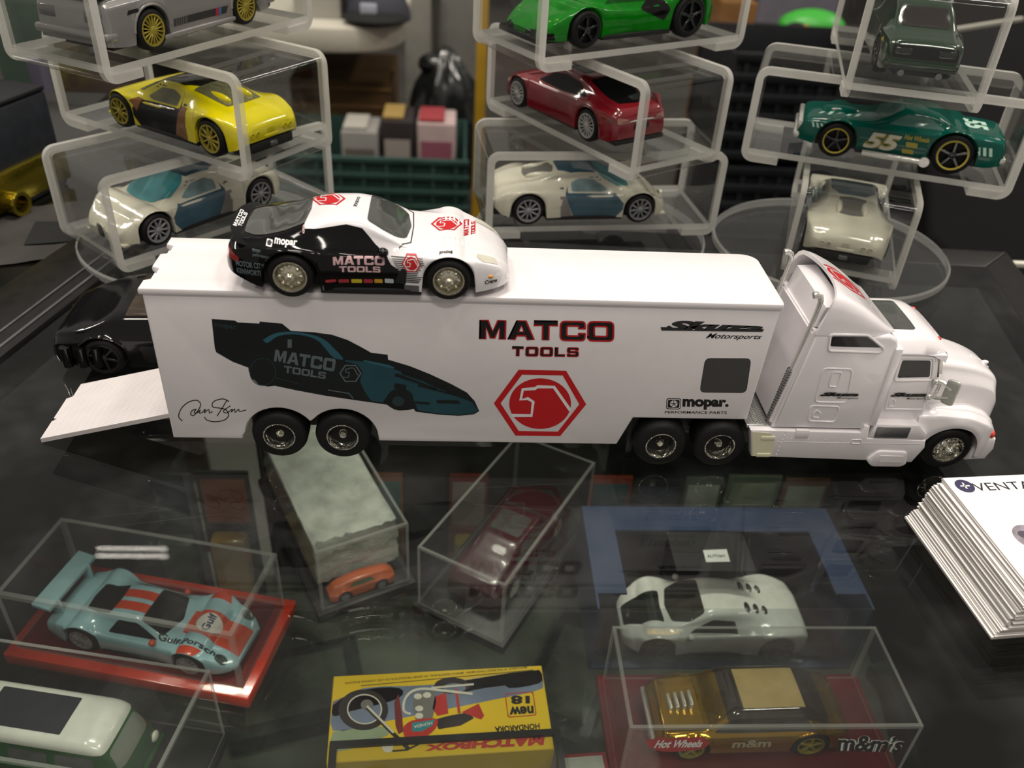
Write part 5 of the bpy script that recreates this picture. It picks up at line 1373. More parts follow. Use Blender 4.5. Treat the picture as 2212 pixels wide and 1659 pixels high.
top_patch(C, 'windscreen', [(0.51, 0), (0.51, 9.0), (0.60, 11.0), (0.63, 0)], jelly('pale_teal_glass', '7fb5ab', 0.3), 0.1, 0.8); side_patch(C, 'side_window', [(0.30, 16.2), (0.38, 19.6), (0.49, 19.8), (0.57, 15.6)], jelly('pale_teal_glass', '7fb5ab'), 0.1, 0.6)
conform('lettering', map2(text2('55', 0.04), lambda u, v: ((0.15 - 0.5) * L - 9 * v + 4, -6 + 12 * u)), bv, *TOP, 0.14, LT, root)
for k in range(5): conform('hood_mark', poly2([((0.70 + 0.045 * k - 0.5) * L, 4.0 + 1.2 * (k % 3)), ((0.72 + 0.045 * k - 0.5) * L, 4.4 + 1.2 * (k % 3)), ((0.735 + 0.045 * k - 0.5) * L, 8.2 + 0.8 * (k % 2)), ((0.715 + 0.045 * k - 0.5) * L, 7.4 + 0.8 * (k % 2))]), bv, *TOP, 0.12, LT, root)
g = G(); g.ball(((0.80 - 0.5) * L, 0, 15.2), 8, 4.2, 2.0, n=16); g.obj('hood_scoop', JT, root)
g = G(); g.box(0.485 * L, 0.5 * L + 1.4, -14.2, 14.2, 5.4, 8.0, 0.9); g.obj('front_bumper', CHR, root); g = G(); g.box(0.48 * L, 0.5 * L + 0.5, -13, 13, 8.6, 12.4, 0.6); g.obj('grille', CHR, root); g = G(); g.box(-0.5 * L - 1.3, -0.485 * L, -14.2, 14.2, 6.4, 9.0, 0.9); g.obj('rear_bumper', CHR, root)
for s_ in (-1, 1):
    g = G(); g.tube([((0.36 - 0.5) * L, s_ * 14.6, 3.2), ((0.66 - 0.5) * L, s_ * 14.6, 3.6)], 1.35, 12)
    g.cyl(((0.355 - 0.5) * L, s_ * 15.4, 3.6), 'y', 2.0, -0.8, 0.8, 16); g.obj('side_pipe', CHR, root)

# --- dark green car seen from behind
DKG = mat('bottle_green_enamel', '0b2b13', 0.16, coat=1.0, var=0.15)
PSP = dict(L=74.0, zt=[(0, 12), (0.02, 14.6), (0.08, 15.8), (0.16, 17.4), (0.3, 24.0), (0.4, 25.6), (0.55, 25.6), (0.64, 22.6), (0.72, 17.6), (0.9, 16.2), (1, 11)],
           zs=[(0, 11), (0.04, 14.2), (0.3, 15.8), (0.7, 15.4), (0.95, 13.6), (1, 10)], w=[(0, 11.6), (0.03, 12.8), (0.2, 14.0), (0.5, 13.6), (0.8, 13.9), (0.96, 12.6), (1, 11)],
           wt=[(0, 9.6), (0.2, 9.6), (0.4, 9.4), (0.6, 10), (1, 10)], zb=[(0, 5.4), (0.08, 4), (1, 4.4)], edge=0.93)
x, y, z, yw = CASE['RT']; a = math.radians(yw)
C = car('toy_fastback', 'bottle green toy fastback with its tail towards the truck, in the top tier', PSP, DKG, (x - 8 * math.cos(a), y - 8 * math.sin(a), z + FLOORH + 0.02), yw + 2, dict(tr=0.22, tf=0.8, rr=6.4, rf=6.4, wd=5.0), mat('black_rim', '15181a'), 5)
root, bv, f, L = C
conform('rear_window', poly2(rpoly([(-8.4, 17.6), (8.4, 17.6), (7.4, 23.0), (-7.4, 23.0)], 1.2)), bv, *REAR, 0.12, mat('brown_black_glass', '1d1512', 0.08, coat=1.0), root)
conform('tail_panel', poly2(rpoly([(-11, 9.2), (11, 9.2), (11, 13.4), (-11, 13.4)], 1.0)), bv, *REAR, 0.1, BLK, root)
g = G(); g.box(-0.5 * L - 1.2, -0.5 * L + 2, -12.2, 12.2, 6.4, 8.6, 0.8); g.obj('rear_bumper', DKG, root)
for s_ in (-1, 1):
    g = G(); g.cyl((-0.5 * L, s_ * 6.4, 4.4), 'x', 1.1, -1.0, 4, 14); g.obj('exhaust', GREYM, root)
    g = G(); g.box(-0.5 * L - 0.25, -0.5 * L + 1, *sorted((s_ * 4.5, s_ * 10.2)), 10.2, 12.6, 0.5); g.obj('tail_lamp', mat('dark_lamp', '0d1a12', 0.1, coat=1), root)
    side_patch(C, 'side_window', [(0.26, 17.2), (0.34, 23.0), (0.56, 23.6), (0.68, 17.0)], mat('brown_black_glass', '1d1512'), 0.1, 0.7, both=False)
side_patch(C, 'flank_mark', [(0.10, 12.2), (0.15, 12.6), (0.13, 14.0)], gold_, 0.12, 0.3)

# ------------------------------------------------------------------ cased models on the glass shelf
def clear_case(name, label, x, y, yaw, L, Wd, z0, z1, base_m, base_h=5.0, over=3.0, edge=EDGE, cover=ACRD, ew=1.3, body_m=None):
    root = thing(name, label, 'display case', (x, y, z0), yaw)
    g = G(); g.box(-L / 2 - over, L / 2 + over, -Wd / 2 - over, Wd / 2 + over, 0, base_h, 0.8); g.obj('base', base_m, root)
    H = z1 - z0; V = []; F = []; M = []
    g = G(); hx, hy = L / 2, Wd / 2; zb = base_h - 0.02

    def pane(o, u, v, lu, lv):
        cu = [0, ew, lu - ew, lu]; cv = [0, ew, lv - ew, lv]; Vp = [tuple(np.array(o) + np.array(u) * a + np.array(v) * b) for b in cv for a in cu]
        for j in range(3):
            for i in range(3): g.add([Vp[j * 4 + i], Vp[j * 4 + i + 1], Vp[(j + 1) * 4 + i + 1], Vp[(j + 1) * 4 + i]], [(0, 1, 2, 3)], 0 if (i == 1 and j == 1) else 1)
    pane((-hx, -hy, H), (1, 0, 0), (0, 1, 0), L, Wd)
    pane((-hx, -hy, zb), (1, 0, 0), (0, 0, 1), L, H - zb); pane((hx, hy, zb), (-1, 0, 0), (0, 0, 1), L, H - zb)
    pane((hx, -hy, zb), (0, 1, 0), (0, 0, 1), Wd, H - zb); pane((-hx, hy, zb), (0, -1, 0), (0, 0, 1), Wd, H - zb)
    bm = bmesh.new(); vv = [bm.verts.new(v) for v in g.V]
    for f_, m_ in zip(g.F, g.M): bm.faces.new([vv[i] for i in f_]).material_index = m_
    bmesh.ops.remove_doubles(bm, verts=bm.verts[:], dist=1e-3); bm.verts.index_update()
    q = G(); q.V = [tuple(v.co) for v in bm.verts]; q.F = [tuple(v.index for v in f_.verts) for f_ in bm.faces]; q.M = [f_.material_index for f_ in bm.faces]; bm.free()
    q.obj('cover', [cover, edge], root, smooth=False)
    return root


BRED = mat('glossy_red_plastic', 'd23a1c', 0.2, coat=0.7); DRED = mat('dark_red_card', '5e0f16', 0.35, coat=0.2)
def place(ax, ay, yaw, u, v): a = math.radians(yaw); return (ax + u * math.cos(a) - v * math.sin(a), ay + u * math.sin(a) + v * math.cos(a))


# red-based case with the pale blue racer
PX, PY, PYAW = -39.5, 37.5, -12.0
rc = clear_case('clear_case', 'clear box on a glossy red base around the pale blue racing car', PX, PY, PYAW, 96, 43, SZ, -92, BRED, 6.0, 4.0, EDGE, ew=1.9)
g = G(); g.box(-48, 48, -21, 21, 5.9, 6.4); g.obj('floor_insert', DRED, rc)
BABY = mat('pale_blue_enamel', '9fc4cc', 0.2, coat=0.8); ORNG = mat('racing_orange', 'cf4524', 0.25, coat=0.6)
QSP = dict(L=80.0, zt=[(0, 11), (0.03, 12.6), (0.15, 13.2), (0.25, 14.6), (0.38, 17.6), (0.46, 18.0), (0.54, 16.6), (0.64, 12.6), (0.8, 10.4), (0.93, 8.2), (1, 5)],
           zs=[(0, 10.4), (0.2, 13.0), (0.35, 11.0), (0.6, 10.6), (0.78, 12.4), (0.9, 10.0), (1, 4.4)], w=[(0, 14.2), (0.15, 16.4), (0.35, 15.2), (0.55, 14.6), (0.78, 16.2), (0.9, 15.2), (0.97, 12.6), (1, 10)],
           wt=[(0, 10), (0.3, 8.6), (0.5, 8.6), (0.65, 10), (1, 7)], zb=[(0, 5), (0.08, 3.2), (1, 3)], edge=0.9)
C = car('toy_race_car', 'pale blue and orange toy racing car with rear wing inside the red-based box', QSP, BABY, (*place(PX, PY, PYAW, 4, -3), SZ + 6.45), PYAW - 3, dict(tr=0.2, tf=0.78, rr=6.6, rf=6.2, wd=5.4), GUN, 10)
root, bv, f, L = C
top_patch(C, 'stripe', [(0.30, 1.0), (0.30, 5.2), (0.52, 5.2), (0.52, 1.0)], ORNG, 0.1, 0.1, mirror=False); top_patch(C, 'stripe', [(0.30, -1.0), (0.30, -5.2), (0.52, -5.2), (0.52, -1.0)], ORNG, 0.1, 0.1, mirror=False)
top_patch(C, 'windscreen', [(0.50, 0), (0.50, 8.2), (0.62, 10.2), (0.66, 0)], DGLASS, 0.14, 0.8); top_patch(C, 'rear_window', [(0.17, 0), (0.18, 6.6), (0.32, 7.6), (0.33, 0)], DGLASS, 0.14, 0.8)
side_patch(C, 'side_window', [(0.34, 11.8), (0.38, 16.0), (0.48, 16.4), (0.60, 11.8)], DGLASS, 0.12, 0.8); top_patch(C, 'hood_panel', [(0.69, 0), (0.69, 5.6), (0.99, 6.6), (0.99, 0)], ORNG, 0.1, 0.6)
conform('badge', poly2(ell((0.80 - 0.5) * L, 0, 5.0, 4.6)), bv, *TOP, 0.18, mat('badge_white', 'd9d5cc', 0.4), root); conform('lettering', map2(text2('Gulf', 0.03), lambda u, v: ((0.80 - 0.5) * L - 1.6 + 3.2 * (1 - v), -4.2 + 8.4 * u)), bv, *TOP, 0.24, mat('navy_ink', '1a2550', 0.4), root)
conform('lettering', fit2(text2('Gulf-Porsche', 0.025), (0.60 - 0.5) * L, -11.6, (0.93 - 0.5) * L, -9.0), bv, *TOP, 0.16, INK, root)
for s_ in (-1, 1):
    conform('headlamp', poly2(ell((0.93 - 0.5) * L, s_ * 11.4, 2.4, 2.0)), bv, *TOP, 0.12, mat('lamp_dark', '3c4a48', 0.1, coat=1), root)
    top_patch(C, 'wing_top', [(0.72, s_ * 12.4), (0.84, s_ * 12.2), (0.82, s_ * 16), (0.73, s_ * 16)], ORNG, 0.1, 0.4, mirror=False)
    g = G(); g.ball(((0.585 - 0.5) * L, s_ * 13.6, 12.2), 1.4, 1.6, 1.2, n=10); g.obj('door_mirror', ORNG, root)
    g = G(); g.box(-0.49 * L, -0.43 * L, *sorted((s_ * 9.2, s_ * 10.2)), 11, 20, 0.2); g.obj('wing_strut', BABY, root)
g = G(); g.prism([(-0.535 * L, 19.6), (-0.44 * L, 18.8), (-0.44 * L, 20.2), (-0.535 * L, 21.4)], 'xz', -15.2, 15.2, 0.4); g.obj('rear_wing', BABY, root)

# near left case with the two-tone van
VX, VY, VYAW = -53.0, -24.0, -10.0
clear_case('clear_case', 'clear box on a black base around the green and white van', VX, VY, VYAW, 100, 43, SZ, -88, BLK2, 4.0, 1.5)
JVG = jelly('green_van_jelly', '1f7a2a', 0.12); VWH = mat('van_roof_white', 'cfcfc6', 0.2, coat=0.8)
NSP = dict(L=66.0, zt=[(0, 18), (0.02, 24.0), (0.06, 27.4), (0.14, 28.8), (0.8, 28.8), (0.88, 27.4), (0.93, 23.0), (0.98, 17), (1, 12)], zs=[(0, 15), (0.04, 17), (0.9, 16.4), (1, 11)], w=[(0, 11), (0.04, 13), (0.3, 13.6), (0.8, 13.5), (0.95, 12.2), (1, 9.6)],
           wt=[(0, 8), (0.1, 10.2), (0.85, 10.2), (0.95, 8.6), (1, 6)], zb=[(0, 5), (0.1, 4), (1, 4.4)], edge=0.95)
NSP['tone'] = ([(0.03, 25.2), (0.92, 25.2), (0.92, 40), (0.03, 40)], VWH)
C = car('toy_van', 'green see-through toy van with white roof and dark sunroof in the nearest clear box', NSP, JVG, (*place(VX, VY, VYAW, -3, 2), SZ + 4.05), VYAW, dict(tr=0.2, tf=0.8, rr=6.2, rf=6.2, wd=5.0), GUN, 8)
root, bv, f, L = C
top_patch(C, 'sunroof', [(0.22, 0), (0.22, 7.2), (0.66, 7.2), (0.66, 0)], mat('sunroof_dark', '2b2c34', 0.25), 0.1, 0.6)
for k in range(3): side_patch(C, 'side_window', [(0.14 + 0.25 * k, 17.6), (0.14 + 0.25 * k, 23.6), (0.35 + 0.25 * k, 23.6), (0.35 + 0.25 * k, 17.6)], SMOKE, 0.1, 1.2)
conform('windscreen', poly2(rpoly([(-9.6, 17.2), (9.6, 17.2), (8.4, 24.4), (-8.4, 24.4)], 1.5)), bv, *FRONT, 0.1, mat('clear_grey_glass', '7a8076', 0.08, coat=1), root)
for s_ in (-1, 1):
    h_ = bv.ray_cast(Vector((200, s_ * 8.2, 10.5)), Vector((-1, 0, 0)))
    if h_[0]: g = G(); g.ball(tuple(h_[0]), 1.2, 2.2, 2.2, n=14); g.obj('headlamp', mat('headlamp_cream', 'd9d6c6'), root)
g = G(); g.box(0.47 * L, 0.5 * L + 1.2, -12.4, 12.4, 4.6, 6.8, 0.8); g.obj('front_bumper', JVG, root)

# case packed with white wadding around an orange car
AX, AY_, AYAW = 26.0, 98.0, 116.0
ca = clear_case('clear_case', 'clear box stuffed with white wadding under the trailer wheels', AX, AY_, AYAW, 94, 41, SZ, -90, BLK2, 5.0, 2.5)
WAD = foamy('white_wadding', 'c3c7bd')
bm = bmesh.new(); bmesh.ops.create_cube(bm, size=1); bmesh.ops.subdivide_edges(bm, edges=bm.edges[:], cuts=14, use_grid_fill=True)
for v in bm.verts:
    n3 = math.sin(v.co.x * 31 + v.co.y * 17) * math.cos(v.co.y * 23 + v.co.z * 13) * 0.5 + rng.normal(0, 0.25)
    v.co = (4 + v.co.x * 82 + n3, v.co.y * 38 + n3 * 0.6, 23.0 + v.co.z * 25 + n3 * 0.7 + (1.0 * math.sin(v.co.x * 5) if v.co.z > 0 else 0))
g = G(); g.bm(bm); wd_ = g.obj('wadding', WAD, None); wd_.location = (AX * S, AY_ * S, SZ * S); wd_.rotation_euler = (0, 0, math.radians(AYAW)); tag(wd_, 'block of white fluffy wadding inside the clear box under the trailer', 'wadding')
OSP = dict(L=30.0, zt=[(0, 6), (0.1, 8.4), (0.5, 9.6), (0.9, 8.0), (1, 5)], zs=[(0, 5), (0.5, 6.4), (1, 4.4)], w=[(0, 3.4), (0.1, 4.6), (0.9, 4.6), (1, 3.2)], wt=[(0, 2), (0.5, 2.8), (1, 2)], zb=[(0, 1.6), (1, 1.6)])
C = car('toy_car', 'small orange toy car showing at the end of the white wadding', OSP, mat('dull_orange', 'c05a26', 0.3, coat=0.5), (*place(AX, AY_, AYAW, -42.0, 1.0), SZ + 5.05), AYAW + 90, dict(tr=0.22, tf=0.78, rr=2.4, rf=2.4, wd=1.6), GUN, 6)
side_patch(C, 'side_window', [(0.3, 6.6), (0.38, 8.6), (0.62, 8.6), (0.72, 6.6)], mat('olive_glass', '4a5634', 0.2), 0.08, 0.3)

# dark case with the wine red car
BX, BY, BYAW = 110.5, 79.0, 59.5
clear_case('clear_case', 'dusky clear box on a black base beside the blue window box', BX, BY, BYAW, 90, 42, SZ, -90, BLK2, 5.0, 2.0)
WINE = mat('wine_red_enamel', '3a1218', 0.3, coat=0.5)
DSP = dict(L=74.0, zt=[(0, 13), (0.05, 16), (0.2, 18), (0.35, 22), (0.6, 22), (0.72, 16.5), (0.95, 13.5), (1, 10)], zs=[(0, 12), (0.1, 13.6), (0.9, 12.4), (1, 9)], w=[(0, 12), (0.06, 14), (0.9, 14), (1, 11)], wt=[(0, 10), (0.4, 9.6), (0.6, 10), (1, 9)], zb=[(0, 4), (1, 4)], edge=0.93)
C = car('toy_saloon', 'wine red toy saloon in the dusky clear box', DSP, WINE, (*place(BX, BY, BYAW, 2, 0), SZ + 5.05), BYAW, dict(tr=0.2, tf=0.8, rr=6.0, rf=6.0, wd=4.6), CHR, 10)
root, bv, f, L = C
side_patch(C, 'side_window', [(0.24, 14.4), (0.36, 20.2), (0.58, 20.4), (0.69, 14.2)], SMOKE, 0.1, 0.8); top_patch(C, 'windscreen', [(0.62, 0), (0.62, 8.8), (0.71, 10.4), (0.72, 0)], SMOKE, 0.1, 0.8)
top_patch(C, 'sunroof', [(0.38, 0), (0.38, 7.4), (0.57, 7.4), (0.57, 0)], SMOKE, 0.1, 1.0)

# blue window box with white sports car
BLUE = mat('navy_blue_card', '1b2f50', 0.45, var=0.12, scale=25)
bb = thing('window_box', 'navy blue window carton holding the white sports car', 'carton', (198, 50, SZ))
bx0, bx1, by0, by1, bh = -56.0, 57.0, -30.0, 29.0, 38.0
for nm, a in (('back_wall', (bx0, bx1, by1 - 1, by1, 0, bh)), ('side_wall', (bx0, bx0 + 1, by0, by1 - 1, 0, bh)), ('side_wall', (bx1 - 1, bx1, by0, by1 - 1, 0, bh)), ('bottom', (bx0 + 1, bx1 - 1, by0, by1 - 1, 0, 1)), ('top_strip', (bx0 + 1, bx1 - 1, by1 - 15, by1 - 1, bh - 1, bh)), ('top_strip', (bx0 + 1, bx0 + 13, by0 + 8, by1 - 15, bh - 1, bh)), ('top_strip', (bx1 - 13, bx1 - 1, by0 + 8, by1 - 15, bh - 1, bh))):
    g = G(); g.box(*a); g.obj(nm, BLUE, bb, smooth=False)
g = G(); g.box(bx0 + 4, bx1 - 4, by0 + 4, by1 - 3, 1.0, 4.0, 0.4); g.obj('inner_tray', MATTE, bb)
g = G(); g.box(bx0 + 2, bx1 - 2, by1 - 3, by1 - 1.2, 4.0, bh - 1.5); g.obj('inner_backdrop', mat('dark_backdrop', '1c1c20', 0.5), bb)
g = G(); g.box(bx0 + 1, bx1 - 1, by0, by0 + 0.3, 1, bh); g.obj('front_film', PANE, bb, smooth=False)
g = G(); g.box(-20, 14, -9, by1 - 15, bh - 1.0, bh - 0.7); g.obj('header_flap', MATTE, bb, smooth=False)


def BP(u, v, lay=0):
    p = AZ(u, v, SZ + bh); return (p[0] - 198, p[1] - 50, bh - 0.62 + 0.05 * lay)


flat('sticker', poly2([(1519, 1186), (1570, 1184), (1578, 1211), (1526, 1212)]), lambda u, v: BP(u, v), mat('white_sticker', 'c2c4c0', 0.5), bb)
flat('lettering', quad2(text2('AUTOart', 0.02), (1529, 1203), (1567, 1201), (1566, 1195), (1527, 1196)), lambda u, v: BP(u, v, 1), INK, bb)
WPEARL = mat('white_sports_enamel', 'cfd0c8', 0.2, coat=0.7)
C = car('toy_sports_car', 'white toy sports car with dark hood in the navy window carton', bug_spec(), WPEARL, (196.0, 38.5, SZ + 4.05), 180, dict(tr=0.18, tf=0.82, rr=6.6, rf=6.4, wd=5.2), mat('black_rim', '15181a'), 10)
root, bv, f, L = C
top_patch(C, 'windscreen', [(0.58, 0), (0.58, 9.2), (0.66, 11.4), (0.745, 9), (0.765, 0)], mat('olive_black_glass', '25251c', 0.08, coat=1.0), 0.1, 1.4); top_patch(C, 'dark_hood', [(0.79, 0), (0.78, 8.5), (0.9, 7.4), (0.985, 5), (0.985, 0)], mat('green_black_hood', '131a14', 0.2, coat=1), 0.1, 1.0)
side_patch(C, 'side_window', [(0.40, 13.8), (0.42, 18.0), (0.54, 18.8), (0.66, 13.8)], mat('olive_black_glass', '25251c'), 0.1, 0.9)
for s_ in (-1, 1):
    for k in range(3):
        g = G(); g.ball(((0.345 - 0.05 * k - 0.5) * L, s_ * 5.6, float(f['zt'](0.345 - 0.05 * k)) - 0.5), 1.7, 3.4 - 0.3 * k, 1.0, n=12); g.obj('engine_louvre', mat('dark_chrome', '55574f', 0.15, metal=0.8), root)
    g = G(); g.ball(((0.66 - 0.5) * L, s_ * 16.6, 14.2), 1.6, 1.6, 1.2, n=10); g.obj('door_mirror', WPEARL, root)

# clear case with the gold car on dark red
GX, GY = 199.2, -10.6
gc = clear_case('clear_case', 'clear box on a dark red base around the gold chrome car', GX, GY, 0, 105, 44, SZ, -92, DRED, 5.0, 2.5)
GOLD = mat('gold_chrome_paint', 'b98b12', 0.12, metal=0.85, coat=0.6); BROWN = mat('brown_glass', '2a1c12', 0.07, coat=1.0)
ASP = dict(L=74.0, zt=[(0, 12), (0.03, 15.6), (0.1, 17.4), (0.2, 21.0), (0.28, 23.0), (0.6, 23.0), (0.68, 20.0), (0.76, 15.4), (0.95, 14.0), (1, 10)], zs=[(0, 11), (0.05, 13.6), (0.6, 14.0), (0.95, 12.8), (1, 9)], w=[(0, 12.4), (0.05, 14), (0.3, 14.8), (0.8, 14.6), (0.96, 13.4), (1, 12)],
           wt=[(0, 10), (0.25, 10.6), (0.6, 10.8), (0.76, 12), (1, 11.6)], zb=[(0, 5), (0.1, 4), (1, 4.6)], edge=0.94)
C = car('toy_hot_rod', 'gold chrome toy hot rod with tan roof panel on the dark red base', ASP, GOLD, (198.0, -9.5, SZ + 5.05), 180 + 1.5, dict(tr=0.2, tf=0.82, rr=6.8, rf=6.2, wd=5.2), GOLDM, 5)
root, bv, f, L = C
top_patch(C, 'brown_roof_glass', [(0.13, 0), (0.13, 11.6), (0.66, 11.6), (0.66, 0)], BROWN, 0.1, 1.0); top_patch(C, 'tan_roof_panel', [(0.255, 0), (0.255, 8.6), (0.575, 8.6), (0.575, 0)], mat('tan_panel', 'c0a566', 0.35, coat=0.3), 0.16, 0.3)
side_patch(C, 'side_window', [(0.2, 15.0), (0.26, 21.0), (0.62, 21.0), (0.72, 15.0)], BROWN, 0.1, 0.8); top_patch(C, 'windscreen', [(0.665, 0), (0.665, 10.6), (0.76, 11.8), (0.765, 0)], mat('gold_glass', '8a6c14', 0.08, metal=0.6), 0.13, 0.6)
for k in range(4):
    g = G(); g.box((0.80 + 0.035 * k - 0.5) * L, (0.817 + 0.035 * k - 0.5) * L, -3.4, 3.4, 13, 18.5 - k * 0.6, 0.4); g.obj('engine_block', CHR, root)
g = G(); g.box(0.48 * L, 0.5 * L + 1.2, -13.2, 13.2, 5.2, 7.8, 0.8); g.obj('front_bumper', CHR, root)
side_text(C, 'm&m', 0.42, 8.0, 0.62, 12.4, mat('pale_print', 'b9a98a', 0.4), 0.2, 0.03, left=True)
# printing on the front of its cover
fz = lambda u, v: (u, -22.1, v)
GF = GY - 22.1


def gprint(name, m, material, lay=0):
    return flat(name, [[(AY(u, v, GF)[0] - GX, AY(u, v, GF)[2] - SZ) for u, v in m[0]], m[1]], lambda u, v: (u, -22.08 - 0.05 * lay, v), material, gc)


for sgn, m_, e_ in ((0.08, WINK, 0), (0.03, INK, 1)): gprint('lettering', quad2(text2('m&m\u2019s', sgn), (1808, 1622), (1942, 1626), (1962, 1592), (1812, 1586)), m_, e_)
fo = [(1392, 1590), (1400, 1600), (1412, 1596), (1430, 1592), (1450, 1596), (1470, 1592), (1490, 1594), (1515, 1592), (1532, 1604), (1520, 1616), (1490, 1622), (1440, 1624), (1410, 1618), (1396, 1606)]
gprint('flame_logo', poly2(smooth2(fo + fo[:1], 3)[:-1]), mat('flame_red', 'b3333a', 0.4))
gprint('lettering', quad2(text2('Hot Wheels', 0.03, 0.3), (1412, 1616), (1515, 1614), (1520, 1598), (1418, 1599)), WINK, 1)

# yellow motorcycle carton, lettering upside down from here
MZ = -108.0; MYAW = 3.4
mb = thing('toy_carton', 'yellow and black carton printed with a red motorcycle', 'carton', (81.0, -14.6, SZ), MYAW)
YCARD = mat('yellow_card', 'd9b616', 0.5, var=0.06, scale=30)
g = G(); g.box(-40, 40, -17.8, 17.8, 0, MZ - SZ, 0.35, 1); g.obj('carton_body', YCARD, mb)
ca_, sa_ = math.cos(math.radians(-MYAW)), math.sin(math.radians(-MYAW))


def MP(u, v, lay=0):
    p = AZ(680 + u / 3.814, 1400 + v / 3.814, MZ); dx, dy = p[0] - 81.0, p[1] + 14.6; X, Y = dx * ca_ - dy * sa_, dx * sa_ + dy * ca_
    return (max(-39.6, min(39.6, X)), max(-17.4, min(17.4, Y)), MZ - SZ + 0.05 + 0.04 * lay)


def mprint(name, m, material, lay=0): return flat(name, m, lambda u, v: MP(u, v, lay), material, mb)


PB, PM, PS_, PT = mat('print_blue_grey', '6f7c92', 0.5, var=0.25, scale=60), mat('print_mauve', '7a6c74', 0.5, var=0.25, scale=60), mat('print_straw', 'cdb676', 0.5, var=0.2, scale=60), mat('print_sage', '8c9a7c', 0.5, var=0.2, scale=60)
for pts, m_ in (([(150, 470), (400, 330), (1000, 300), (1850, 180), (1880, 330), (1500, 420), (1000, 520), (500, 620), (150, 680)], PB), ([(1050, 280), (1850, 180), (1870, 260), (1400, 330), (1200, 360)], PS_), ([(150, 440), (420, 340), (700, 330), (680, 420), (300, 520), (150, 560)], PM), ([(150, 690), (520, 640), (600, 720), (150, 860)], PT), ([(1550, 250), (1840, 225), (1850, 290), (1600, 330)], PS_)): mprint('printed_sky', poly2(smooth2(pts + pts[:1], 3)[:-1]), m_, 0)
BR_ = mat('print_brown_black', '231a18', 0.5); LGT = mat('print_light', 'c9c4b4', 0.5); MRED = mat('print_red', 'b02a22', 0.45); MTEAL = mat('print_tank_teal', '2f7e86', 0.45); MGREY = mat('print_mid_grey', '6c6a66', 0.5)
mprint('printed_wheel', ring2(ell(400, 510, 205, 168, 36, -0.4), ell(410, 505, 145, 125, 36, -0.4)), BR_, 1); mprint('printed_wheel', ring2(ell(410, 505, 145, 125, 32), ell(410, 505, 134, 115, 32)), LGT, 2)
mprint('printed_wheel', poly2(ell(430, 470, 52, 45, 20)), MGREY, 2); mprint('printed_wheel', poly2(ell(1130, 310, 145, 66, 28, 0.2)), BR_, 1); mprint('printed_wheel', poly2(ell(1150, 330, 95, 40, 24)), PB, 2)
mprint('printed_fork', stroke2([(430, 490), (620, 680), (770, 830)], 34), BR_, 3); mprint('printed_fork', stroke2([(430, 480), (540, 590), (650, 700)], 18), LGT, 4)
mprint('printed_engine', poly2([(830, 370), (990, 350), (1000, 440), (970, 580), (830, 590), (810, 460)]), MGREY, 3)
for ex, ey in ((850, 400), (925, 390), (860, 500), (860, 560)): mprint('printed_engine', poly2(ell(ex, ey, 34, 24, 14)), LGT, 4)
mprint('printed_pipe', stroke2(smooth2([(790, 545), (735, 520), (740, 430), (800, 360), (900, 338), (1050, 352), (1300, 380)], 4), 20), LGT, 5); mprint('printed_pipe', stroke2([(960, 330), (1310, 300)], 16), LGT, 4)
mprint('printed_frame', poly2([(655, 450), (690, 380), (720, 560), (730, 690), (690, 710), (665, 640)]), mat('print_maroon', '6e1f1c', 0.5), 3); mprint('printed_frame', poly2([(990, 400), (1080, 370), (1100, 540), (1010, 560), (970, 500)]), MRED, 3); mprint('printed_frame', stroke2([(1165, 340), (1190, 540)], 22), MRED, 4)
mprint('printed_tank', poly2(smooth2([(730, 650), (800, 600), (960, 580), (1015, 600), (990, 670), (900, 740), (780, 770), (735, 720), (730, 650)], 3)[:-1]), MRED, 4); mprint('printed_tank', poly2([(800, 620), (990, 590), (970, 640), (880, 690), (800, 690)]), MTEAL, 5)
mprint('lettering', quad2(text2('HONDA', 0.02), (968, 608), (815, 640), (815, 668), (966, 632)), LGT, 6)
mprint('printed_seat', poly2([(990, 590), (1100, 560), (1270, 530), (1310, 580), (1200, 640), (1020, 670)]), BR_, 3); mprint('printed_tail', poly2([(1210, 530), (1350, 460), (1395, 560), (1370, 590), (1290, 560)]), MRED, 4)
mprint('printed_lamp', poly2(ell(600, 810, 48, 55, 18)), LGT, 3); mprint('printed_bars', stroke2([(640, 850), (760, 840), (900, 770)], 14), BR_, 3)
mprint('lettering', quad2(text2('new', 0.04), (1800, 475), (1600, 485), (1605, 552), (1806, 538)), INK, 2); mprint('lettering', quad2(text2('18', 0.05), (1770, 395), (1615, 392), (1618, 465), (1772, 458)), INK, 2)
bx_ = rpoly([(1565, 375), (1800, 358), (1828, 555), (1590, 575)], 22); mprint('number_frame', ring2(bx_, [(1697 + (x - 1697) * 0.94, 466 + (y - 466) * 0.93) for x, y in bx_]), MRED, 2)
mprint('lettering', quad2(text2('HONDARORA', 0.03), (1850, 620), (1480, 648), (1490, 700), (1855, 665)), INK, 2)
mprint('lettering', quad2(text2('MATCHBOX', 0.06, 0.15), (1900, 700), (900, 800), (905, 850), (1905, 800)), MRED, 2)
mprint('lettering', quad2(text2('MATCHBOX  \u00a9 THE REG\u2019D TRADE MARK  (MARCA REGISTRADA)  OF LESNEY PRODUCTS & CO. LTD. LONDON ENGLAND', 0.005), (1745, 148), (245, 278), (248, 300), (1748, 168)), mat('print_dark_olive', '4a3a10', 0.5), 2)
mprint('printed_line', stroke2([(380, 312), (1800, 182)], 5), INK, 2)

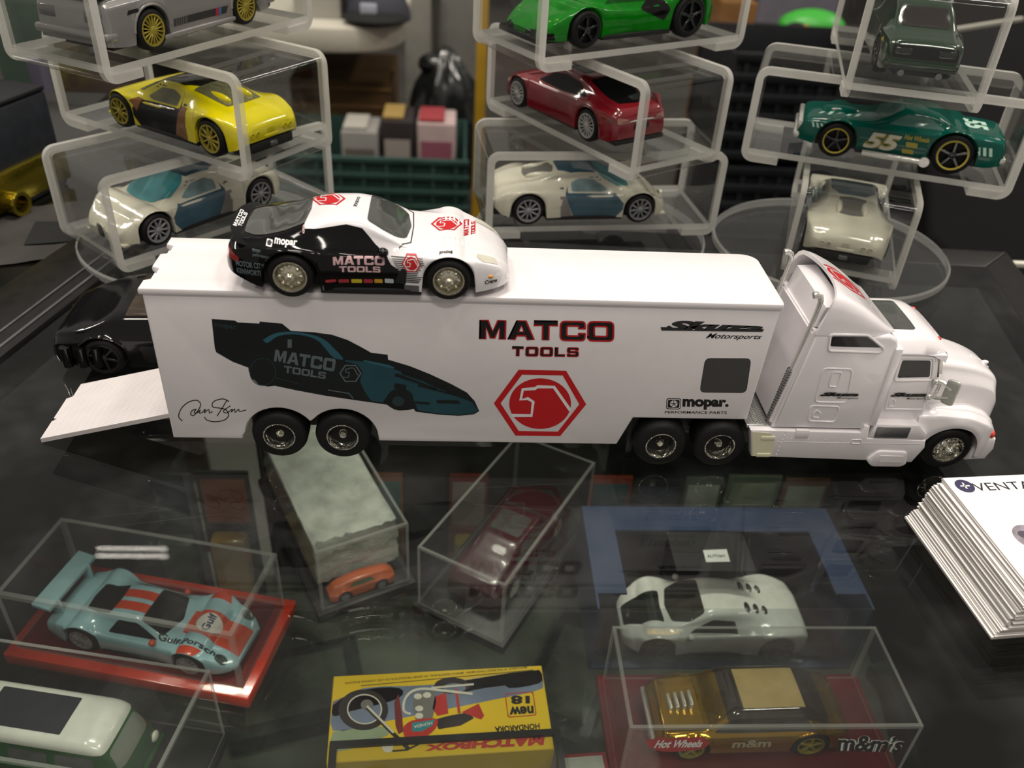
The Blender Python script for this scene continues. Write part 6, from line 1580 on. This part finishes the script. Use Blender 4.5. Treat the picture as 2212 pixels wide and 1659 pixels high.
# black rimmed clear tray lying over the carton's near edge, and small cards at the front
tr_ = thing('black_rimmed_tray', 'black rimmed clear tray lying in front of the yellow carton', 'tray', (84.5, -44.0, SZ), 3.2)
g = G(); ou = [(-41, -27), (41, -27), (41, 19), (-41, 19)]; inn = [(-38.5, -24.5), (38.5, -24.5), (38.5, 16.6), (-38.5, 16.6)]
V = [(x, y, z) for z in (21.6, 23.4) for q in (ou, inn) for x, y in q]
for i in range(4):
    j = (i + 1) % 4; g.add([V[i], V[j], V[4 + j], V[4 + i], V[8 + i], V[8 + j], V[12 + j], V[12 + i]], [(0, 3, 2, 1), (4, 5, 6, 7), (0, 1, 5, 4), (3, 7, 6, 2)])
bm = bmesh.new(); vv = [bm.verts.new(v) for v in g.V]
for f_ in g.F: bm.faces.new([vv[i] for i in f_])
bmesh.ops.remove_doubles(bm, verts=bm.verts[:], dist=1e-3); bmesh.ops.recalc_face_normals(bm, faces=bm.faces[:]); g = G(); g.bm(bm)
g.obj('rim', BLK2, tr_, smooth=False)
g = G(); g.box(-38.6, 38.6, -24.6, 16.7, 22.0, 22.5); g.obj('clear_panel', ACRD, tr_, smooth=False)
g = G(); g.box(-40, 40, -26, -20, 0, 21.7, 0.4); g.obj('support_block', BLK2, tr_)
cardb = thing('small_card_pack', 'small grey card pack with red border beside the dark red base', 'card pack', (133.0, -37.0, SZ), 4)
g = G(); g.box(-9, 9, -9, 9, 0, 16, 0.4); g.obj('pack_body', mat('pack_red', '6e1c1c', 0.5), cardb); g = G(); g.box(-7.4, 7.4, -7.4, 7.4, 16, 16.3); g.obj('pack_face', mat('pack_grey', '83857c', 0.6), cardb)
# ------------------------------------------------------------------ stack of business cards on the glass
CARD = mat('white_card', 'f4f2f0', 0.5, var=0.02); CARDE = mat('card_edge_grey', 'b9b0ac', 0.6, var=0.05)
NC = 38; CTH = 15.0 / NC; b_c = np.array([262.8, -42.6]); cyaw = math.degrees(math.atan2(0.08, 0.997))
proto = None; hw_, hh_ = 42.5, 22.3
for i in range(NC):
    t = i / (NC - 1); off = np.array([7.4 * t, 0.6 * t]) + np.array([rng.normal(0, 0.22), rng.normal(0, 0.18)]) + np.array([0.9 * math.sin(t * 6.0), 0])
    lab = 'white business card in the thick stack beside the toy truck' if i < NC - 1 else 'white printed business card on top of the stack by the truck'
    if proto is None or i == NC - 1:
        g = G(); V = [(x, y, z) for z in (0, CTH * 0.97) for x, y in ((-hw_, -hh_), (hw_, -hh_), (hw_, hh_), (-hw_, hh_))]
        g.add(V, [(0, 3, 2, 1), (4, 5, 6, 7)], 0); g.add(V, [(0, 1, 5, 4), (1, 2, 6, 5), (2, 3, 7, 6), (3, 0, 4, 7)], 1)
        o = g.obj('business_card', [CARD, CARDE], None, smooth=False)
        if proto is None: proto = o
    else:
        o = proto.copy(); COL.objects.link(o)
    o.location = ((b_c[0] + off[0]) * S, (b_c[1] + off[1]) * S, (i * CTH) * S); o.rotation_euler = (0, 0, math.radians(cyaw + rng.normal(0, 0.25)))
    tag(o, lab, 'business card', None if i == NC - 1 else 'business cards in the stack')
    if i == NC - 1:
        o.rotation_euler = (0, 0, math.radians(cyaw)); ztop = i * CTH + CTH; cx0, cy0 = o.location.x / S, o.location.y / S; a = -math.radians(cyaw)

        def CP(u, v, lay=0):
            p = AZ(u, v, ztop); dx, dy = p[0] - cx0, p[1] - cy0; return (dx * math.cos(a) - dy * math.sin(a), dx * math.sin(a) + dy * math.cos(a), CTH + 0.04 + 0.04 * lay)
        lo = CP(2064, 1050); fl2 = lambda nm, m, mm, lay=0: flat(nm, m, lambda u, v: (u, v, CTH + 0.04 + 0.04 * lay), mm, o)
        lc = CP(2084, 1050); fl2('round_logo', poly2(ell(lc[0], lc[1], 2.75, 2.75, 28)), mat('logo_navy', '3a3558', 0.4))
        fl2('round_logo', join2(stroke2([(lc[0] - 1.4, lc[1]), (lc[0] + 1.5, lc[1])], 0.5), stroke2([(lc[0], lc[1] - 1.2), (lc[0], lc[1] + 1.4)], 0.5)), WINK, 1)
        p0 = CP(2110, 1060); fl2('lettering', fit2(text2('VENTAS', 0.0), p0[0], p0[1] - 0.2, p0[0] + 20.5, p0[1] + 3.1), INK)
        pc = CP(2225, 1160); fl2('printed_portrait', poly2(ell(pc[0], pc[1], 4.4, 4.6, 24)), mat('print_grey_mauve', '8d8590', 0.5, var=0.4, scale=300))
        fl2('printed_portrait', poly2(ell(pc[0] - 1.2, pc[1] + 1.0, 1.6, 1.4, 16)), mat('print_dark_mauve', '4d4653', 0.5), 1)

# ------------------------------------------------------------------ black toy pick-up behind the ramp
KSP = dict(L=88.0, zt=[(0, 15), (0.1, 20.5), (0.3, 21.0), (0.7, 21.0), (0.74, 20.6), (0.84, 17.6), (0.94, 14.8), (0.985, 13.2), (1, 10)], zs=[(0, 13), (0.7, 14.6), (0.85, 13.6), (0.97, 11.6), (1, 8.5)],
           w=[(0, 18), (0.1, 20.5), (0.75, 20.6), (0.9, 20), (0.97, 18.4), (1, 15.5)], wt=[(0, 15), (0.3, 16.2), (0.72, 16.4), (0.85, 17.4), (1, 13)], zb=[(0, 4), (0.85, 3.6), (1, 4.6)], edge=0.96)
C = car('black_toy_car', 'glossy black toy car with brown window behind the trailer tail', KSP, BLK, (-9.0, 63.5, 0.0), 182, dict(tr=0.2, tf=0.80, rr=7.0, rf=7.0, wd=6.0), BLK2, 6)
root, bv, f, L = C
top_patch(C, 'roof_window', [(0.30, 0), (0.30, 15.2), (0.705, 15.2), (0.705, 0)], mat('brown_window', '33261a', 0.15, coat=0.8, var=0.5, scale=200), 0.1, 0.8)
side_patch(C, 'door_panel', [(0.40, 5.6), (0.64, 5.6), (0.66, 12.0), (0.44, 12.0)], mat('black_panel', '18181a', 0.3), 0.1, 1.4)
for k in range(5):
    g = G(); g.cyl((0.5 * L - 1.6 - 0.35 * abs(k - 2), -12 + 6 * k, 9.2), 'z', 1.6, -4.0, 3.4, 12); g.obj('bumper_rib', BLK, root)
for k in range(3):
    g = G(); g.cyl((0.5 * L - 6.0 - 5.0 * k, 20.4, 8.2), 'z', 1.7, -4.0, 3.4, 12); g.obj('bumper_rib', BLK, root)

# ------------------------------------------------------------------ neighbouring glass counter on the left, with brass trimmed case
SIDE_T = mat('dark_table_glass', '15140f', 0.12, coat=0.6, var=0.5, scale=8)
side_c = thing('side_counter', 'dark glass topped neighbouring counter carrying the brass trimmed case', 'counter', (-400, 120, FZ))
g = G(); g.prism([(-157, -140), (-75, 180), (-41, 320), (-640, 420), (-640, -140)], 'xy', -20, -2); g.obj('counter_top', SIDE_T, side_c, smooth=False, world=True)
g = G(); g.box(-640, -165, -140, 420, FZ, -20); g.obj('counter_body', CABIN, side_c, world=True)
BRASS = mat('polished_brass', '9a8a2c', 0.18, metal=0.9, bump=0.2)
A_ = AZ(-40, 470, 4.0); B_ = AZ(150, 372, 4.0); dv = B_ - A_; ln = float(np.hypot(dv[0], dv[1])); ya = math.degrees(math.atan2(dv[1], dv[0]))
tc_ = thing('brass_trimmed_case', 'slate grey tool case with brass rail and round studs beside the left stack', 'tool case', (A_[0], A_[1], -2), ya)
g = G(); g.box(0, ln, 2.0, 60, 0, 46, 1.5); g.obj('case_body', mat('slate_case', '24282f', 0.45, var=0.2), tc_)
g = G(); g.box(-1, ln + 1, 0.0, 4.0, 3.0, 20, 0.8); rail = g.obj('brass_rail', BRASS, tc_)
for k, px in enumerate(((2, 489), (63, 437))):
    p = AZ(*px, 6.0); dx, dy = p[0] - A_[0], p[1] - A_[1]; u = dx * dv[0] / ln + dy * dv[1] / ln
    g = G(); g.lathe([(4.0, -6.5), (5.6, -6.8), (5.8, -6.0), (5.2, -5.4), (5.2, 1.0), (5.8, 1.4), (5.8, 2.4)], (u, 0, 6.4), 'y', 24); g.lathe([(4.0, -6.5), (4.0, 1.6), (0, 1.6)], (u, 0, 6.4), 'y', 24); g.obj('stud', BRASS, rail)
g = G(); g.box(0, ln, 2, 60, 46, 48.5, 1.0); g.obj('case_lid', mat('slate_lid', '14161a', 0.4), tc_)
pst = AZ(68, 300, 0)
sh = thing('paper_sheet', 'crumpled grey printed sheet lying on the dark neighbouring counter', 'paper', (*AZ(120, 500, -2)[:2], -2.0), 20)
g = G(); V = []; F = []
for i in range(13):
    for j in range(9): V.append((-42 + 7 * i, -30 + 7.5 * j, 0.4 + 0.9 * abs(math.sin(i * 0.9 + j * 0.6))))
for i in range(12):
    for j in range(8): F.append((i * 9 + j, (i + 1) * 9 + j, (i + 1) * 9 + j + 1, i * 9 + j + 1))
g.add(V, F); g.obj('sheet', mat('grey_newsprint', '34312e', 0.7, var=0.3, scale=60), sh)
g = G(); g.add([(-12, -14, 1.6), (8, -16, 1.6), (6, 6, 1.6), (-8, 10, 1.6)], [(0, 1, 2, 3)]); g.obj('printed_patch', MATTE, sh, smooth=False)

# ------------------------------------------------------------------ packs standing at the back of the lower shelf
def pack(px0, px1, py0, yp, cols, label, cat='toy pack', name='blister_pack', tall=None):
    a = AY(px0, py0, yp); b = AY(px1, py0, yp); w_ = abs(b[0] - a[0]); zt = min(a[2], SZ - 8.0) if tall is None else tall
    r_ = thing(name, label, cat, ((a[0] + b[0]) / 2, yp + 3, LOWZ)); H = zt - LOWZ
    g = G(); g.box(-w_ / 2, w_ / 2, -1.0, 1.0, 0, H, 0.3); g.obj('card', mat('pack_' + cols[0], cols[0], 0.45, var=0.15, scale=60), r_)
    if len(cols) > 1:
        g = G(); g.box(-w_ * 0.42, w_ * 0.42, -1.5, -1.0, H * 0.62, H * 0.95, 0.2); g.obj('printed_band', mat('pack_' + cols[1], cols[1], 0.45, var=0.2, scale=90), r_)
    if len(cols) > 2:
        g = G(); g.box(-w_ * 0.36, w_ * 0.36, -11, -1.0, H * 0.08, H * 0.56, 2.5, 2); g.obj('bubble', mat('pack_' + cols[2], cols[2], 0.3, coat=0.5, var=0.2, scale=90), r_)
    return r_


pack(870, 966, 950, 150, ('0b0b0c',), 'plain black upright box at the back of the lower shelf', 'box', 'black_box')
pack(800, 866, 950, 150, ('b5683a', '3f7f82', '8f8f82'), 'teal and orange blister pack beside the plain black box')
pack(972, 1060, 950, 150, ('8d2f28', 'b7a0a0', 'b8952c'), 'red blister pack with a yellow corner behind the dusky clear box')
pack(1290, 1385, 950, 150, ('a8402c', '37606e', '2c2c2a'), 'orange red blister pack with blue print behind the window carton')
p_ = pack(1390, 1500, 950, 148, ('141416', '1d2c44', '8a8e80'), 'black blister pack with white lettering behind the window carton')
flat('lettering', fit2(text2('AUTO', 0.04), -7, 38, 7, 42), lambda u, v: (u, -1.6, v), WINK, p_)
p_ = pack(1505, 1590, 950, 150, ('4c5147', '9c9c94', '39423a'), 'grey pack with a red and white stripe behind the window carton')
for k, (m_, o_) in enumerate(((RED, 0), (WINK, 3.2), (RED, 6.2))): flat('stripe', stroke2([(-6 + o_, 62), (-3 + o_, 52), (1 + o_, 30)], 2.6), lambda u, v: (u, -11.3, v), m_, p_)
pack(1600, 1720, 950, 152, ('4e5448', '6e7468', '5a6152'), 'sage grey blister pack on the lower shelf near the cab')
pack(1730, 1830, 950, 150, ('5b3a2c', '7e8278', '474b40'), 'brown and grey blister pack on the lower shelf near the cab')
pack(400, 520, 950, 150, ('20221f', 'a4552c', 'b98a34'), 'dark blister pack with an orange and amber label under the trailer tail')
pack(280, 392, 950, 148, ('262a26', '3b4450', '54584e'), 'charcoal blister pack with blue print under the ramp')
pack(60, 160, 960, 152, ('8a4a2e', '6d6f66', '3a3e38'), 'rust brown blister pack at the left end of the lower shelf')
pack(170, 270, 960, 152, ('2c3138', '8d8f86', '2a3a2c'), 'blue grey blister pack at the left end of the lower shelf')
# flat packs lying on the lower shelf, seen between the cases
def lying(px, py, w_, d_, h_, yaw, c, label, cat='toy pack', name='flat_pack', c2=None):
    p = AZ(px, py, LOWZ + h_); r_ = thing(name, label, cat, (p[0], p[1], LOWZ), yaw)
    g = G(); g.box(-w_ / 2, w_ / 2, -d_ / 2, d_ / 2, 0, h_, 0.5); g.obj('pack_body', mat('pack_' + c, c, 0.5, var=0.2, scale=60), r_)
    if c2: g = G(); g.box(-w_ * 0.38, w_ * 0.38, -d_ * 0.36, d_ * 0.36, h_, h_ + 0.5); g.obj('pack_face', mat('pack_' + c2, c2, 0.45, var=0.25, scale=80), r_)


lying(300, 1130, 60, 90, 14, -20, '5a5d50', 'grey green flat pack lying beneath the red-based box', c2='1d1d1c')
lying(420, 1100, 60, 60, 10, 4, '23241f', 'black flat pack with pale window lying beneath the wadding box', c2='575c50')
lying(640, 1480, 70, 50, 12, 15, '1c1e1c', 'dark flat pack lying under the left of the yellow carton', c2='4d5048')
lying(1240, 1450, 40, 80, 12, -25, '16181a', 'black flat pack lying beneath the dusky box', c2='55584c')
lying(1980, 1250, 70, 90, 12, 22, '33382f', 'olive flat pack lying below the business cards', c2='4c5246')
lying(2110, 1520, 80, 80, 10, 18, '24261f', 'dark olive flat pack lying at the right end of the lower shelf', c2='33362d')

# ------------------------------------------------------------------ the stall behind, out of focus
def bgbox(name, label, cat, px0, px1, py0, Y, depth, col, zbot=FZ, rough=0.6, bev=6, part='panel', group=None):
    a = AY((px0 + px1) / 2, py0, Y); x0, x1 = AY(px0, py0, Y)[0], AY(px1, py0, Y)[0]
    r_ = thing(name, label, cat, ((x0 + x1) / 2, Y + depth / 2, zbot), 0, group); hw = (x1 - x0) / 2
    g = G(); g.box(-hw, hw, -depth / 2, depth / 2, 0, a[2] - zbot, bev); g.obj(part, mat('bg_' + col, col, rough, var=0.2, scale=12), r_)
    return r_, hw, a[2] - zbot


def crate(label, px0, px1, Y, depth, z0, h, col, nslat=5):
    x0, x1 = AY(px0, 380, Y)[0], AY(px1, 380, Y)[0]; hw = (x1 - x0) / 2; r_ = thing('plastic_crate', label, 'crate', ((x0 + x1) / 2, Y + depth / 2, z0))
    m_ = mat('crate_' + col, col, 0.5, var=0.15, scale=10)
    g = G(); g.box(-hw + 4, hw - 4, -depth / 2 + 4, depth / 2 - 4, 0, 8); g.obj('crate_floor', m_, r_)
    for s_ in (-1, 1):
        g = G(); g.box(-hw, hw, *sorted((s_ * (depth / 2 - 10), s_ * (depth / 2 - 4))), 0, h * 0.94, 1); g.obj('long_wall', m_, r_)
        g = G(); g.box(*sorted((s_ * (hw - 10), s_ * (hw - 4))), -depth / 2, depth / 2, 0, h * 0.94, 1); g.obj('end_wall', m_, r_)
    for k in range(nslat):
        z = h * (0.1 + 0.86 * k / (nslat - 1)); g = G(); g.box(-hw - 3, hw + 3, -depth / 2 - 6, -depth / 2 + 8, z - h * 0.05, z + h * 0.03, 2); g.obj('rib', m_, r_)
    for k in range(9):
        x = -hw + 2 * hw * (k + 0.5) / 9; g = G(); g.box(x - 5, x + 5, -depth / 2 - 4, -depth / 2 + 6, h * 0.1, h * 0.9, 1); g.obj('post', m_, r_)
    return r_, (x0 + x1) / 2, hw


CYN = 1750
ztop_c = AY(800, 338, CYN)[2]; hc = (ztop_c - FZ) / 2
crate('dark green plastic crate standing on the floor behind the coupe', 560, 1010, CYN, 330, FZ, hc - 1, '26403a'); _, ccx, chw = crate('dark green plastic crate of boxes stacked on another green crate', 560, 1010, CYN, 330, FZ + hc, hc, '2a4640')
for k, (px0, px1, py0, c, lab) in enumerate(((735, 815, 285, '8f8c88', 'grey white carton in the green crate'), (822, 892, 262, '2a2222', 'dark carton with pale lid in the green crate'), (900, 985, 268, 'b9a3a0', 'white and pink carton in the green crate'))):
    Yk = CYN + 60 + 20 * k; r_, hw, H = bgbox('goods_carton', lab, 'carton', px0, px1, py0, Yk, 120, c, FZ + hc + 9)
    g = G(); g.box(-hw * 0.8, hw * 0.8, -61.5, -60, H * 0.55, H * 0.8); g.obj('printed_panel', mat('bgp%d' % k, ('6d655f', 'a59b95', '9c5a6c')[k], 0.6), r_); g = G(); g.box(-hw * 0.9, hw * 0.4, -50, 50, H, H + 8, 2); g.obj('magazine', mat('bgm%d' % k, ('a8a49c', '9c824a', '9a3a40')[k], 0.5), r_)
r_, hw, H = bgbox('cardboard_box', 'brown cardboard box with hand holes behind the green crates', 'box', 640, 850, 150, 2290, 190, '5e4526', bev=3)
CBM = MATS['bg_5e4526']; hc_ = [(-hw + 2 * hw * (k + 0.5) / 5, H * 0.72) for k in range(5)]
m_ = poly2h([[(-hw, 0), (hw, 0), (hw, H), (-hw, H)]] + [ell(x, z, 22, 22, 16) for x, z in hc_])
g = G(); g.add([(u, -205, v) for u, v in m_[0]], m_[1]); g.add([(u, -201, v) for u, v in m_[0]], m_[1]); fs_ = g.obj('front_sheet', CBM, r_, smooth=False)
for x, z in hc_: g = G(); g.lathe([(22, -205), (22, -201)], (x, 0, z), 'y', 16); g.obj('hand_hole', CBM, fs_)
for x0_, x1_ in ((-hw, -hw + 4), (hw - 4, hw)): g = G(); g.box(x0_, x1_, -204, -90, 0, H); g.obj('side_sheet', CBM, r_, smooth=False)
g = G(); g.box(-hw, hw, -204, -90, H - 4, H); g.obj('top_sheet', CBM, r_, smooth=False)
for k in range(2): g = G(); g.box(-hw, hw, -210, -205, H * (0.82 + 0.12 * k), H * (0.84 + 0.12 * k), 1); g.obj('flap_edge', mat('bg_flap', '7a5a34', 0.7), r_)
# white table with rounded corner
tz = AY(760, 62, 2000)[2]; xR = AY(868, 70, 2000)[0]; tb = thing('white_table', 'white table with rounded corner behind the left stack', 'table', (xR - 700, 2300, FZ))
g = G(); pr = rpoly([(-700, -300), (700, -300), (700, 300), (-700, 300)], [60, 190, 60, 60], 8); g.prism(pr, 'xy', tz - FZ - 60, tz - FZ, 8); g.obj('table_top', mat('table_white', 'c9c4b6', 0.4), tb)
g = G(); g.cyl((0, 0, 0), 'z', 60, 20, tz - FZ - 58, 24); g.obj('pedestal', mat('table_leg', '55524c', 0.5), tb); g = G(); g.cyl((0, 0, 0), 'z', 280, 0, 24, 32); g.obj('foot', mat('table_leg', '55524c'), tb)
cp_ = AY(790, 46, 2080); cap_ = thing('baseball_cap', 'black cap with a pale tag lying on the white table', 'cap', (cp_[0] + 26, 2130, tz))
g = G(); g.ball((0, 0, 0), 84, 90, 90, n=24); g.V = [(x, y, max(0, z)) for x, y, z in g.V]; g.obj('crown', mat('cap_grey', '3a3a44', 0.8), cap_); g = G(); g.ball((0, -66, 14), 80, 66, 16, n=24); g.V = [(x, y, max(0, z)) for x, y, z in g.V]; g.obj('peak', MATTE, cap_)
g = G(); g.box(-34, 6, -92, -84, 22, 50, 2); g.obj('tag', mat('tag_pale', 'b8bcc8', 0.5), cap_)
p = AY(695, 46, 2060); pb = thing('pale_box', 'pale box with dark edge on the white table', 'box', (p[0] - 14, 2140, tz)); g = G(); g.box(-58, 58, -50, 50, 0, 190, 4); g.obj('carton', mat('pale_box', 'b9b6ae', 0.5), pb); g = G(); g.box(58, 66, -50, 50, 0, 190, 2); g.obj('dark_edge', mat('dark_edge', '3c382f', 0.6), pb)
bgbox('display_board', 'pale grey upright panel behind the black bag', 'panel', 872, 932, -40, 2850, 40, '8d8a82'); bgbox('display_board', 'mid grey upright panel beside the yellow post', 'panel', 951, 1035, -40, 2900, 40, '77746e'); bgbox('dark_post', 'dark upright post between two grey panels', 'post', 937, 946, -40, 2840, 50, '38342c')
# black bin bag
p = AY(950, 120, 2150); bag = thing('bin_bag', 'slumped black bin bag behind the green crates', 'bag', (p[0] + 12, 2260, FZ)); hb = p[2] - FZ
bm = bmesh.new(); bmesh.ops.create_uvsphere(bm, u_segments=40, v_segments=28, radius=1)
for v in bm.verts:
    a = math.atan2(v.co.y, v.co.x); k = 1 + 0.07 * math.sin(a * 7 + v.co.z * 4) + 0.05 * math.sin(a * 13 - v.co.z * 9); zz = (v.co.z + 1) / 2
    pinch = 1.0 if zz < 0.8 else max(0.6, 1 - (zz - 0.8) * 1.6); v.co = (v.co.x * 96 * k * pinch / (0.6 + 0.4 * abs(v.co.z) + 0.02) ** 0.3, v.co.y * 110 * k * pinch, zz * hb)
g = G(); g.bm(bm); g.obj('bag_body', mat('bag_black', '1a1c1b', 0.25, coat=0.4, bump=0.8, scale=20, bscale=30), bag); g = G(); g.ball((-30, -8, hb * 0.9), 46, 40, 30, n=14); g.obj('fold', mat('bag_black', '1a1c1b'), bag)
bgbox('yellow_post', 'yellow upright post beside the middle stack', 'post', 1034, 1058, -60, 1500, 26, 'b28a12', bev=2)
# black crates, orange carton, green toy and table on the right
zt2 = AY(1640, 110, 1500)[2]; nb = 3
for k in range(nb): crate('black slatted plastic crate, %s of the stack beside the middle tiers' % ('lowest', 'middle one', 'topmost')[k], 1545, 1900, 1500, 320, FZ + k * (zt2 - FZ) / nb, (zt2 - FZ) / nb - 1, '14161a', 6)
r_, hw, H = bgbox('brown_carton', 'orange brown carton far behind the bright green car', 'carton', 1560, 1640, 5, 2300, 200, '7e5426')
bgbox('lilac_panel', 'lilac grey upright board behind the lime toy', 'panel', 1655, 1830, -60, 2600, 40, '67636e')
r_, hw, H = bgbox('black_plinth', 'black plinth under the lime green toy', 'plinth', 1660, 1830, 86, 2250, 200, '121213')
tp = thing('lime_toy', 'lime green rounded toy with a black and orange patch on a plinth', 'toy', (r_.location.x / S + 20, 2300, FZ + H)); g = G(); g.ball((0, 0, 26), 95, 60, 44, n=20); g.V = [(x, y, max(0, z)) for x, y, z in g.V]; g.obj('toy_body', mat('lime_toy', '3fae3a', 0.4), tp); g = G(); g.ball((-58, -46, 22), 34, 18, 22, n=14); g.obj('dark_patch', MATTE, tp); g = G(); g.ball((-36, -54, 26), 12, 12, 14, n=10); g.obj('orange_patch', mat('patch_orange', 'c0582c', 0.4), tp)
# black cloth table at right with a pale edge
bt = thing('black_cloth_table', 'table under a black cloth behind the right stack', 'table', (700, 560, FZ)); zt3 = -40.0
g = G(); g.prism([(374, 178), (374, 274), (640, 870), (1100, 1000), (1100, 178)], 'xy', FZ, zt3, 6, 3); g.obj('cloth', mat('black_cloth', '0c0c0d', 0.9, var=0.3, scale=20, bump=0.4, spec=0.1), bt, world=True)
g = G(); g.prism([(662, 846), (800, 936), (797, 941), (659, 851)], 'xy', zt3 - 0.5, zt3 + 5, 1); g.obj('pale_strip', mat('pale_strip', 'b5b2a6', 0.5), bt, world=True)
p = AZ(2195, 577, zt3); ws = thing('white_edge_strip', 'white plastic strip lying on the black cloth right of the counter frame', 'strip', (p[0] + 22, p[1], zt3), -2); g = G(); g.box(-24, 60, -2, 2, 0, 3, 0.5); g.obj('strip', mat('strip_white', 'd9d6c8', 0.4), ws)
bgbox('brown_board', 'dark brown upright board behind the left stack', 'board', 95, 260, 40, 1000, 20, '33241a'); bgbox('green_board', 'dull green upright board in the far left corner', 'board', -60, 62, -60, 1400, 20, '34463a')
r_, hw, H = bgbox('grey_bar', 'lilac grey metal upright beside the slate tool case', 'metal bar', 52, 82, 128, 520, 16, '5a5666', rough=0.3, bev=2)
